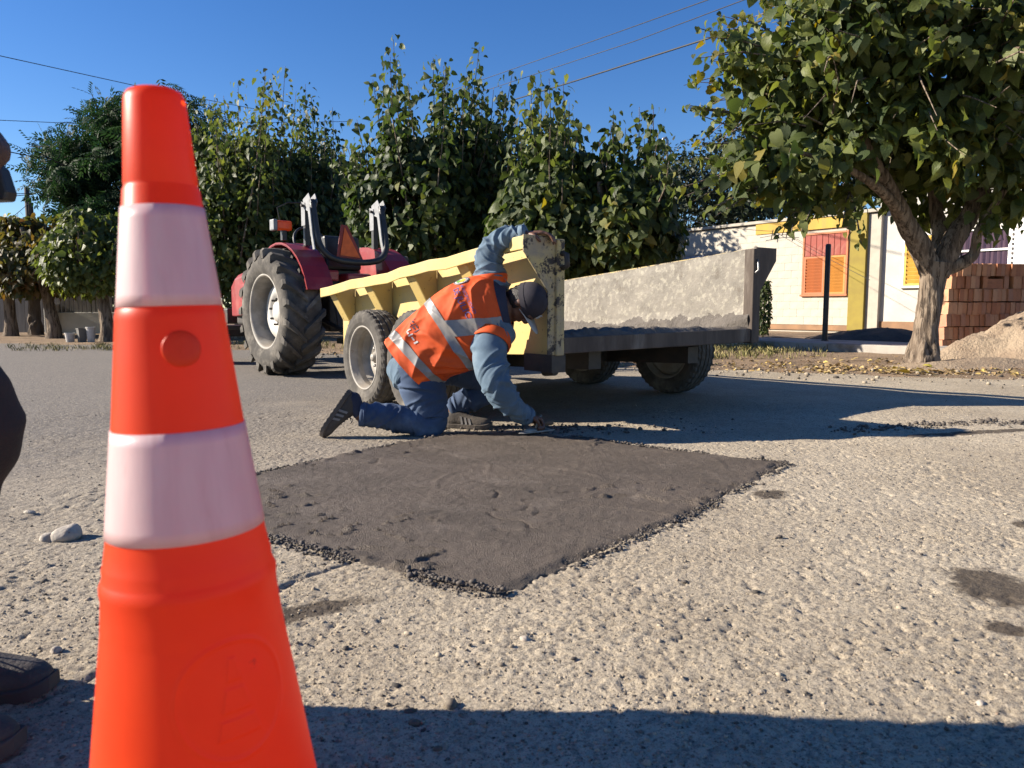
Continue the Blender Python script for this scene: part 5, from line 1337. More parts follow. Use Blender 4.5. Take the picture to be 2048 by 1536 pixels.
MB().box((0.14, -2.5, 2.62), (0.02, 0.02, 0.3)).box((0.14, -2.2, 2.62), (0.02, 0.02, 0.3)).build('window_bar', WFRAME, cw)

# garden soil heap in front of the houses
SOIL = mat('dark_soil', (0.10, 0.078, 0.058), (0.065, 0.05, 0.04), rough=0.95, scale=5, bump=1.0, bscale=30, bdist=0.03)
def mound(name, c, rx, ry, h, material, label, seed, n=90, rot=0, power=1.6, group=None, rough=1.0):
    a, r_ = np.meshgrid(np.linspace(0, 2 * np.pi, n, endpoint=False), np.linspace(0, 1, n // 2) ** 0.9)
    a, r_ = a.ravel(), r_.ravel()
    x, y = np.cos(a) * r_ * rx, np.sin(a) * r_ * ry
    x, y = x * math.cos(rot) - y * math.sin(rot), x * math.sin(rot) + y * math.cos(rot)
    k = 1 + 0.25 * vn2(np.cos(a) * 2, np.sin(a) * 2, 1.2, seed)
    z = h * np.clip(1 - r_ ** power, 0, 1) + rough * (0.14 * vn2(x, y, 2.4, seed + 1) + 0.08 * vn2(x, y, 6, seed + 2) + 0.045 * vn2(x, y, 15, seed + 3) + 0.025 * vn2(x, y, 34, seed + 4)) * h * np.clip(1.25 - r_ ** 3, 0, 1) - 0.06 * (r_ > 0.97)
    V = np.stack([c[0] + x * k, c[1] + y * k, c[2] + z], 1)
    m_ = n // 2
    idx = np.arange(n * m_).reshape(m_, n)
    nxt = np.roll(idx, -1, 1)
    F = np.stack([idx[:-1], nxt[:-1], nxt[1:], idx[1:]], -1).reshape(-1, 4)
    me = np_mesh(name, V, F); set_smooth(me)
    return tag(put(name, me, material), label, 'mound', group)
p = street_pt(7.2, 13.4, 0); mound('soil_heap', (p.x, p.y, 0.14), 1.7, 0.8, 0.24, SOIL, 'low heap of dark soil and rubble in shade before the white house', 61, rot=STREET + R(90))
p = street_pt(10.8, 13.6, 0); mound('soil_heap', (p.x, p.y, 0.10), 2.4, 0.7, 0.10, SOIL, 'low strip of dark soil below the salmon shutters', 62, rot=STREET + R(90))

# black steel post on the sidewalk
p = at(1649, 690, 12.3); pz = SW_Z
post = empty('steel_post', (p.x, p.y, 0), 0, 'slim black steel post standing on the sidewalk before the salmon shutters', 'post')
h = at(1652, 488, 12.3).z
MB().lathe([(0.042, pz - 0.2), (0.042, h - 0.02), (0.034, h), (0.004, h + 0.004)], 18).build('shaft', BLACKP, post, smooth_on=True)
MB().lathe([(0.06, pz - 0.02), (0.058, pz + 0.012), (0.043, pz + 0.02)], 18).build('collar', STEEL_DK, post, smooth_on=True)
# concrete service post with its cable and mast
p = at(1332, 560, 14.5)
CPOST = mat('weathered_concrete_post', (0.50, 0.47, 0.43), (0.38, 0.36, 0.33), rough=0.9, scale=4, bump=0.4, bscale=40, dirt=(0.27, 0.25, 0.22), dirt_scale=5)
cp = empty('service_post', (p.x, p.y, 0), 0, 'pale concrete service post with a dark cable and thin mast', 'post')
h = at(1332, 425, 14.5).z
MB().box((0, 0, h / 2), (0.25, 0.22, h)).build('post', CPOST, cp, bev=0.02)
MB().tube([(0.045, -0.125, 0.2), (0.045, -0.125, h)], 0.022, 8).build('conduit', STEEL_DK, cp, smooth_on=True)
hm = at(1330, 275, 14.5).z
MB().tube([(-0.02, 0, h - 0.2), (-0.02, 0, hm - 0.05), (-0.05, 0, hm), (-0.10, 0, hm - 0.02), (-0.11, 0, hm - 0.08)], 0.024, 8).build('mast', STEEL, cp, smooth_on=True)
MB().box((-0.42, 0.35, 0.9), (0.30, 0.12, 1.9)).build('side_pier', CPOST, cp, bev=0.02)

# hanging creeper between trailer and wall
r = np.random.default_rng(66)
c = at(1526, 610, 15.5)
vine = empty('creeper', (c.x, c.y, 0.15), 0, 'narrow green creeper hanging just right of the trailer corner', 'plant')
n = 900
a = r.uniform(0, 2 * np.pi, n); hh = r.uniform(0, 1, n)
P = np.stack([c.x + np.cos(a) * 0.17 * (0.5 + .5 * np.sin(hh * 3)) * np.sqrt(r.uniform(.3, 1, n)), c.y + np.sin(a) * 0.15, 0.25 + hh * 1.05], 1)
O = np.stack([np.cos(a), np.sin(a), 0 * a], 1); T, Nn = frames(O, r, 0.9)
crown_objects(vine, P, T, Nn, 0.075 * r.uniform(.6, 1.2, n), 'plain', r, r.uniform(0.1, .6, n), MULB, name='foliage')
MB().tube([(c.x, c.y, 0.1), (c.x + .03, c.y, 0.7), (c.x, c.y, 1.3)], [.03, .02, .012], 7).build('stem', BARK_D, vine, world=True)

# ---------------------------------------------------------------- bricks and the sand heap
BR = [mat('brick_%d' % k, c_, tuple(v * 0.82 for v in c_), rough=0.9, scale=14, bump=0.4, bscale=70, bdist=0.006, dirt=tuple(v * 0.7 + 0.06 for v in c_), dirt_scale=12) for k, c_ in enumerate([(0.46, 0.20, 0.10), (0.52, 0.25, 0.13), (0.40, 0.165, 0.085), (0.54, 0.29, 0.165), (0.43, 0.21, 0.125)])]
for m_ in BR: m_.name = 'fired_clay'
bme = []
for m_ in BR:
    b_ = MB().box((0, 0, 0), (0.235, 0.066, 0.168)).mesh('brick'); b_.materials.append(m_); bme.append(b_)
BY = 10.6
s0 = at(1882, 712, BY)
bdir = Vector((math.cos(R(6)), math.sin(R(6)), 0))
bn = Vector((-bdir.y, bdir.x, 0))
r = random.Random(5)
stack_n = 0
ROWH = 0.176
zb0 = vz(s0.x, s0.y) + 0.0
stack = empty('brick_stack', (s0.x, s0.y, zb0), R(6), 'stack of orange clay bricks set on edge behind the forked tree', 'brick stack')
for rw in range(7):
    x = 0.00 + 0.03 * rw * 0.6 + r.uniform(-0.01, 0.02)
    lean = r.uniform(-0.06, 0.12)
    while x < 2.9:
        flat = r.random() < 0.05 and x > 0.4
        o = put('brick', r.choice(bme), None, stack)
        if flat:
            o.location = (x + 0.085, 0.05 + r.uniform(-0.015, .015), rw * ROWH + 0.035); o.rotation_euler = (R(90), 0, R(90)); o.rotation_euler = (R(90), 0, 0)
            o.location = (x + 0.117, 0.10, rw * ROWH + 0.034)
            for k2 in (1,):
                o2 = put('brick', r.choice(bme), None, stack); o2.location = (x + 0.117 + r.uniform(-.01, .01), 0.10, rw * ROWH + 0.034 + 0.068); o2.rotation_euler = (R(90), 0, R(r.uniform(-2, 2)))
            x += 0.245
            continue
        o.rotation_euler = (r.uniform(-.02, .02), lean + r.uniform(-.03, .03), R(90) + r.uniform(-.03, .03))
        o.location = (x + 0.034 + 0.08 * lean, 0.12 + r.uniform(-0.02, 0.02), rw * ROWH + 0.086)
        x += 0.069 + r.uniform(0, 0.006) + (0.05 if r.random() < 0.02 else 0)
MB().box((1.45, 0.42, ROWH * 7 / 2), (2.85, 0.36, ROWH * 7 - 0.02)).build('inner_bricks', BR[2], stack)
SAND = mat('sand', (0.34, 0.265, 0.19), (0.28, 0.21, 0.15), rough=0.97, scale=4, bump=1.0, bscale=38, bdist=0.03, dirt=(0.25, 0.185, 0.13), dirt_scale=5, spec=0.15)
sc_ = at(2195, 700, 9.4)
mound('sand_heap', (sc_.x, sc_.y, vz(sc_.x, sc_.y) - 0.02), 1.95, 1.0, 1.05, SAND, 'heap of pale brown sand in front of the brick stack', 63, n=260, power=1.15, rough=0.8)
sc2 = at(1990, 745, 8.5)
mound('sand_spill', (sc2.x, sc2.y, vz(sc2.x, sc2.y) - 0.02), 1.2, 0.42, 0.12, SAND, 'low spill of sand spreading towards the road from the heap', 64, n=160, power=1.3, rough=1.3)

# ---------------------------------------------------------------- litter: dry leaves, grass, small stones on the verge
DRY = tint_mat('dry_leaf', [(0.0, (0.20, 0.13, 0.07)), (0.5, (0.36, 0.26, 0.12)), (0.8, (0.44, 0.33, 0.09)), (1.0, (0.66, 0.55, 0.06))], 0.8, 0.3)
r = np.random.default_rng(71)
n = 1300
x = np.concatenate([r.uniform(-3, 9, n // 2), r.normal(4.2, 1.0, n // 2)]); y = edge_y(x) + 0.12 + np.abs(r.normal(0, 0.9, n))
P = np.stack([x, y, verge_z(x, y) + 0.012], 1)
O = r.normal(0, 1, (n, 3)); O[:, 2] *= 0.2; O /= np.linalg.norm(O, axis=1, keepdims=True)
T = O.copy(); T[:, 2] = r.normal(0, .15, n); T /= np.linalg.norm(T, axis=1, keepdims=True)
Nn = np.array([0, 0, 1.0]) + r.normal(0, 0.35, (n, 3)); Nn -= T * (Nn * T).sum(1, keepdims=True); Nn /= np.linalg.norm(Nn, axis=1, keepdims=True)
V, F, a_ = leaf_arrays(P, T, Nn, r.uniform(.03, .085, n), 'plain', r, r.uniform(0, .75, n))
tag(put('dry_leaves', np_mesh('dry_leaves', V, F, a_), DRY), 'dry fallen leaves scattered along the earth verge', 'leaves', kind='stuff')
# yellow fallen leaves at the foot of the forked tree: each its own
yl = []
for k in range(3):
    V, F, a_ = leaf_arrays(np.zeros((1, 3)), np.array([[0, 1., 0]]), np.array([[0, 0, 1.]]), np.ones(1), 'heart', np.random.default_rng(k), np.array([0.9 + .04 * k]))
    m_ = np_mesh('leaf', V, F, a_); m_.materials.append(DRY); yl.append(m_)
for k, (px, py) in enumerate(((1795, 735), (1812, 742), (1830, 738), (1845, 730), (1870, 733), (1880, 727), (1800, 728), (1856, 742), (1822, 728))):
    g_ = gp(px, py, 0.10)
    o = put('fallen_leaf', yl[k % 3], None); s_ = 0.10 + 0.03 * (k % 3); o.scale = (s_,) * 3
    o.location = (g_.x, g_.y, vz(g_.x, g_.y) + 0.02); o.rotation_euler = (R(25 * math.sin(k * 2)), R(20 * math.cos(k)), k * 1.9)
    tag(o, 'bright yellow leaf fallen at the foot of the forked trunk', 'leaf', 'yellow leaves under the forked tree')
# grass
GRASS = tint_mat('verge_grass', [(0.0, (0.10, 0.10, 0.03)), (0.5, (0.18, 0.17, 0.06)), (1.0, (0.36, 0.29, 0.13))], 0.8, 0.1)
r = np.random.default_rng(72)
def tufts(pts, hmax, per, seed):
    V, F, A = [], [], []
    for (x, y, z) in pts:
        for k in range(per):
            a = r.uniform(0, 6.28); l = hmax * r.uniform(.4, 1); lean_ = r.uniform(.1, .7); bx, by = x + r.normal(0, .05), y + r.normal(0, .05); w_ = .004
            b_ = len(V)
            dx, dy = math.cos(a), math.sin(a)
            V += [(bx - dy * w_, by + dx * w_, z - .02), (bx + dy * w_, by - dx * w_, z - .02), (bx + dx * l * lean_ * .5, by + dy * l * lean_ * .5, z + l * .65), (bx + dx * l * lean_, by + dy * l * lean_, z + l * .9)]
            F += [(b_, b_ + 1, b_ + 2), (b_, b_ + 2, b_ + 3)]; A += [r.uniform(0, 1)] * 4
    return np.array(V), np.array(F), np.array(A)
pts = []
for k in range(150):
    px = 1180 + 470 * r.random() if k % 3 else 1420 + 140 * r.random(); py = 692 + 22 * r.random()
    g_ = gp(px, py, 0.12); pts.append((g_.x, g_.y, vz(g_.x, g_.y)))
for k in range(170):
    g_ = gp(20 + 700 * r.random(), 686 + 10 * r.random(), 0.05); pts.append((g_.x, g_.y, vz(g_.x, g_.y)))
V, F, A = tufts(pts, 0.11, 12, 3)
tag(put('grass', np_mesh('grass', V, F, A), GRASS), 'sparse dry grass along the verge', 'grass', kind='stuff')
n = 1800
x = r.uniform(-4, 9, n); y = edge_y(x) + r.normal(0.15, 0.5, n)
tag(scatter_stones('gravel', np.stack([x, y, np.maximum(verge_z(x, y), gz(x, y))], 1), r.gamma(1.6, .0042, n) + .003, PEB, sink=.2), 'loose gravel where the verge meets the road', 'gravel', kind='stuff')

# ---------------------------------------------------------------- across the side street, far left
BOARDW = mat('grey_board_wall', (0.19, 0.175, 0.16), (0.14, 0.13, 0.12), rough=0.9, scale=3, bump=0.2, stretch=(4, 4, .5))
fw = empty('board_wall', at(-60, 660, 21.5) * Vector((1, 1, 0)) if False else Vector((at(80, 660, 21.5).x, 21.5, 0)), R(-3), 'dark grey board wall between the trunks at far left', 'wall')
for k in range(16):
    MB().box((-2.6 + k * 0.26, 0, 0.62), (0.25, 0.05, 1.1 + 0.02 * (k % 3))).build('board', BOARDW, fw)
p = at(178, 660, 20.5)
lw = empty('low_wall', (p.x, p.y, 0), R(-3), 'low white wall with grey railings beside the cone\'s left edge', 'wall')
MB().box((0.1, 0, 0.32), (1.9, 0.18, 0.62)).build('masonry', WHITE2, lw, bev=0.01)
for k in range(16): MB().box((-0.78 + k * 0.118, 0, 0.98), (0.085, 0.03, 0.70)).build('picket', BOARDW, lw)
MB().box((0.1, 0.03, 1.34), (1.9, 0.04, 0.05)).build('top_bar', WFRAME, lw)
MB().box((-0.92, -0.1, 0.45), (0.28, 0.28, 0.8)).build('gate_pier', WHITE2, lw, bev=0.02)
PLANTER = mat('dull_planter', (0.15, 0.14, 0.125), (0.11, 0.105, 0.095), rough=.9)
for px, lab, hgt, wd, mm in ((141, 'squat grey planter on the grass left of the two pots', .20, .10, CPOST), (165, 'grey box-shaped planter by the low wall', .30, .12, WHITE2), (183, 'tall round pot nearest the cone by the low wall', .32, .09, CPOST)):
    p = at(px, 690, 16.2)
    o = MB().lathe([(wd * .75, 0.0), (wd, hgt * .9), (wd * 1.08, hgt * .92), (wd * 1.08, hgt), (wd * .9, hgt), (wd * .85, hgt * .8), (.01, hgt * .8)], 16 if px != 165 else 4).build('planter', PLANTER if mm is WHITE2 else mm, None, smooth_on=False)
    o.location = (p.x, p.y, vz(p.x, p.y) - 0.01); tag(o, lab, 'planter', 'planters by the low wall')
# palm at far left
r = np.random.default_rng(73)
p = at(72, 660, 19.5); z0 = vz(p.x, p.y)
palm = empty('palm', (p.x, p.y, z0), 0, 'short palm with a rough trunk between the far left mulberries', 'palm')
V, F = trunk_mesh([(p.x, p.y, z0 - .1, .17), (p.x, p.y, z0 + .6, .14), (p.x, p.y, z0 + 1.25, .13)], 14, .2, 9)
put('trunk', np_mesh('trunk', V, F), BARK_D, palm, world=True)
FROND = mat('palm_frond', (0.09, 0.11, 0.05), (0.14, 0.16, 0.09), rough=0.5, trans=.2)
for k in range(12):
    a = k * 0.52 + .2; m_ = MB(); L = 1.0
    P_ = [Vector((p.x + math.cos(a) * L * t, p.y + math.sin(a) * L * t, z0 + 1.25 + .55 * t - .75 * t * t)) for t in np.linspace(0, 1, 12)]
    for i_ in range(1, 12):
        t_ = (P_[i_] - P_[i_ - 1]).normalized(); sd = Vector((-t_.y, t_.x, 0)).normalized()
        for s_ in (-1, 1):
            tip = P_[i_] + sd * s_ * .34 * (1 - i_ / 14) + t_ * .16 - Vector((0, 0, .07))
            m_.add([P_[i_] - t_ * .02, P_[i_] + t_ * .02, tip], [(0, 1, 2)])
    m_.tube(P_, .008, 4, False)
    m_.build('frond', FROND, palm, world=True)

# ---------------------------------------------------------------- poles and wires
WOODP = mat('dark_pole', (0.05, 0.042, 0.036), (0.035, 0.03, 0.026), rough=0.85, scale=4, stretch=(4, 4, .3), bump=.3)
p = at(72, 690, 26); pt = at(72, 374, 26)
pole = empty('utility_pole', (p.x, p.y, 0), 0, 'dark utility pole rising above the far left trees', 'pole')
MB().lathe([(0.10, 0), (0.075, pt.z - .02), (.01, pt.z)], 12).build('shaft', WOODP, pole, smooth_on=True)
MB().box((0.14, -.06, pt.z - .72), (.10, .12, .42)).build('junction_box', WOODP, pole, bev=.01)
MB().box((-0.06, -.05, pt.z - 1.25), (.14, .14, .5)).build('insulator_sleeve', CPOST, pole, bev=.01)
WIRE = mat('wire_jacket', (0.02, 0.02, 0.022), (0.03, 0.03, 0.03), rough=.6)
def wire(label, P, rad, sag=0.0):
    P = [Vector(v) for v in P]
    pts = []
    for i in range(len(P) - 1):
        for t in np.linspace(0, 1, 13)[:(None if i == len(P) - 2 else -1)]:
            v = P[i].lerp(P[i + 1], t); pts.append(v - Vector((0, 0, sag * 4 * t * (1 - t))))
    o = MB().tube(pts, rad, 6).build('wire', WIRE, None, smooth_on=True)
    return tag(o, label, 'wire', 'overhead wires')
wire('upper thin wire crossing the sky above the mulberries', [at(900, 182, 26), at(1220, 70, 17), at(1560, -52, 11)], .009)
wire('second thin wire just below the upper one over the mulberries', [at(920, 198, 26), at(1270, 82, 17), at(1620, -50, 11)], .009)
wire('thick twisted cable running behind the right tree crown', [at(1000, 208, 22), at(1150, 162, 17), at(1450, 66, 12.5), at(1700, -20, 10)], .016)
wire('thin wire at top left passing behind the cone tip', [at(-80, 94, 20), at(310, 180, 26), at(600, 235, 34)], .011)
wire('level wire left of the cone halfway up the sky', [at(-80, 237, 24), at(200, 249, 27), at(700, 243, 32)], .010)
wire('sagging wire left of the cone entering the feathery tree', [at(-80, 284, 19), at(60, 312, 20), at(240, 332, 21)], .013)
wire('wire from the utility pole running to the left edge', [at(72, 386, 26), at(-80, 392, 24)], .012)
wire('lower wire from the utility pole running to the left edge', [at(72, 388, 26), at(-80, 402, 24)], .012)
wire('stay wire slanting down left from the utility pole', [at(66, 400, 26), at(-30, 480, 23)], .010)
wire('service wire from the house wall towards the concrete post', [street_pt(10.12, HL, 0) + Vector((VX * -.13 + UX * 2.5, VY * -.13 + UY * 2.5, 2.76)), at(1332, 432, 14.4)], .006, .05)
wire('slack service wire dropping across the salmon shutters', [street_pt(10.12, HL, 0) + Vector((VX * -.13 + UX * 2.1, VY * -.13 + UY * 2.1, 2.66)), at(1740, 560, 14.0)], .005, .03)
# ---------------------------------------------------------------- people
SKIN = mat('brown_skin', (0.14, 0.065, 0.040), (0.11, 0.052, 0.032), rough=0.5, scale=20, bump=0.15, bscale=120, bdist=0.002)
DENIM = mat('pale_denim', (0.105, 0.16, 0.215), (0.078, 0.122, 0.17), rough=0.9, scale=9, bump=0.35, bscale=240, bdist=0.002, dirt=(0.19, 0.25, 0.30), dirt_scale=7, dirt_at=(0.52, 0.8), sheen=0.0)
JEANS = mat('blue_jeans', (0.050, 0.080, 0.145), (0.034, 0.057, 0.108), rough=0.9, scale=6, bump=0.35, bscale=240, bdist=0.002, dirt=(0.12, 0.175, 0.26), dirt_scale=4, dirt_at=(0.5, 0.8), sheen=0.0)
VEST = mat('orange_vest_cloth', (0.74, 0.095, 0.010), (0.66, 0.08, 0.009), rough=0.75, scale=8, bump=0.2, bscale=200, bdist=0.002, dirt=(0.70, 0.12, 0.03), dirt_scale=5, dirt_at=(0.6, 0.85), trans=0.12, trans_c=(0.9, 0.14, 0.01))
BAND = mat('grey_reflective_tape', (0.27, 0.255, 0.24), (0.22, 0.21, 0.20), rough=0.45, scale=25, bump=0.15, bscale=120, bdist=0.002)
INK = mat('violet_print', (0.16, 0.10, 0.24), (0.13, 0.08, 0.2), rough=0.8)
INK_D = mat('dark_print', (0.05, 0.045, 0.075), rough=0.8)
WHITEP = mat('white_print', (0.72, 0.70, 0.66), rough=0.8)
YELP = mat('yellow_print', (0.75, 0.50, 0.05), rough=0.8)
GREENP = mat('green_print', (0.16, 0.36, 0.06), rough=0.8)
NAVY = mat('navy_cotton', (0.018, 0.022, 0.045), (0.025, 0.03, 0.055), rough=0.9, bump=0.3, bscale=100)
CAPM = mat('black_cap_cotton', (0.016, 0.014, 0.020), (0.028, 0.024, 0.034), rough=0.85, scale=10, bump=0.25, bscale=160, bdist=0.002)
CAPL = mat('pale_cap_peak', (0.42, 0.41, 0.38), (0.36, 0.35, 0.33), rough=0.8, bump=0.2, bscale=100)
HAIR = mat('black_hair', (0.010, 0.009, 0.008), (0.018, 0.015, 0.013), rough=0.55, bump=0.8, bscale=90, bdist=0.01)
SHOE = mat('worn_dark_shoe', (0.045, 0.038, 0.034), (0.07, 0.058, 0.048), rough=0.85, scale=9, bump=0.3, bscale=80, dirt=(0.13, 0.105, 0.085), dirt_scale=6)
SOLE = mat('dusty_sole', (0.10, 0.082, 0.068), (0.07, 0.058, 0.048), rough=0.9, scale=9, bump=0.3, bscale=60)
STRIPE = mat('grey_shoe_stripe', (0.20, 0.19, 0.185), rough=0.8)

def hand_parts(mb, wrist, knuckle, side, normal, curls, thumb, scale=1.0):
    """five-fingered hand: wrist and knuckle points, side = towards the thumb, normal = back of the hand;
    curls: (bend of three joints) per finger; thumb: three points relative to the wrist in (fwd, side, normal)"""
    w, k = Vector(wrist), Vector(knuckle)
    f = (k - w).normalized(); s = (Vector(side) - f * Vector(side).dot(f)).normalized(); n = f.cross(s)
    if n.dot(Vector(normal)) < 0: n = -n
    Lp = (k - w).length
    lens = [(0.040, 0.026, 0.020), (0.045, 0.029, 0.022), (0.042, 0.027, 0.021), (0.033, 0.021, 0.018)]
    for i in range(4):
        off = (0.030 - 0.020 * i) * scale
        base = w + f * Lp * (1.0 - 0.05 * abs(i - 1)) + s * off
        mb.limb([(*(w + s * off * 0.6), 0.015 * scale), (*(w + f * Lp * .55 + s * off * .9), 0.0145 * scale), (*base, 0.0125 * scale)], 10)
        ang = 0.0; p = base; rows = [(*p, 0.0105 * scale)]
        for j in range(3):
            ang += curls[i][j]
            p = p + (f * math.cos(ang) - n * math.sin(ang)) * lens[i][j] * scale
            rows.append((*p, (0.0095, 0.0088, 0.0072)[j] * scale))
        mb.limb(rows, 10)
    rows = []
    for j, (a, b_, c_) in enumerate(thumb):
        rows.append((*(w + f * a * scale + s * b_ * scale + n * c_ * scale), (0.015, 0.012, 0.0105, 0.008)[j] * scale))
    mb.limb(rows, 10)

def make_shoe(root, heel, toe, up, stripe_side, size=0.29, name='shoe', mats=(SHOE, SOLE, STRIPE), ankle=True):
    h, t = Vector(heel), Vector(toe)
    f = (t - h).normalized(); u = (Vector(up) - f * Vector(up).dot(f)).normalized(); s = f.cross(u)
    L = (t - h).length
    o = empty(name, h); o.parent = root
    o.location = h - root.location
    st = [(0.00, .026, .060), (.04, .034, .078), (.14, .038, .092), (.28, .037, .094), (.42, .040, .078), (.58, .046, .062), (.74, .047, .052), (.88, .040, .045), (.96, .026, .036), (1.0, .012, .028)]
    C = cr(st, 28)
    rows = []
    for y, w_, hh in C:
        rows.append([f * y * L + s * w_ * math.copysign(abs(math.cos(a)) ** 0.7, math.cos(a)) + u * (0.018 + hh * max(math.sin(a), -0.05) ** 0.85 if math.sin(a) > 0 else 0.018) for a in np.linspace(0, 2 * math.pi, 20, endpoint=False)])
    MB().loft(rows).build('upper', mats[0], o, smooth_on=True)
    rows = []
    for k, (y, w_, hh) in enumerate(C):
        w2 = w_ + 0.006; lift = 0.012 * max(0, (y - .8) / .2) ** 2
        zz = 0.0 + lift; nz = 0.004 if k % 2 else 0.0
        rows.append([f * (y * 1.03 - .015) * L + s * a * w2 + u * b_ for a, b_ in ((-1, zz + nz), (-1.0, .026 + lift), (-.8, .030 + lift), (.8, .030 + lift), (1.0, .026 + lift), (1, zz + nz))])
    bevel(MB().loft(rows).build('sole', mats[1], o), .003)
    for k in range(3):
        y0 = .36 + k * .095
        q_ = []
        for yy, zz in ((y0, .028), (y0 + .045, .028), (y0 + .005, .075 - k * .006), (y0 - .04, .075 - k * .006)):
            wv = float(np.interp(yy, [r_[0] for r_ in st], [r_[1] for r_ in st])); hv = float(np.interp(yy, [r_[0] for r_ in st], [r_[2] for r_ in st]))
            fr_ = min(max((zz - .018) / hv, 0), .95)
            wy = wv * (1 - fr_ ** 2.6) ** .5
            q_.append(f * yy * L + s * stripe_side * (wy + .0035) + u * zz)
        MB().prism(q_, s * stripe_side * .002).build('stripe', mats[2], o)
    lac = MB()
    for k in range(4):
        y = .40 + k * .07; hv = float(np.interp(y, [r_[0] for r_ in st], [r_[2] for r_ in st])) + .020
        lac.tube([f * y * L + s * -.02 + u * (hv - .008), f * y * L + u * hv, f * y * L + s * .02 + u * (hv - .008)], .003, 5)
    lac.tube([f * .42 * L + u * .098, f * .40 * L + u * .118 + s * .012, f * .46 * L + u * .125 + s * .025], .002, 5).tube([f * .42 * L + u * .098, f * .47 * L + u * .12 - s * .01, f * .52 * L + u * .115 - s * .02], .002, 5)
    lac.build('laces', mats[2] if False else NAVY, o)
    return o

# ------------------------------------------------ the kneeling worker
wk = empty('person', (-0.42, 4.40, 0.0), 0, 'person in orange reflective vest and jeans kneeling to trowel the fresh concrete', 'person')
def A(px, py, Y, r): v = at(px, py, Y); return (v.x, v.y, v.z, r)
sleeveR = [A(1000, 660, 4.36, .10), A(980, 690, 4.28, .098), A(983, 735, 4.22, .090), A(1000, 778, 4.20, .076), A(1028, 815, 4.27, .062), A(1054, 833, 4.35, .044)]
sleeveL = [A(985, 585, 4.42, .095), A(980, 545, 4.43, .082), A(980, 512, 4.42, .074), A(992, 489, 4.40, .064), A(1018, 473, 4.36, .050), A(1050, 468, 4.33, .040)]
legR = [A(832, 728, 4.44, .135), A(842, 765, 4.43, .135), A(852, 805, 4.42, .118), A(860, 838, 4.41, .100), A(856, 850, 4.39, .082), A(825, 842, 4.37, .079), A(775, 833, 4.34, .074), A(724, 829, 4.31, .063)]
legL = [A(872, 722, 4.58, .125), A(925, 738, 4.62, .110), A(975, 760, 4.66, .088), A(972, 780, 4.67, .080), A(935, 800, 4.68, .074), A(908, 818, 4.69, .064)]
TST = [  # torso stations: centre pixel, depth, width vector, half thickness
    (822, 730, 4.465, (-.105, .085, .118), .150), (858, 696, 4.445, (-.098, .06, .155), .148), (905, 667, 4.415, (-.100, .03, .200), .142),
    (950, 643, 4.395, (-.080, .0, .222), .136), (990, 622, 4.385, (-.030, .0, .205), .118), (1014, 614, 4.375, (-.005, .0, .110), .092), (1026, 612, 4.37, (0, 0, .068), .065)]
TS = np.array([[*at(x, y, Y), *a, b_] for x, y, Y, a, b_ in TST])
TC = cr(TS, 40 * (len(TS) - 1) + 1)
def tor(s):
    s = np.clip(np.asarray(s, float) * 40, 0, len(TC) - 1.001); k = s.astype(int); f = (s - k)[..., None]
    return TC[k] + (TC[k + 1] - TC[k]) * f
_fr = np.random.default_rng(77)
# creases of the vest: (s, th) of both ends, width, height
CREASE = [((2.9, -1.25), (1.2, .35), .035, .016), ((3.1, -1.2), (1.9, .6), .03, .012), ((2.7, -1.3), (.9, -.6), .035, .018), ((2.5, -1.3), (.5, -1.0), .03, .014), ((3.4, .9), (2.2, .1), .03, .010), ((3.6, .7), (2.9, -.5), .03, .010), ((1.6, .9), (.5, .0), .03, .012), ((1.2, 1.2), (.4, .5), .03, .010), ((.9, -.2), (.1, -.7), .03, .012), ((1.9, -.2), (.8, -.9), .03, .012), ((3.9, .3), (3.5, -.6), .025, .008), ((4.2, 1.0), (3.5, .6), .025, .010), ((2.2, 1.2), (1.2, .7), .03, .010), ((1.1, .2), (.2, .5), .025, .008)]
CREASE += [((a, b_), (a - _fr.uniform(.3, .9), b_ + _fr.uniform(-.6, .6)), _fr.uniform(.015, .03), _fr.uniform(.003, .007)) for a, b_ in zip(_fr.uniform(.4, 4.2, 34), _fr.uniform(-1.6, 1.6, 34))]
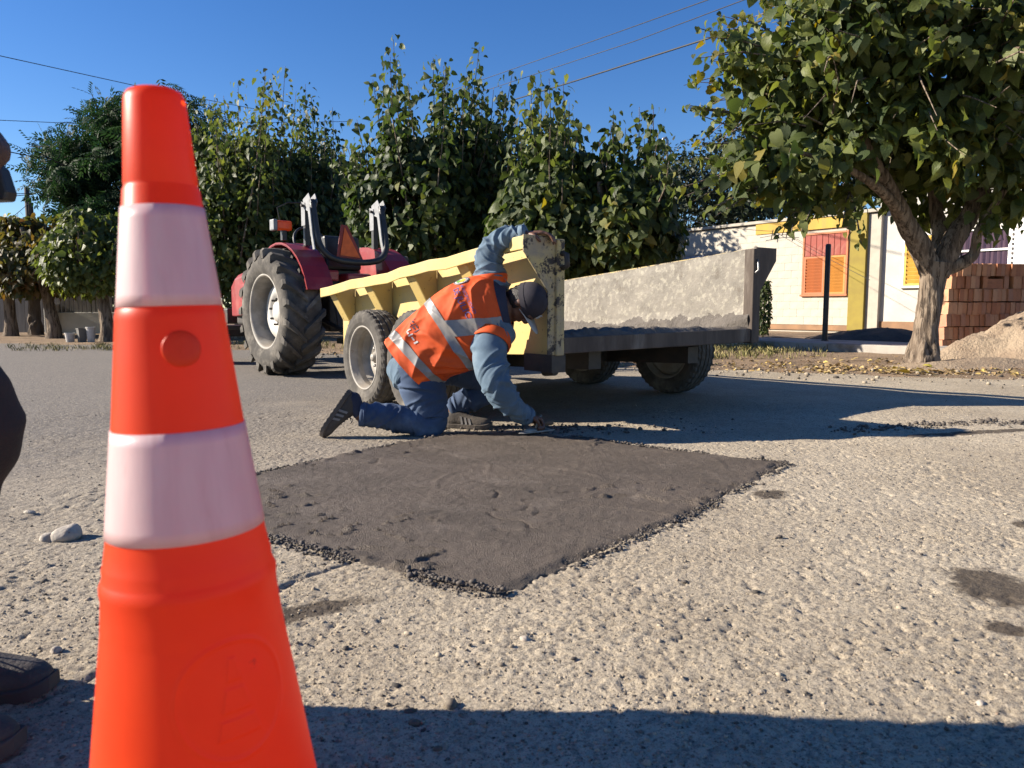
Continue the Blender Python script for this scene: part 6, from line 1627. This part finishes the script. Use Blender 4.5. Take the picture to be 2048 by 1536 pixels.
def surf_np(S_, T_, off=0.0, wr=True):
    """points of the vest: S along the spine from the hem, T round the body (0 = middle of the back)"""
    S_, T_ = np.broadcast_arrays(np.asarray(S_, float), np.asarray(T_, float))
    c, c2, c1 = tor(S_), tor(S_ + .12), tor(S_ - .12)
    nrm = lambda v: v / (np.linalg.norm(v, axis=-1, keepdims=True) + 1e-12)
    sp = nrm(c2[..., :3] - c1[..., :3]); a = c[..., 3:6]; w = np.linalg.norm(a, axis=-1)
    a = nrm(a - sp * (a * sp).sum(-1, keepdims=True)); b_ = nrm(np.cross(a, sp)); b_ = np.where(b_[..., 1:2] > 0, -b_, b_)
    ca, sa = np.cos(T_), np.sin(T_); e = 2 / 2.5
    x = np.sign(sa) * np.abs(sa) ** e; y = np.sign(ca) * np.abs(ca) ** e
    o = np.full(S_.shape, 0.014) + off
    if wr:
        Tw = (T_ + np.pi) % (2 * np.pi) - np.pi
        for (s0, t0), (s1, t1), wd, hgt in CREASE:
            p, q_ = np.stack([S_ * .16, Tw * .17], -1), np.array([s0 * .16, t0 * .17]); d = np.array([(s1 - s0) * .16, (t1 - t0) * .17])
            u = np.clip(((p - q_) @ d) / (d @ d), 0, 1)
            dist = np.linalg.norm(p - q_ - u[..., None] * d, axis=-1)
            o = o + hgt * (np.exp(-dist / wd * 2.0) - .35 * np.exp(-((dist - wd * 1.5) / wd) ** 2)) * np.sin(np.pi * np.clip(u * .8 + .1, 0, 1))
        o = o + .010 * np.maximum(0, 1 - S_) * (1 + np.sin(T_ * 3))
        o = o + .0018 * vn2(S_ * 1.0, T_ * 1.0, 9, 203)
    return c[..., :3] + a * (x * (w + o))[..., None] + b_ * (y * (c[..., 6] + o))[..., None]
def surf(s, th, off=0.0, wr=True): return Vector(surf_np(s, th, off, wr))
def sleeve(rows, seed, n_folds, joint, amp=.011, n=64, k=170, flat=.0):
    """cloth tube round a limb with creases that gather at the joint (fraction along the limb)"""
    C = cr(rows, k); P, r_ = C[:, :3], C[:, 3]
    t = np.gradient(P, axis=0); t /= np.linalg.norm(t, axis=1, keepdims=True)
    a = np.zeros_like(P); v = np.array([0, -1.0, 0])
    for i in range(k):
        v = v - t[i] * (v @ t[i]); v /= np.linalg.norm(v); a[i] = v
    b_ = np.cross(t, a)
    L = np.concatenate([[0], np.cumsum(np.linalg.norm(np.diff(P, axis=0), axis=1))]); 
    th = np.linspace(0, 2 * np.pi, n, endpoint=False)
    TH, S_ = np.meshgrid(th, L); g = np.random.default_rng(seed)
    D = np.zeros_like(TH)
    for q_ in range(n_folds):
        jf = joint[int(g.integers(len(joint)))]
        s0 = np.clip(jf + g.normal(0, .14) if g.random() < .7 else g.uniform(.05, .98), .02, .99) * L[-1]
        ph, wid, sl, wd, am = g.uniform(0, 2 * np.pi), g.uniform(.6, 1.6), g.normal(0, .055), g.uniform(.0045, .012), amp * g.uniform(.4, 1.25)
        dth = (TH - ph + np.pi) % (2 * np.pi) - np.pi
        d = S_ - s0 - sl * np.sin(dth) - .012 * dth ** 2
        D += am * np.exp(-(dth / wid) ** 2) * (np.exp(-np.abs(d) / wd) - .5 * np.exp(-((d - 2.2 * wd) / (1.4 * wd)) ** 2))
    # long pull lines down the limb
    for q_ in range(5):
        ph, s0, s1 = g.uniform(0, 6.28), g.uniform(0, .5) * L[-1], g.uniform(.6, 1) * L[-1]
        dth = (TH - ph - g.normal(0, .8) * S_ + np.pi) % (2 * np.pi) - np.pi
        D += amp * .55 * np.exp(-np.abs(dth) / .16) * np.exp(-((S_ - (s0 + s1) / 2) / ((s1 - s0) * .5)) ** 2)
    RR = r_[:, None] + D
    V = P[:, None] + RR[..., None] * (a[:, None] * np.cos(TH)[..., None] + b_[:, None] * np.sin(TH)[..., None])
    return [[Vector(p) for p in ring] for ring in V]
# one continuous body under the clothes
bd = MB()
bd.loft([[Vector(v) for v in surf_np(s, np.linspace(0, 2 * math.pi, 24, endpoint=False), -.035, False)] for s in np.linspace(.1, 5.9, 24)])
for rows in (sleeveR, sleeveL): bd.limb([(x, y, z, r_ * .62) for x, y, z, r_ in rows], 12)
for rows in (legR, legL): bd.limb([(x, y, z, r_ * .72) for x, y, z, r_ in rows], 12)
bd.ball(at(850, 715, 4.5), (.14, .15, .13))
hw_ = at(1052, 833, 4.35)
kn = at(1079, 842, 4.37)
hand_parts(bd, hw_, kn, (0, -.8, .5), (.4, -.4, .8), [(.9, 1.2, .8)] * 4, [(.01, .025, -.005), (.035, .045, -.015), (.062, .042, -.03), (.08, .03, -.04)])
hl = at(1056, 468, 4.33); kl = at(1088, 466, 4.31)
hand_parts(bd, hl, kl, (0, -1, 0), (0, 0, 1), [(.35, .55, .35), (.4, .55, .35), (.45, .6, .4), (.5, .6, .4)], [(.01, .028, -.004), (.04, .05, -.012), (.062, .056, -.03), (.078, .052, -.048)])
# head: crown towards the trailer's rear, face down
hc = Vector(at(1052, 606, 4.345))
hu = Vector((.90, -.36, .20)).normalized(); hf = Vector((.22, -.10, -.96)); hf = (hf - hu * hf.dot(hu)).normalized(); hs = hu.cross(hf)
HM = Matrix((hs, hf, hu)).transposed()
def hp_(s, f, u): return hc + hs * s + hf * f + hu * u
bd.ball(hp_(0, -.008, .012), (.074, .092, .108), HM, 22, 16)
bd.ball(hp_(0, .026, -.055), (.058, .062, .062), HM, 18, 12)
bd.ball(hp_(0, .066, -.088), (.028, .024, .024), HM)          # chin
bd.limb([(*hp_(0, .088, .008), .012), (*hp_(0, .102, -.022), .015), (*hp_(0, .094, -.034), .011)], 10)   # nose
bd.limb([(*hp_(-.022, .082, -.062), .008), (*hp_(0, .088, -.060), .010), (*hp_(.022, .082, -.062), .008)], 8)   # lips
bd.limb([(*hp_(-.045, .076, .020), .010), (*hp_(0, .088, .024), .011), (*hp_(.045, .076, .020), .010)], 8)      # brow
for s_ in (-1, 1):
    bd.ball(hp_(s_ * .076, -.006, -.012), (.012, .020, .030), HM, 12, 8)
bd.limb([(*surf(4.9, 0, -.09, False).lerp(surf(4.9, math.pi, -.09, False), .5), .062), (*hp_(0, -.025, -.06), .058)], 14)
put('body', blob(bd, .0055, 4), SKIN, wk, world=True)
EYE = mat('eye', (0.5, 0.48, 0.45), rough=.2); IRIS = mat('dark_iris', (.02, .012, .01), rough=.15)
for s_ in (-1, 1):
    e = MB().ball(hp_(s_ * .031, .074, .003), .0125, None, 12, 8).build('eye', EYE, wk, world=True, smooth_on=True)
    MB().ball(hp_(s_ * .031, .083, .002), .0052, None, 10, 6).build('iris', IRIS, e, smooth_on=True).matrix_local = Matrix.Identity(4)
# hair below the cap
hr = MB().ball(hp_(0, -.028, -.018), (.080, .080, .088), HM, 22, 14).ball(hp_(0, -.05, -.06), (.06, .05, .05), HM)
put('hair', blob(hr, .007, 2, [(38, .004, 7)]), HAIR, wk, world=True)
# cap with its peak
rows = []
for k in range(13):
    a = math.pi / 2 * k / 12
    rr, zz = math.cos(a) ** .8 if a < 1.55 else .01, math.sin(a)
    rows.append([hp_(.0855 * max(rr, .02) * math.sin(t), -.010 + .104 * max(rr, .02) * math.cos(t), .022 + .105 * zz) for t in np.linspace(0, 2 * math.pi, 36, endpoint=False)])
cap = MB().loft(rows, True, False).loft([[hp_(.0875 * math.sin(t), -.010 + .106 * math.cos(t), z_) for t in np.linspace(0, 2 * math.pi, 36, endpoint=False)] for z_ in (-.004, .024)], True, False)
cap.ball(hp_(0, -.01, .128), .008, None, 8, 6)
co = cap.build('cap', CAPM, wk, world=True, smooth_on=True)
rows = []
for k in range(9):
    t = k / 8
    rows.append([hp_(.078 * math.sin(a) * (1 - .12 * t), -.010 + .100 * math.cos(a) + (.082 * t) * (math.cos(a * .9)) + .012 * t, .004 + .030 * t - .030 * (math.sin(a) ** 2) * 1.0 - .004 * t * t) for a in np.linspace(-1.15, 1.15, 17)])
pk = MB().loft(rows, False, False).build('cap_peak', CAPL, wk, world=True, smooth_on=True)
sm = pk.modifiers.new('t', 'SOLIDIFY'); sm.thickness = .004
MB().prism([hp_(-.018, .094, .048), hp_(.018, .094, .048), hp_(.018, .086, .076), hp_(-.018, .086, .076)], hf * .006).build('cap_badge', CAPL, wk, world=True)
# shirt sleeves and hem, jeans
sh = MB().loft(sleeve(sleeveR, 5, 46, (.12, .55, .6, .9), .014)).loft(sleeve(sleeveL, 6, 40, (.15, .55, .9), .014))
sh.loft([[Vector(v) for v in surf_np(s, np.linspace(0, 2 * math.pi, 40, endpoint=False), -.035, False)] for s in np.linspace(0, 4.6, 20)])
tail = sleeve([A(800, 722, 4.50, .11), A(822, 738, 4.465, .132), A(846, 752, 4.45, .138)], 8, 22, (.5, .9), .012)
sh.loft(tail)
sh.build('denim_shirt', DENIM, wk, world=True, smooth_on=True)
jn = MB().loft(sleeve(legR, 9, 50, (.12, .55, .62, .95), .010)).loft(sleeve(legL, 10, 40, (.2, .45, .9), .010)).ball(at(850, 722, 4.51), (.155, .16, .14), None, 24, 16)
jn.build('jeans', JEANS, wk, world=True, smooth_on=True)
for rows in (legR, legL):
    e, d = Vector(rows[-1][:3]), (Vector(rows[-1][:3]) - Vector(rows[-2][:3])).normalized()
    MB().tube([e - d * .02, e + d * .012, e + d * .016], [.070, .069, .060], 20).build('trouser_hem', JEANS, wk, world=True, smooth_on=True)
for rows, rr in ((sleeveR, .056), (sleeveL, .048)):
    e, d = Vector(rows[-1][:3]), (Vector(rows[-1][:3]) - Vector(rows[-2][:3])).normalized()
    MB().tube([e - d * .028, e + d * .006, e + d * .01], [rr + .003, rr, rr * .85], 18).build('cuff', DENIM, wk, world=True, smooth_on=True)
# the vest and what is sewn or printed on it
def vest_strip(name, s0, s1, t0, t1, ns, nt, off, material, closed=False, f=None):
    TT_, SS_ = np.meshgrid(np.linspace(t0, t1, nt, endpoint=not closed), np.linspace(s0, s1, ns))
    if f: SS_, TT_ = f(SS_, TT_)
    V = [[Vector(p) for p in ring] for ring in surf_np(SS_, TT_, off)]
    return MB().loft(V, closed, False).build(name, material, wk, world=True, smooth_on=True)
vv = vest_strip('vest', 0.0, 4.86, 0, 2 * math.pi, 170, 220, 0, VEST, True)
vest_strip('reflective_band', .32, .62, 0, 2 * math.pi, 15, 220, .003, BAND, True, lambda s, t: (s + .18 * np.cos(t + .6), t))
vest_strip('reflective_band', 1.82, 2.12, 0, 2 * math.pi, 15, 220, .003, BAND, True, lambda s, t: (s + .20 * np.cos(t + 1.0), t))
vest_strip('shoulder_band', 0, 1, 0, 1, 90, 13, .0035, BAND, False, lambda s, t: (1.95 + s * 2.6, .22 - .40 * s - .27 * t))
# armhole trims
def armhole(rows, frac, rr, name):
    C = cr(rows, 60); i = int(frac * 59); c0, d = Vector(C[i, :3]), Vector(C[min(i + 2, 59), :3] - C[max(i - 2, 0), :3]).normalized()
    a = Vector((0, 0, 1)).cross(d).normalized() if abs(d.z) < .9 else Vector((1, 0, 0)).cross(d).normalized(); b_ = d.cross(a)
    out = []
    for w_, k in ((rr - .004, -.06), (rr + .003, -.025), (rr + .005, .0), (rr - .002, .003)):
        out.append([c0 + d * k + (a * math.cos(t) + b_ * math.sin(t)) * w_ for t in np.linspace(0, 2 * math.pi, 30, endpoint=False)])
    return out
MB().loft(armhole(sleeveR, .20, .108, 'x'), True, False).build('vest_armhole', VEST, wk, world=True, smooth_on=True)
MB().loft(armhole(sleeveL, .18, .094, 'x'), True, False).build('vest_armhole', VEST, wk, world=True, smooth_on=True)
heel0 = Vector(at(697, 783, 4.30))
# print on the back: emblem and the two lines of writing
def text_mesh(txt, size):
    cu = bpy.data.curves.new('lettering', 'FONT'); cu.body = txt; cu.size = size; cu.offset = size * .012; cu.resolution_u = 2
    o = bpy.data.objects.new('lettering', cu); COL.objects.link(o)
    dg = bpy.context.evaluated_depsgraph_get()
    me = bpy.data.meshes.new_from_object(o.evaluated_get(dg)); bpy.data.objects.remove(o); bpy.data.curves.remove(cu)
    return me
SCALE_S = (tor(3)[:3] - tor(2)[:3]); SCALE_S = float(np.linalg.norm(SCALE_S))
def lay(me, s_base, th_start, th_per_m, name, material, off=.0028, x0=0):
    bm = bmesh.new(); bm.from_mesh(me); bmesh.ops.triangulate(bm, faces=bm.faces); bmesh.ops.subdivide_edges(bm, edges=bm.edges, cuts=1)
    for v in bm.verts: v.co = surf(s_base + v.co.y / SCALE_S, th_start - (v.co.x - x0) * th_per_m, off)
    bm.to_mesh(me); bm.free()
    return put(name, me, material, wk, world=True)
lay(text_mesh('DE JULIO', .050), 2.92, .95, 4.6, 'lettering', INK)
lay(text_mesh('MUNICIPALIDAD', .025), 3.24, .95, 4.6, 'lettering', INK)
def strokes(name, material, rows):
    m_ = MB()
    for x, y, w_, h_ in rows: m_.add([(x, y, 0), (x + w_, y, 0), (x + w_, y + h_, 0), (x, y + h_, 0)], [(0, 1, 2, 3)])
    return m_.mesh(name)
lay(strokes('print_strokes', INK_D, [(0, 0, .006, .034), (.012, .004, .020, .006), (.014, .018, .016, .007), (.040, 0, .006, .030), (.052, .008, .018, .006), (.052, .024, .020, .006), (.082, .002, .006, .032)]), 1.10, .66, 4.6, 'worn_print', INK_D)
lay(strokes('print_strokes', WHITEP, [(0, 0, .008, .024), (.014, .002, .016, .007), (.036, 0, .008, .022), (.050, .006, .020, .007), (.078, .001, .008, .022)]), .92, .42, 4.6, 'worn_print', WHITEP)
def disc(r0, r1, n=40, a0=0, a1=2 * math.pi):
    m_ = MB(); A_ = np.linspace(a0, a1, n)
    m_.loft([[(math.cos(a) * r_, math.sin(a) * r_, 0) for a in A_] for r_ in np.linspace(r0, r1, 4)], False, False)
    return m_.mesh('d')
def lay_e(me, name, material, off, s_=3.35, th=1.22):
    for v in me.vertices: v.co = surf(s_ + v.co.y / SCALE_S, th - v.co.x * 4.6, off)
    put(name, me, material, wk, world=True)
lay_e(disc(.001, .047), 'emblem_ground', WHITEP, .003)
lay_e(disc(.001, .026), 'emblem_sun', YELP, .0040)
lay_e(disc(.040, .045), 'emblem_ring', INK_D, .0040)
lay_e(disc(.001, .030, 20, 3.5, 5.6), 'emblem_field', GREENP, .005)
for k in range(9):
    a = .3 + k * .32
    lay_e(disc(.030, .037, 4, a, a + .12), 'emblem_ray', INK_D, .0040)
sk = MB().limb([(*legR[-2][:3], .044), (*legR[-1][:3], .042), (*(heel0 + Vector((.03, 0, -.04))), .038)], 14)
# collar
C = [[surf(s, t, o_, False) for t in np.linspace(0, 2 * math.pi, 30, endpoint=False)] for s, o_ in ((4.6, .004), (5.0, .006), (5.35, .010), (5.4, .004))]
MB().loft(C, True, False).build('collar', NAVY, wk, world=True, smooth_on=True)
# shoes
heel, toe = Vector(at(697, 783, 4.30)), Vector(at(642, 868, 4.29))
sk.build('sock', NAVY, wk, world=True, smooth_on=True)
make_shoe(wk, heel + Vector((-.005, 0, .008)), toe + Vector((-.015, 0, .006)), Vector((.85, 0, -.35)), 1, name='shoe')
h2, t2 = gp(893, 858, .0), gp(968, 858, .0)
make_shoe(wk, Vector((h2.x, 4.66, .0)), Vector((h2.x + .27, 4.60, .0)), (0, 0, 1), 1, name='shoe')
bpy.context.view_layer.update()

# the trowel in the worker's hand
TROWEL = mat('mortar_caked_steel', (0.42, 0.38, 0.32), (0.30, 0.27, 0.23), rough=.75, scale=20, bump=.7, bscale=90, bdist=.006, metal=.1)
HANDLE = mat('wooden_handle', (0.20, 0.12, 0.065), (0.15, 0.09, 0.05), rough=.7, scale=12, stretch=(1, 1, 6))
p0, p1 = Vector((0.035, 4.27, .022)), Vector((0.215, 4.40, .030))
tw = empty('trowel', (p1.x, p1.y, 0.0), 0, 'mortar-caked pointed trowel held flat on the fresh concrete', 'trowel')
d = (p1 - p0).normalized(); s_ = Vector((-d.y, d.x, 0))
MB().prism([p0, p0 + d * .03 + s_ * .025, p1 - d * .03 + s_ * .058, p1 + s_ * .05, p1 - s_ * .05, p1 - d * .03 - s_ * .058, p0 + d * .03 - s_ * .025], (0, 0, .006)).build('blade', TROWEL, tw, world=True, bev=.002)
MB().ball(p0 + d * .09 + Vector((0, 0, .008)), (.05, .028, .012), rotm(0, 0, math.atan2(d.y, d.x)), 14, 8).build('mortar_lump', TROWEL, tw, world=True, smooth_on=True)
MB().tube([p1 - d * .10 + Vector((0, 0, .010)), p1 - d * .085 + Vector((0, 0, .05)), p1 - d * .06 + Vector((0, 0, .085)), kn + Vector((-.02, 0, -.018))], .007, 8).build('shank', TROWEL, tw, world=True, smooth_on=True)
hd = Vector((.9, -.2, .12)).normalized()
MB().tube([kn + Vector((-.03, 0, -.02)), kn + Vector((-.03, 0, -.02)) + hd * .05, kn + Vector((-.03, 0, -.02)) + hd * .11], [.013, .015, .012], 12).build('handle', HANDLE, tw, world=True, smooth_on=True)

# ------------------------------------------------ person standing at the left edge (mostly outside the photograph)
DKTR = mat('dark_brown_trousers', (0.030, 0.020, 0.019), (0.022, 0.015, 0.015), rough=.9, bump=.3, bscale=120)
DKSH = mat('dark_work_shirt', (0.035, 0.030, 0.034), (0.026, 0.023, 0.027), rough=.9, bump=.3, bscale=120)
BOOT = mat('scuffed_work_boot', (0.050, 0.042, 0.038), (0.035, 0.03, 0.028), rough=.7, scale=14, bump=.4, bscale=70, dirt=(.09, .075, .065), dirt_scale=7)
BOOTS = mat('boot_sole', (0.09, .075, .065), (.06, .05, .045), rough=.9)
px_ = -1.13
PYC = 1.16
sp_ = empty('person', (px_, PYC, 0), 0, 'person in dark work clothes standing at the left edge, knee and boot showing', 'person')
kneeL = at(28, 815, 1.29)
lL = [(px_ - .02, 1.23, .90, .105), (px_ + .04, 1.25, .74, .098), (kneeL.x - .082, 1.28, .55, .082), (kneeL.x - .095, 1.28, .45, .070), (px_ + .085, 1.29, .26, .062), (px_ + .07, 1.30, .11, .058)]
lR = [(px_ + .02, 1.05, .90, .105), (px_ + .09, 1.10, .72, .100), (px_ + .12, 1.14, .50, .085), (px_ + .10, 1.155, .28, .075), (px_ + .08, 1.17, .12, .066)]
wr_ = at(-62, 258, 1.33); 
aL = [(px_ - .02, 1.36, 1.42, .07), (px_ - .05, 1.42, 1.20, .056), (px_ + .02, 1.40, 1.08, .05), (wr_.x - .02, 1.34, 1.045, .036)]
aR = [(px_ - .02, .95, 1.42, .07), (px_ - .06, .91, 1.18, .056), (px_ + .03, .93, .98, .046), (px_ + .08, .95, .93, .036)]
b2 = MB()
for rows in (lL, lR, aL, aR): b2.limb([(x, y, z, r_ * .75) for x, y, z, r_ in rows], 12)
tr_rows = [(.88, .13, .175), (1.0, .125, .165), (1.15, .125, .175), (1.3, .13, .195), (1.42, .11, .195), (1.47, .07, .10)]
def trun(o): return [[Vector((px_ - .01 + (rx + o) * math.cos(t), PYC + (ry + o) * math.sin(t), z)) for t in np.linspace(0, 2 * math.pi, 24, endpoint=False)] for z, rx, ry in tr_rows]
b2.loft(trun(-.02)); b2.limb([(px_ - .02, 1.16, 1.45, .06), (px_ + .01, 1.16, 1.56, .055)], 12)
b2.ball((px_ + .03, 1.16, 1.64), (.092, .075, .112)).ball((px_ + .075, 1.16, 1.585), (.05, .05, .05)).limb([(px_ + .12, 1.16, 1.65, .012), (px_ + .137, 1.16, 1.615, .014)], 8)
for s_ in (-1, 1): b2.ball((px_ + .01, 1.16 + s_ * .078, 1.635), (.02, .012, .03))
hand_parts(b2, wr_ + Vector((-.03, 0, .01)), wr_ + Vector((.032, -.005, .0)), (0, -1, .2), (0, .3, 1), [(.7, .9, .6)] * 4, [(.01, .028, -.004), (.035, .045, -.015), (.055, .04, -.03), (.07, .03, -.04)])
hand_parts(b2, (px_ + .085, .95, .92), (px_ + .10, .955, .84), (1, 0, 0), (0, -1, 0), [(.2, .3, .2)] * 4, [(.01, .028, -.004), (.035, .045, -.01), (.06, .05, -.015), (.08, .05, -.02)])
SKIN_D = mat('shaded_skin', (0.085, 0.042, 0.03), (0.065, 0.032, 0.024), rough=.6, scale=20, bump=.15, bscale=120)  # darker skin colour stands in for shade on the side away from sun
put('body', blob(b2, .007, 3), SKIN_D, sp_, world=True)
t_ = MB(); t_.limb(lL, 16); t_.limb(lR, 16); t_.ball((px_, 1.16, .90), (.145, .185, .13))
put('trousers', blob(t_, .009, 5, [((12, 12, 14), .006, 231)]), DKTR, sp_, world=True)
s2 = MB().loft(trun(.012)); s2.limb(aL[:3] + [tuple(list(np.array(aL[2]) * .5 + np.array(aL[3]) * .5))], 14); s2.limb(aR[:3], 14)
put('shirt', blob(s2, .009, 5, [((12, 12, 14), .006, 241)]), DKSH, sp_, world=True)
h3 = MB().ball((px_ + .015, 1.16, 1.665), (.1, .085, .10)); put('hair', blob(h3, .008, 2, [(30, .004, 5)]), HAIR, sp_, world=True)
make_shoe(sp_, Vector((px_ - .02, 1.375, .0)), Vector((gp(92, 1345, .05).x + .0, 1.385, .0)), (0, 0, 1), 1, name='boot', mats=(BOOT, BOOTS, BOOT))
make_shoe(sp_, Vector((px_ + .02, 1.175, .0)), Vector((px_ + .33, 1.185, .0)), (0, 0, 1), 1, name='boot', mats=(BOOT, BOOTS, BOOT))
# dark tool hanging from that hand
k0 = at(-6, 345, 1.33); k1 = at(10, 395, 1.33)
tl = empty('tool_grip', (k1.x, k1.y, 0), 0, 'black angular tool grip in the standing person\'s hand at the left edge', 'tool')
MB().prism([at(-40, 300, 1.33), at(-2, 335, 1.33), at(14, 383, 1.33), at(10, 400, 1.33), at(-40, 402, 1.33)], (0, .03, 0)).build('grip', BLACKP, tl, world=True, bev=.004)
MB().tube([at(-26, 270, 1.34), at(-30, 330, 1.34)], .014, 10).build('handle', BLACKP, tl, world=True)
print('objects', len(bpy.data.objects), 'tris', sum(len(m.polygons) for m in bpy.data.meshes))
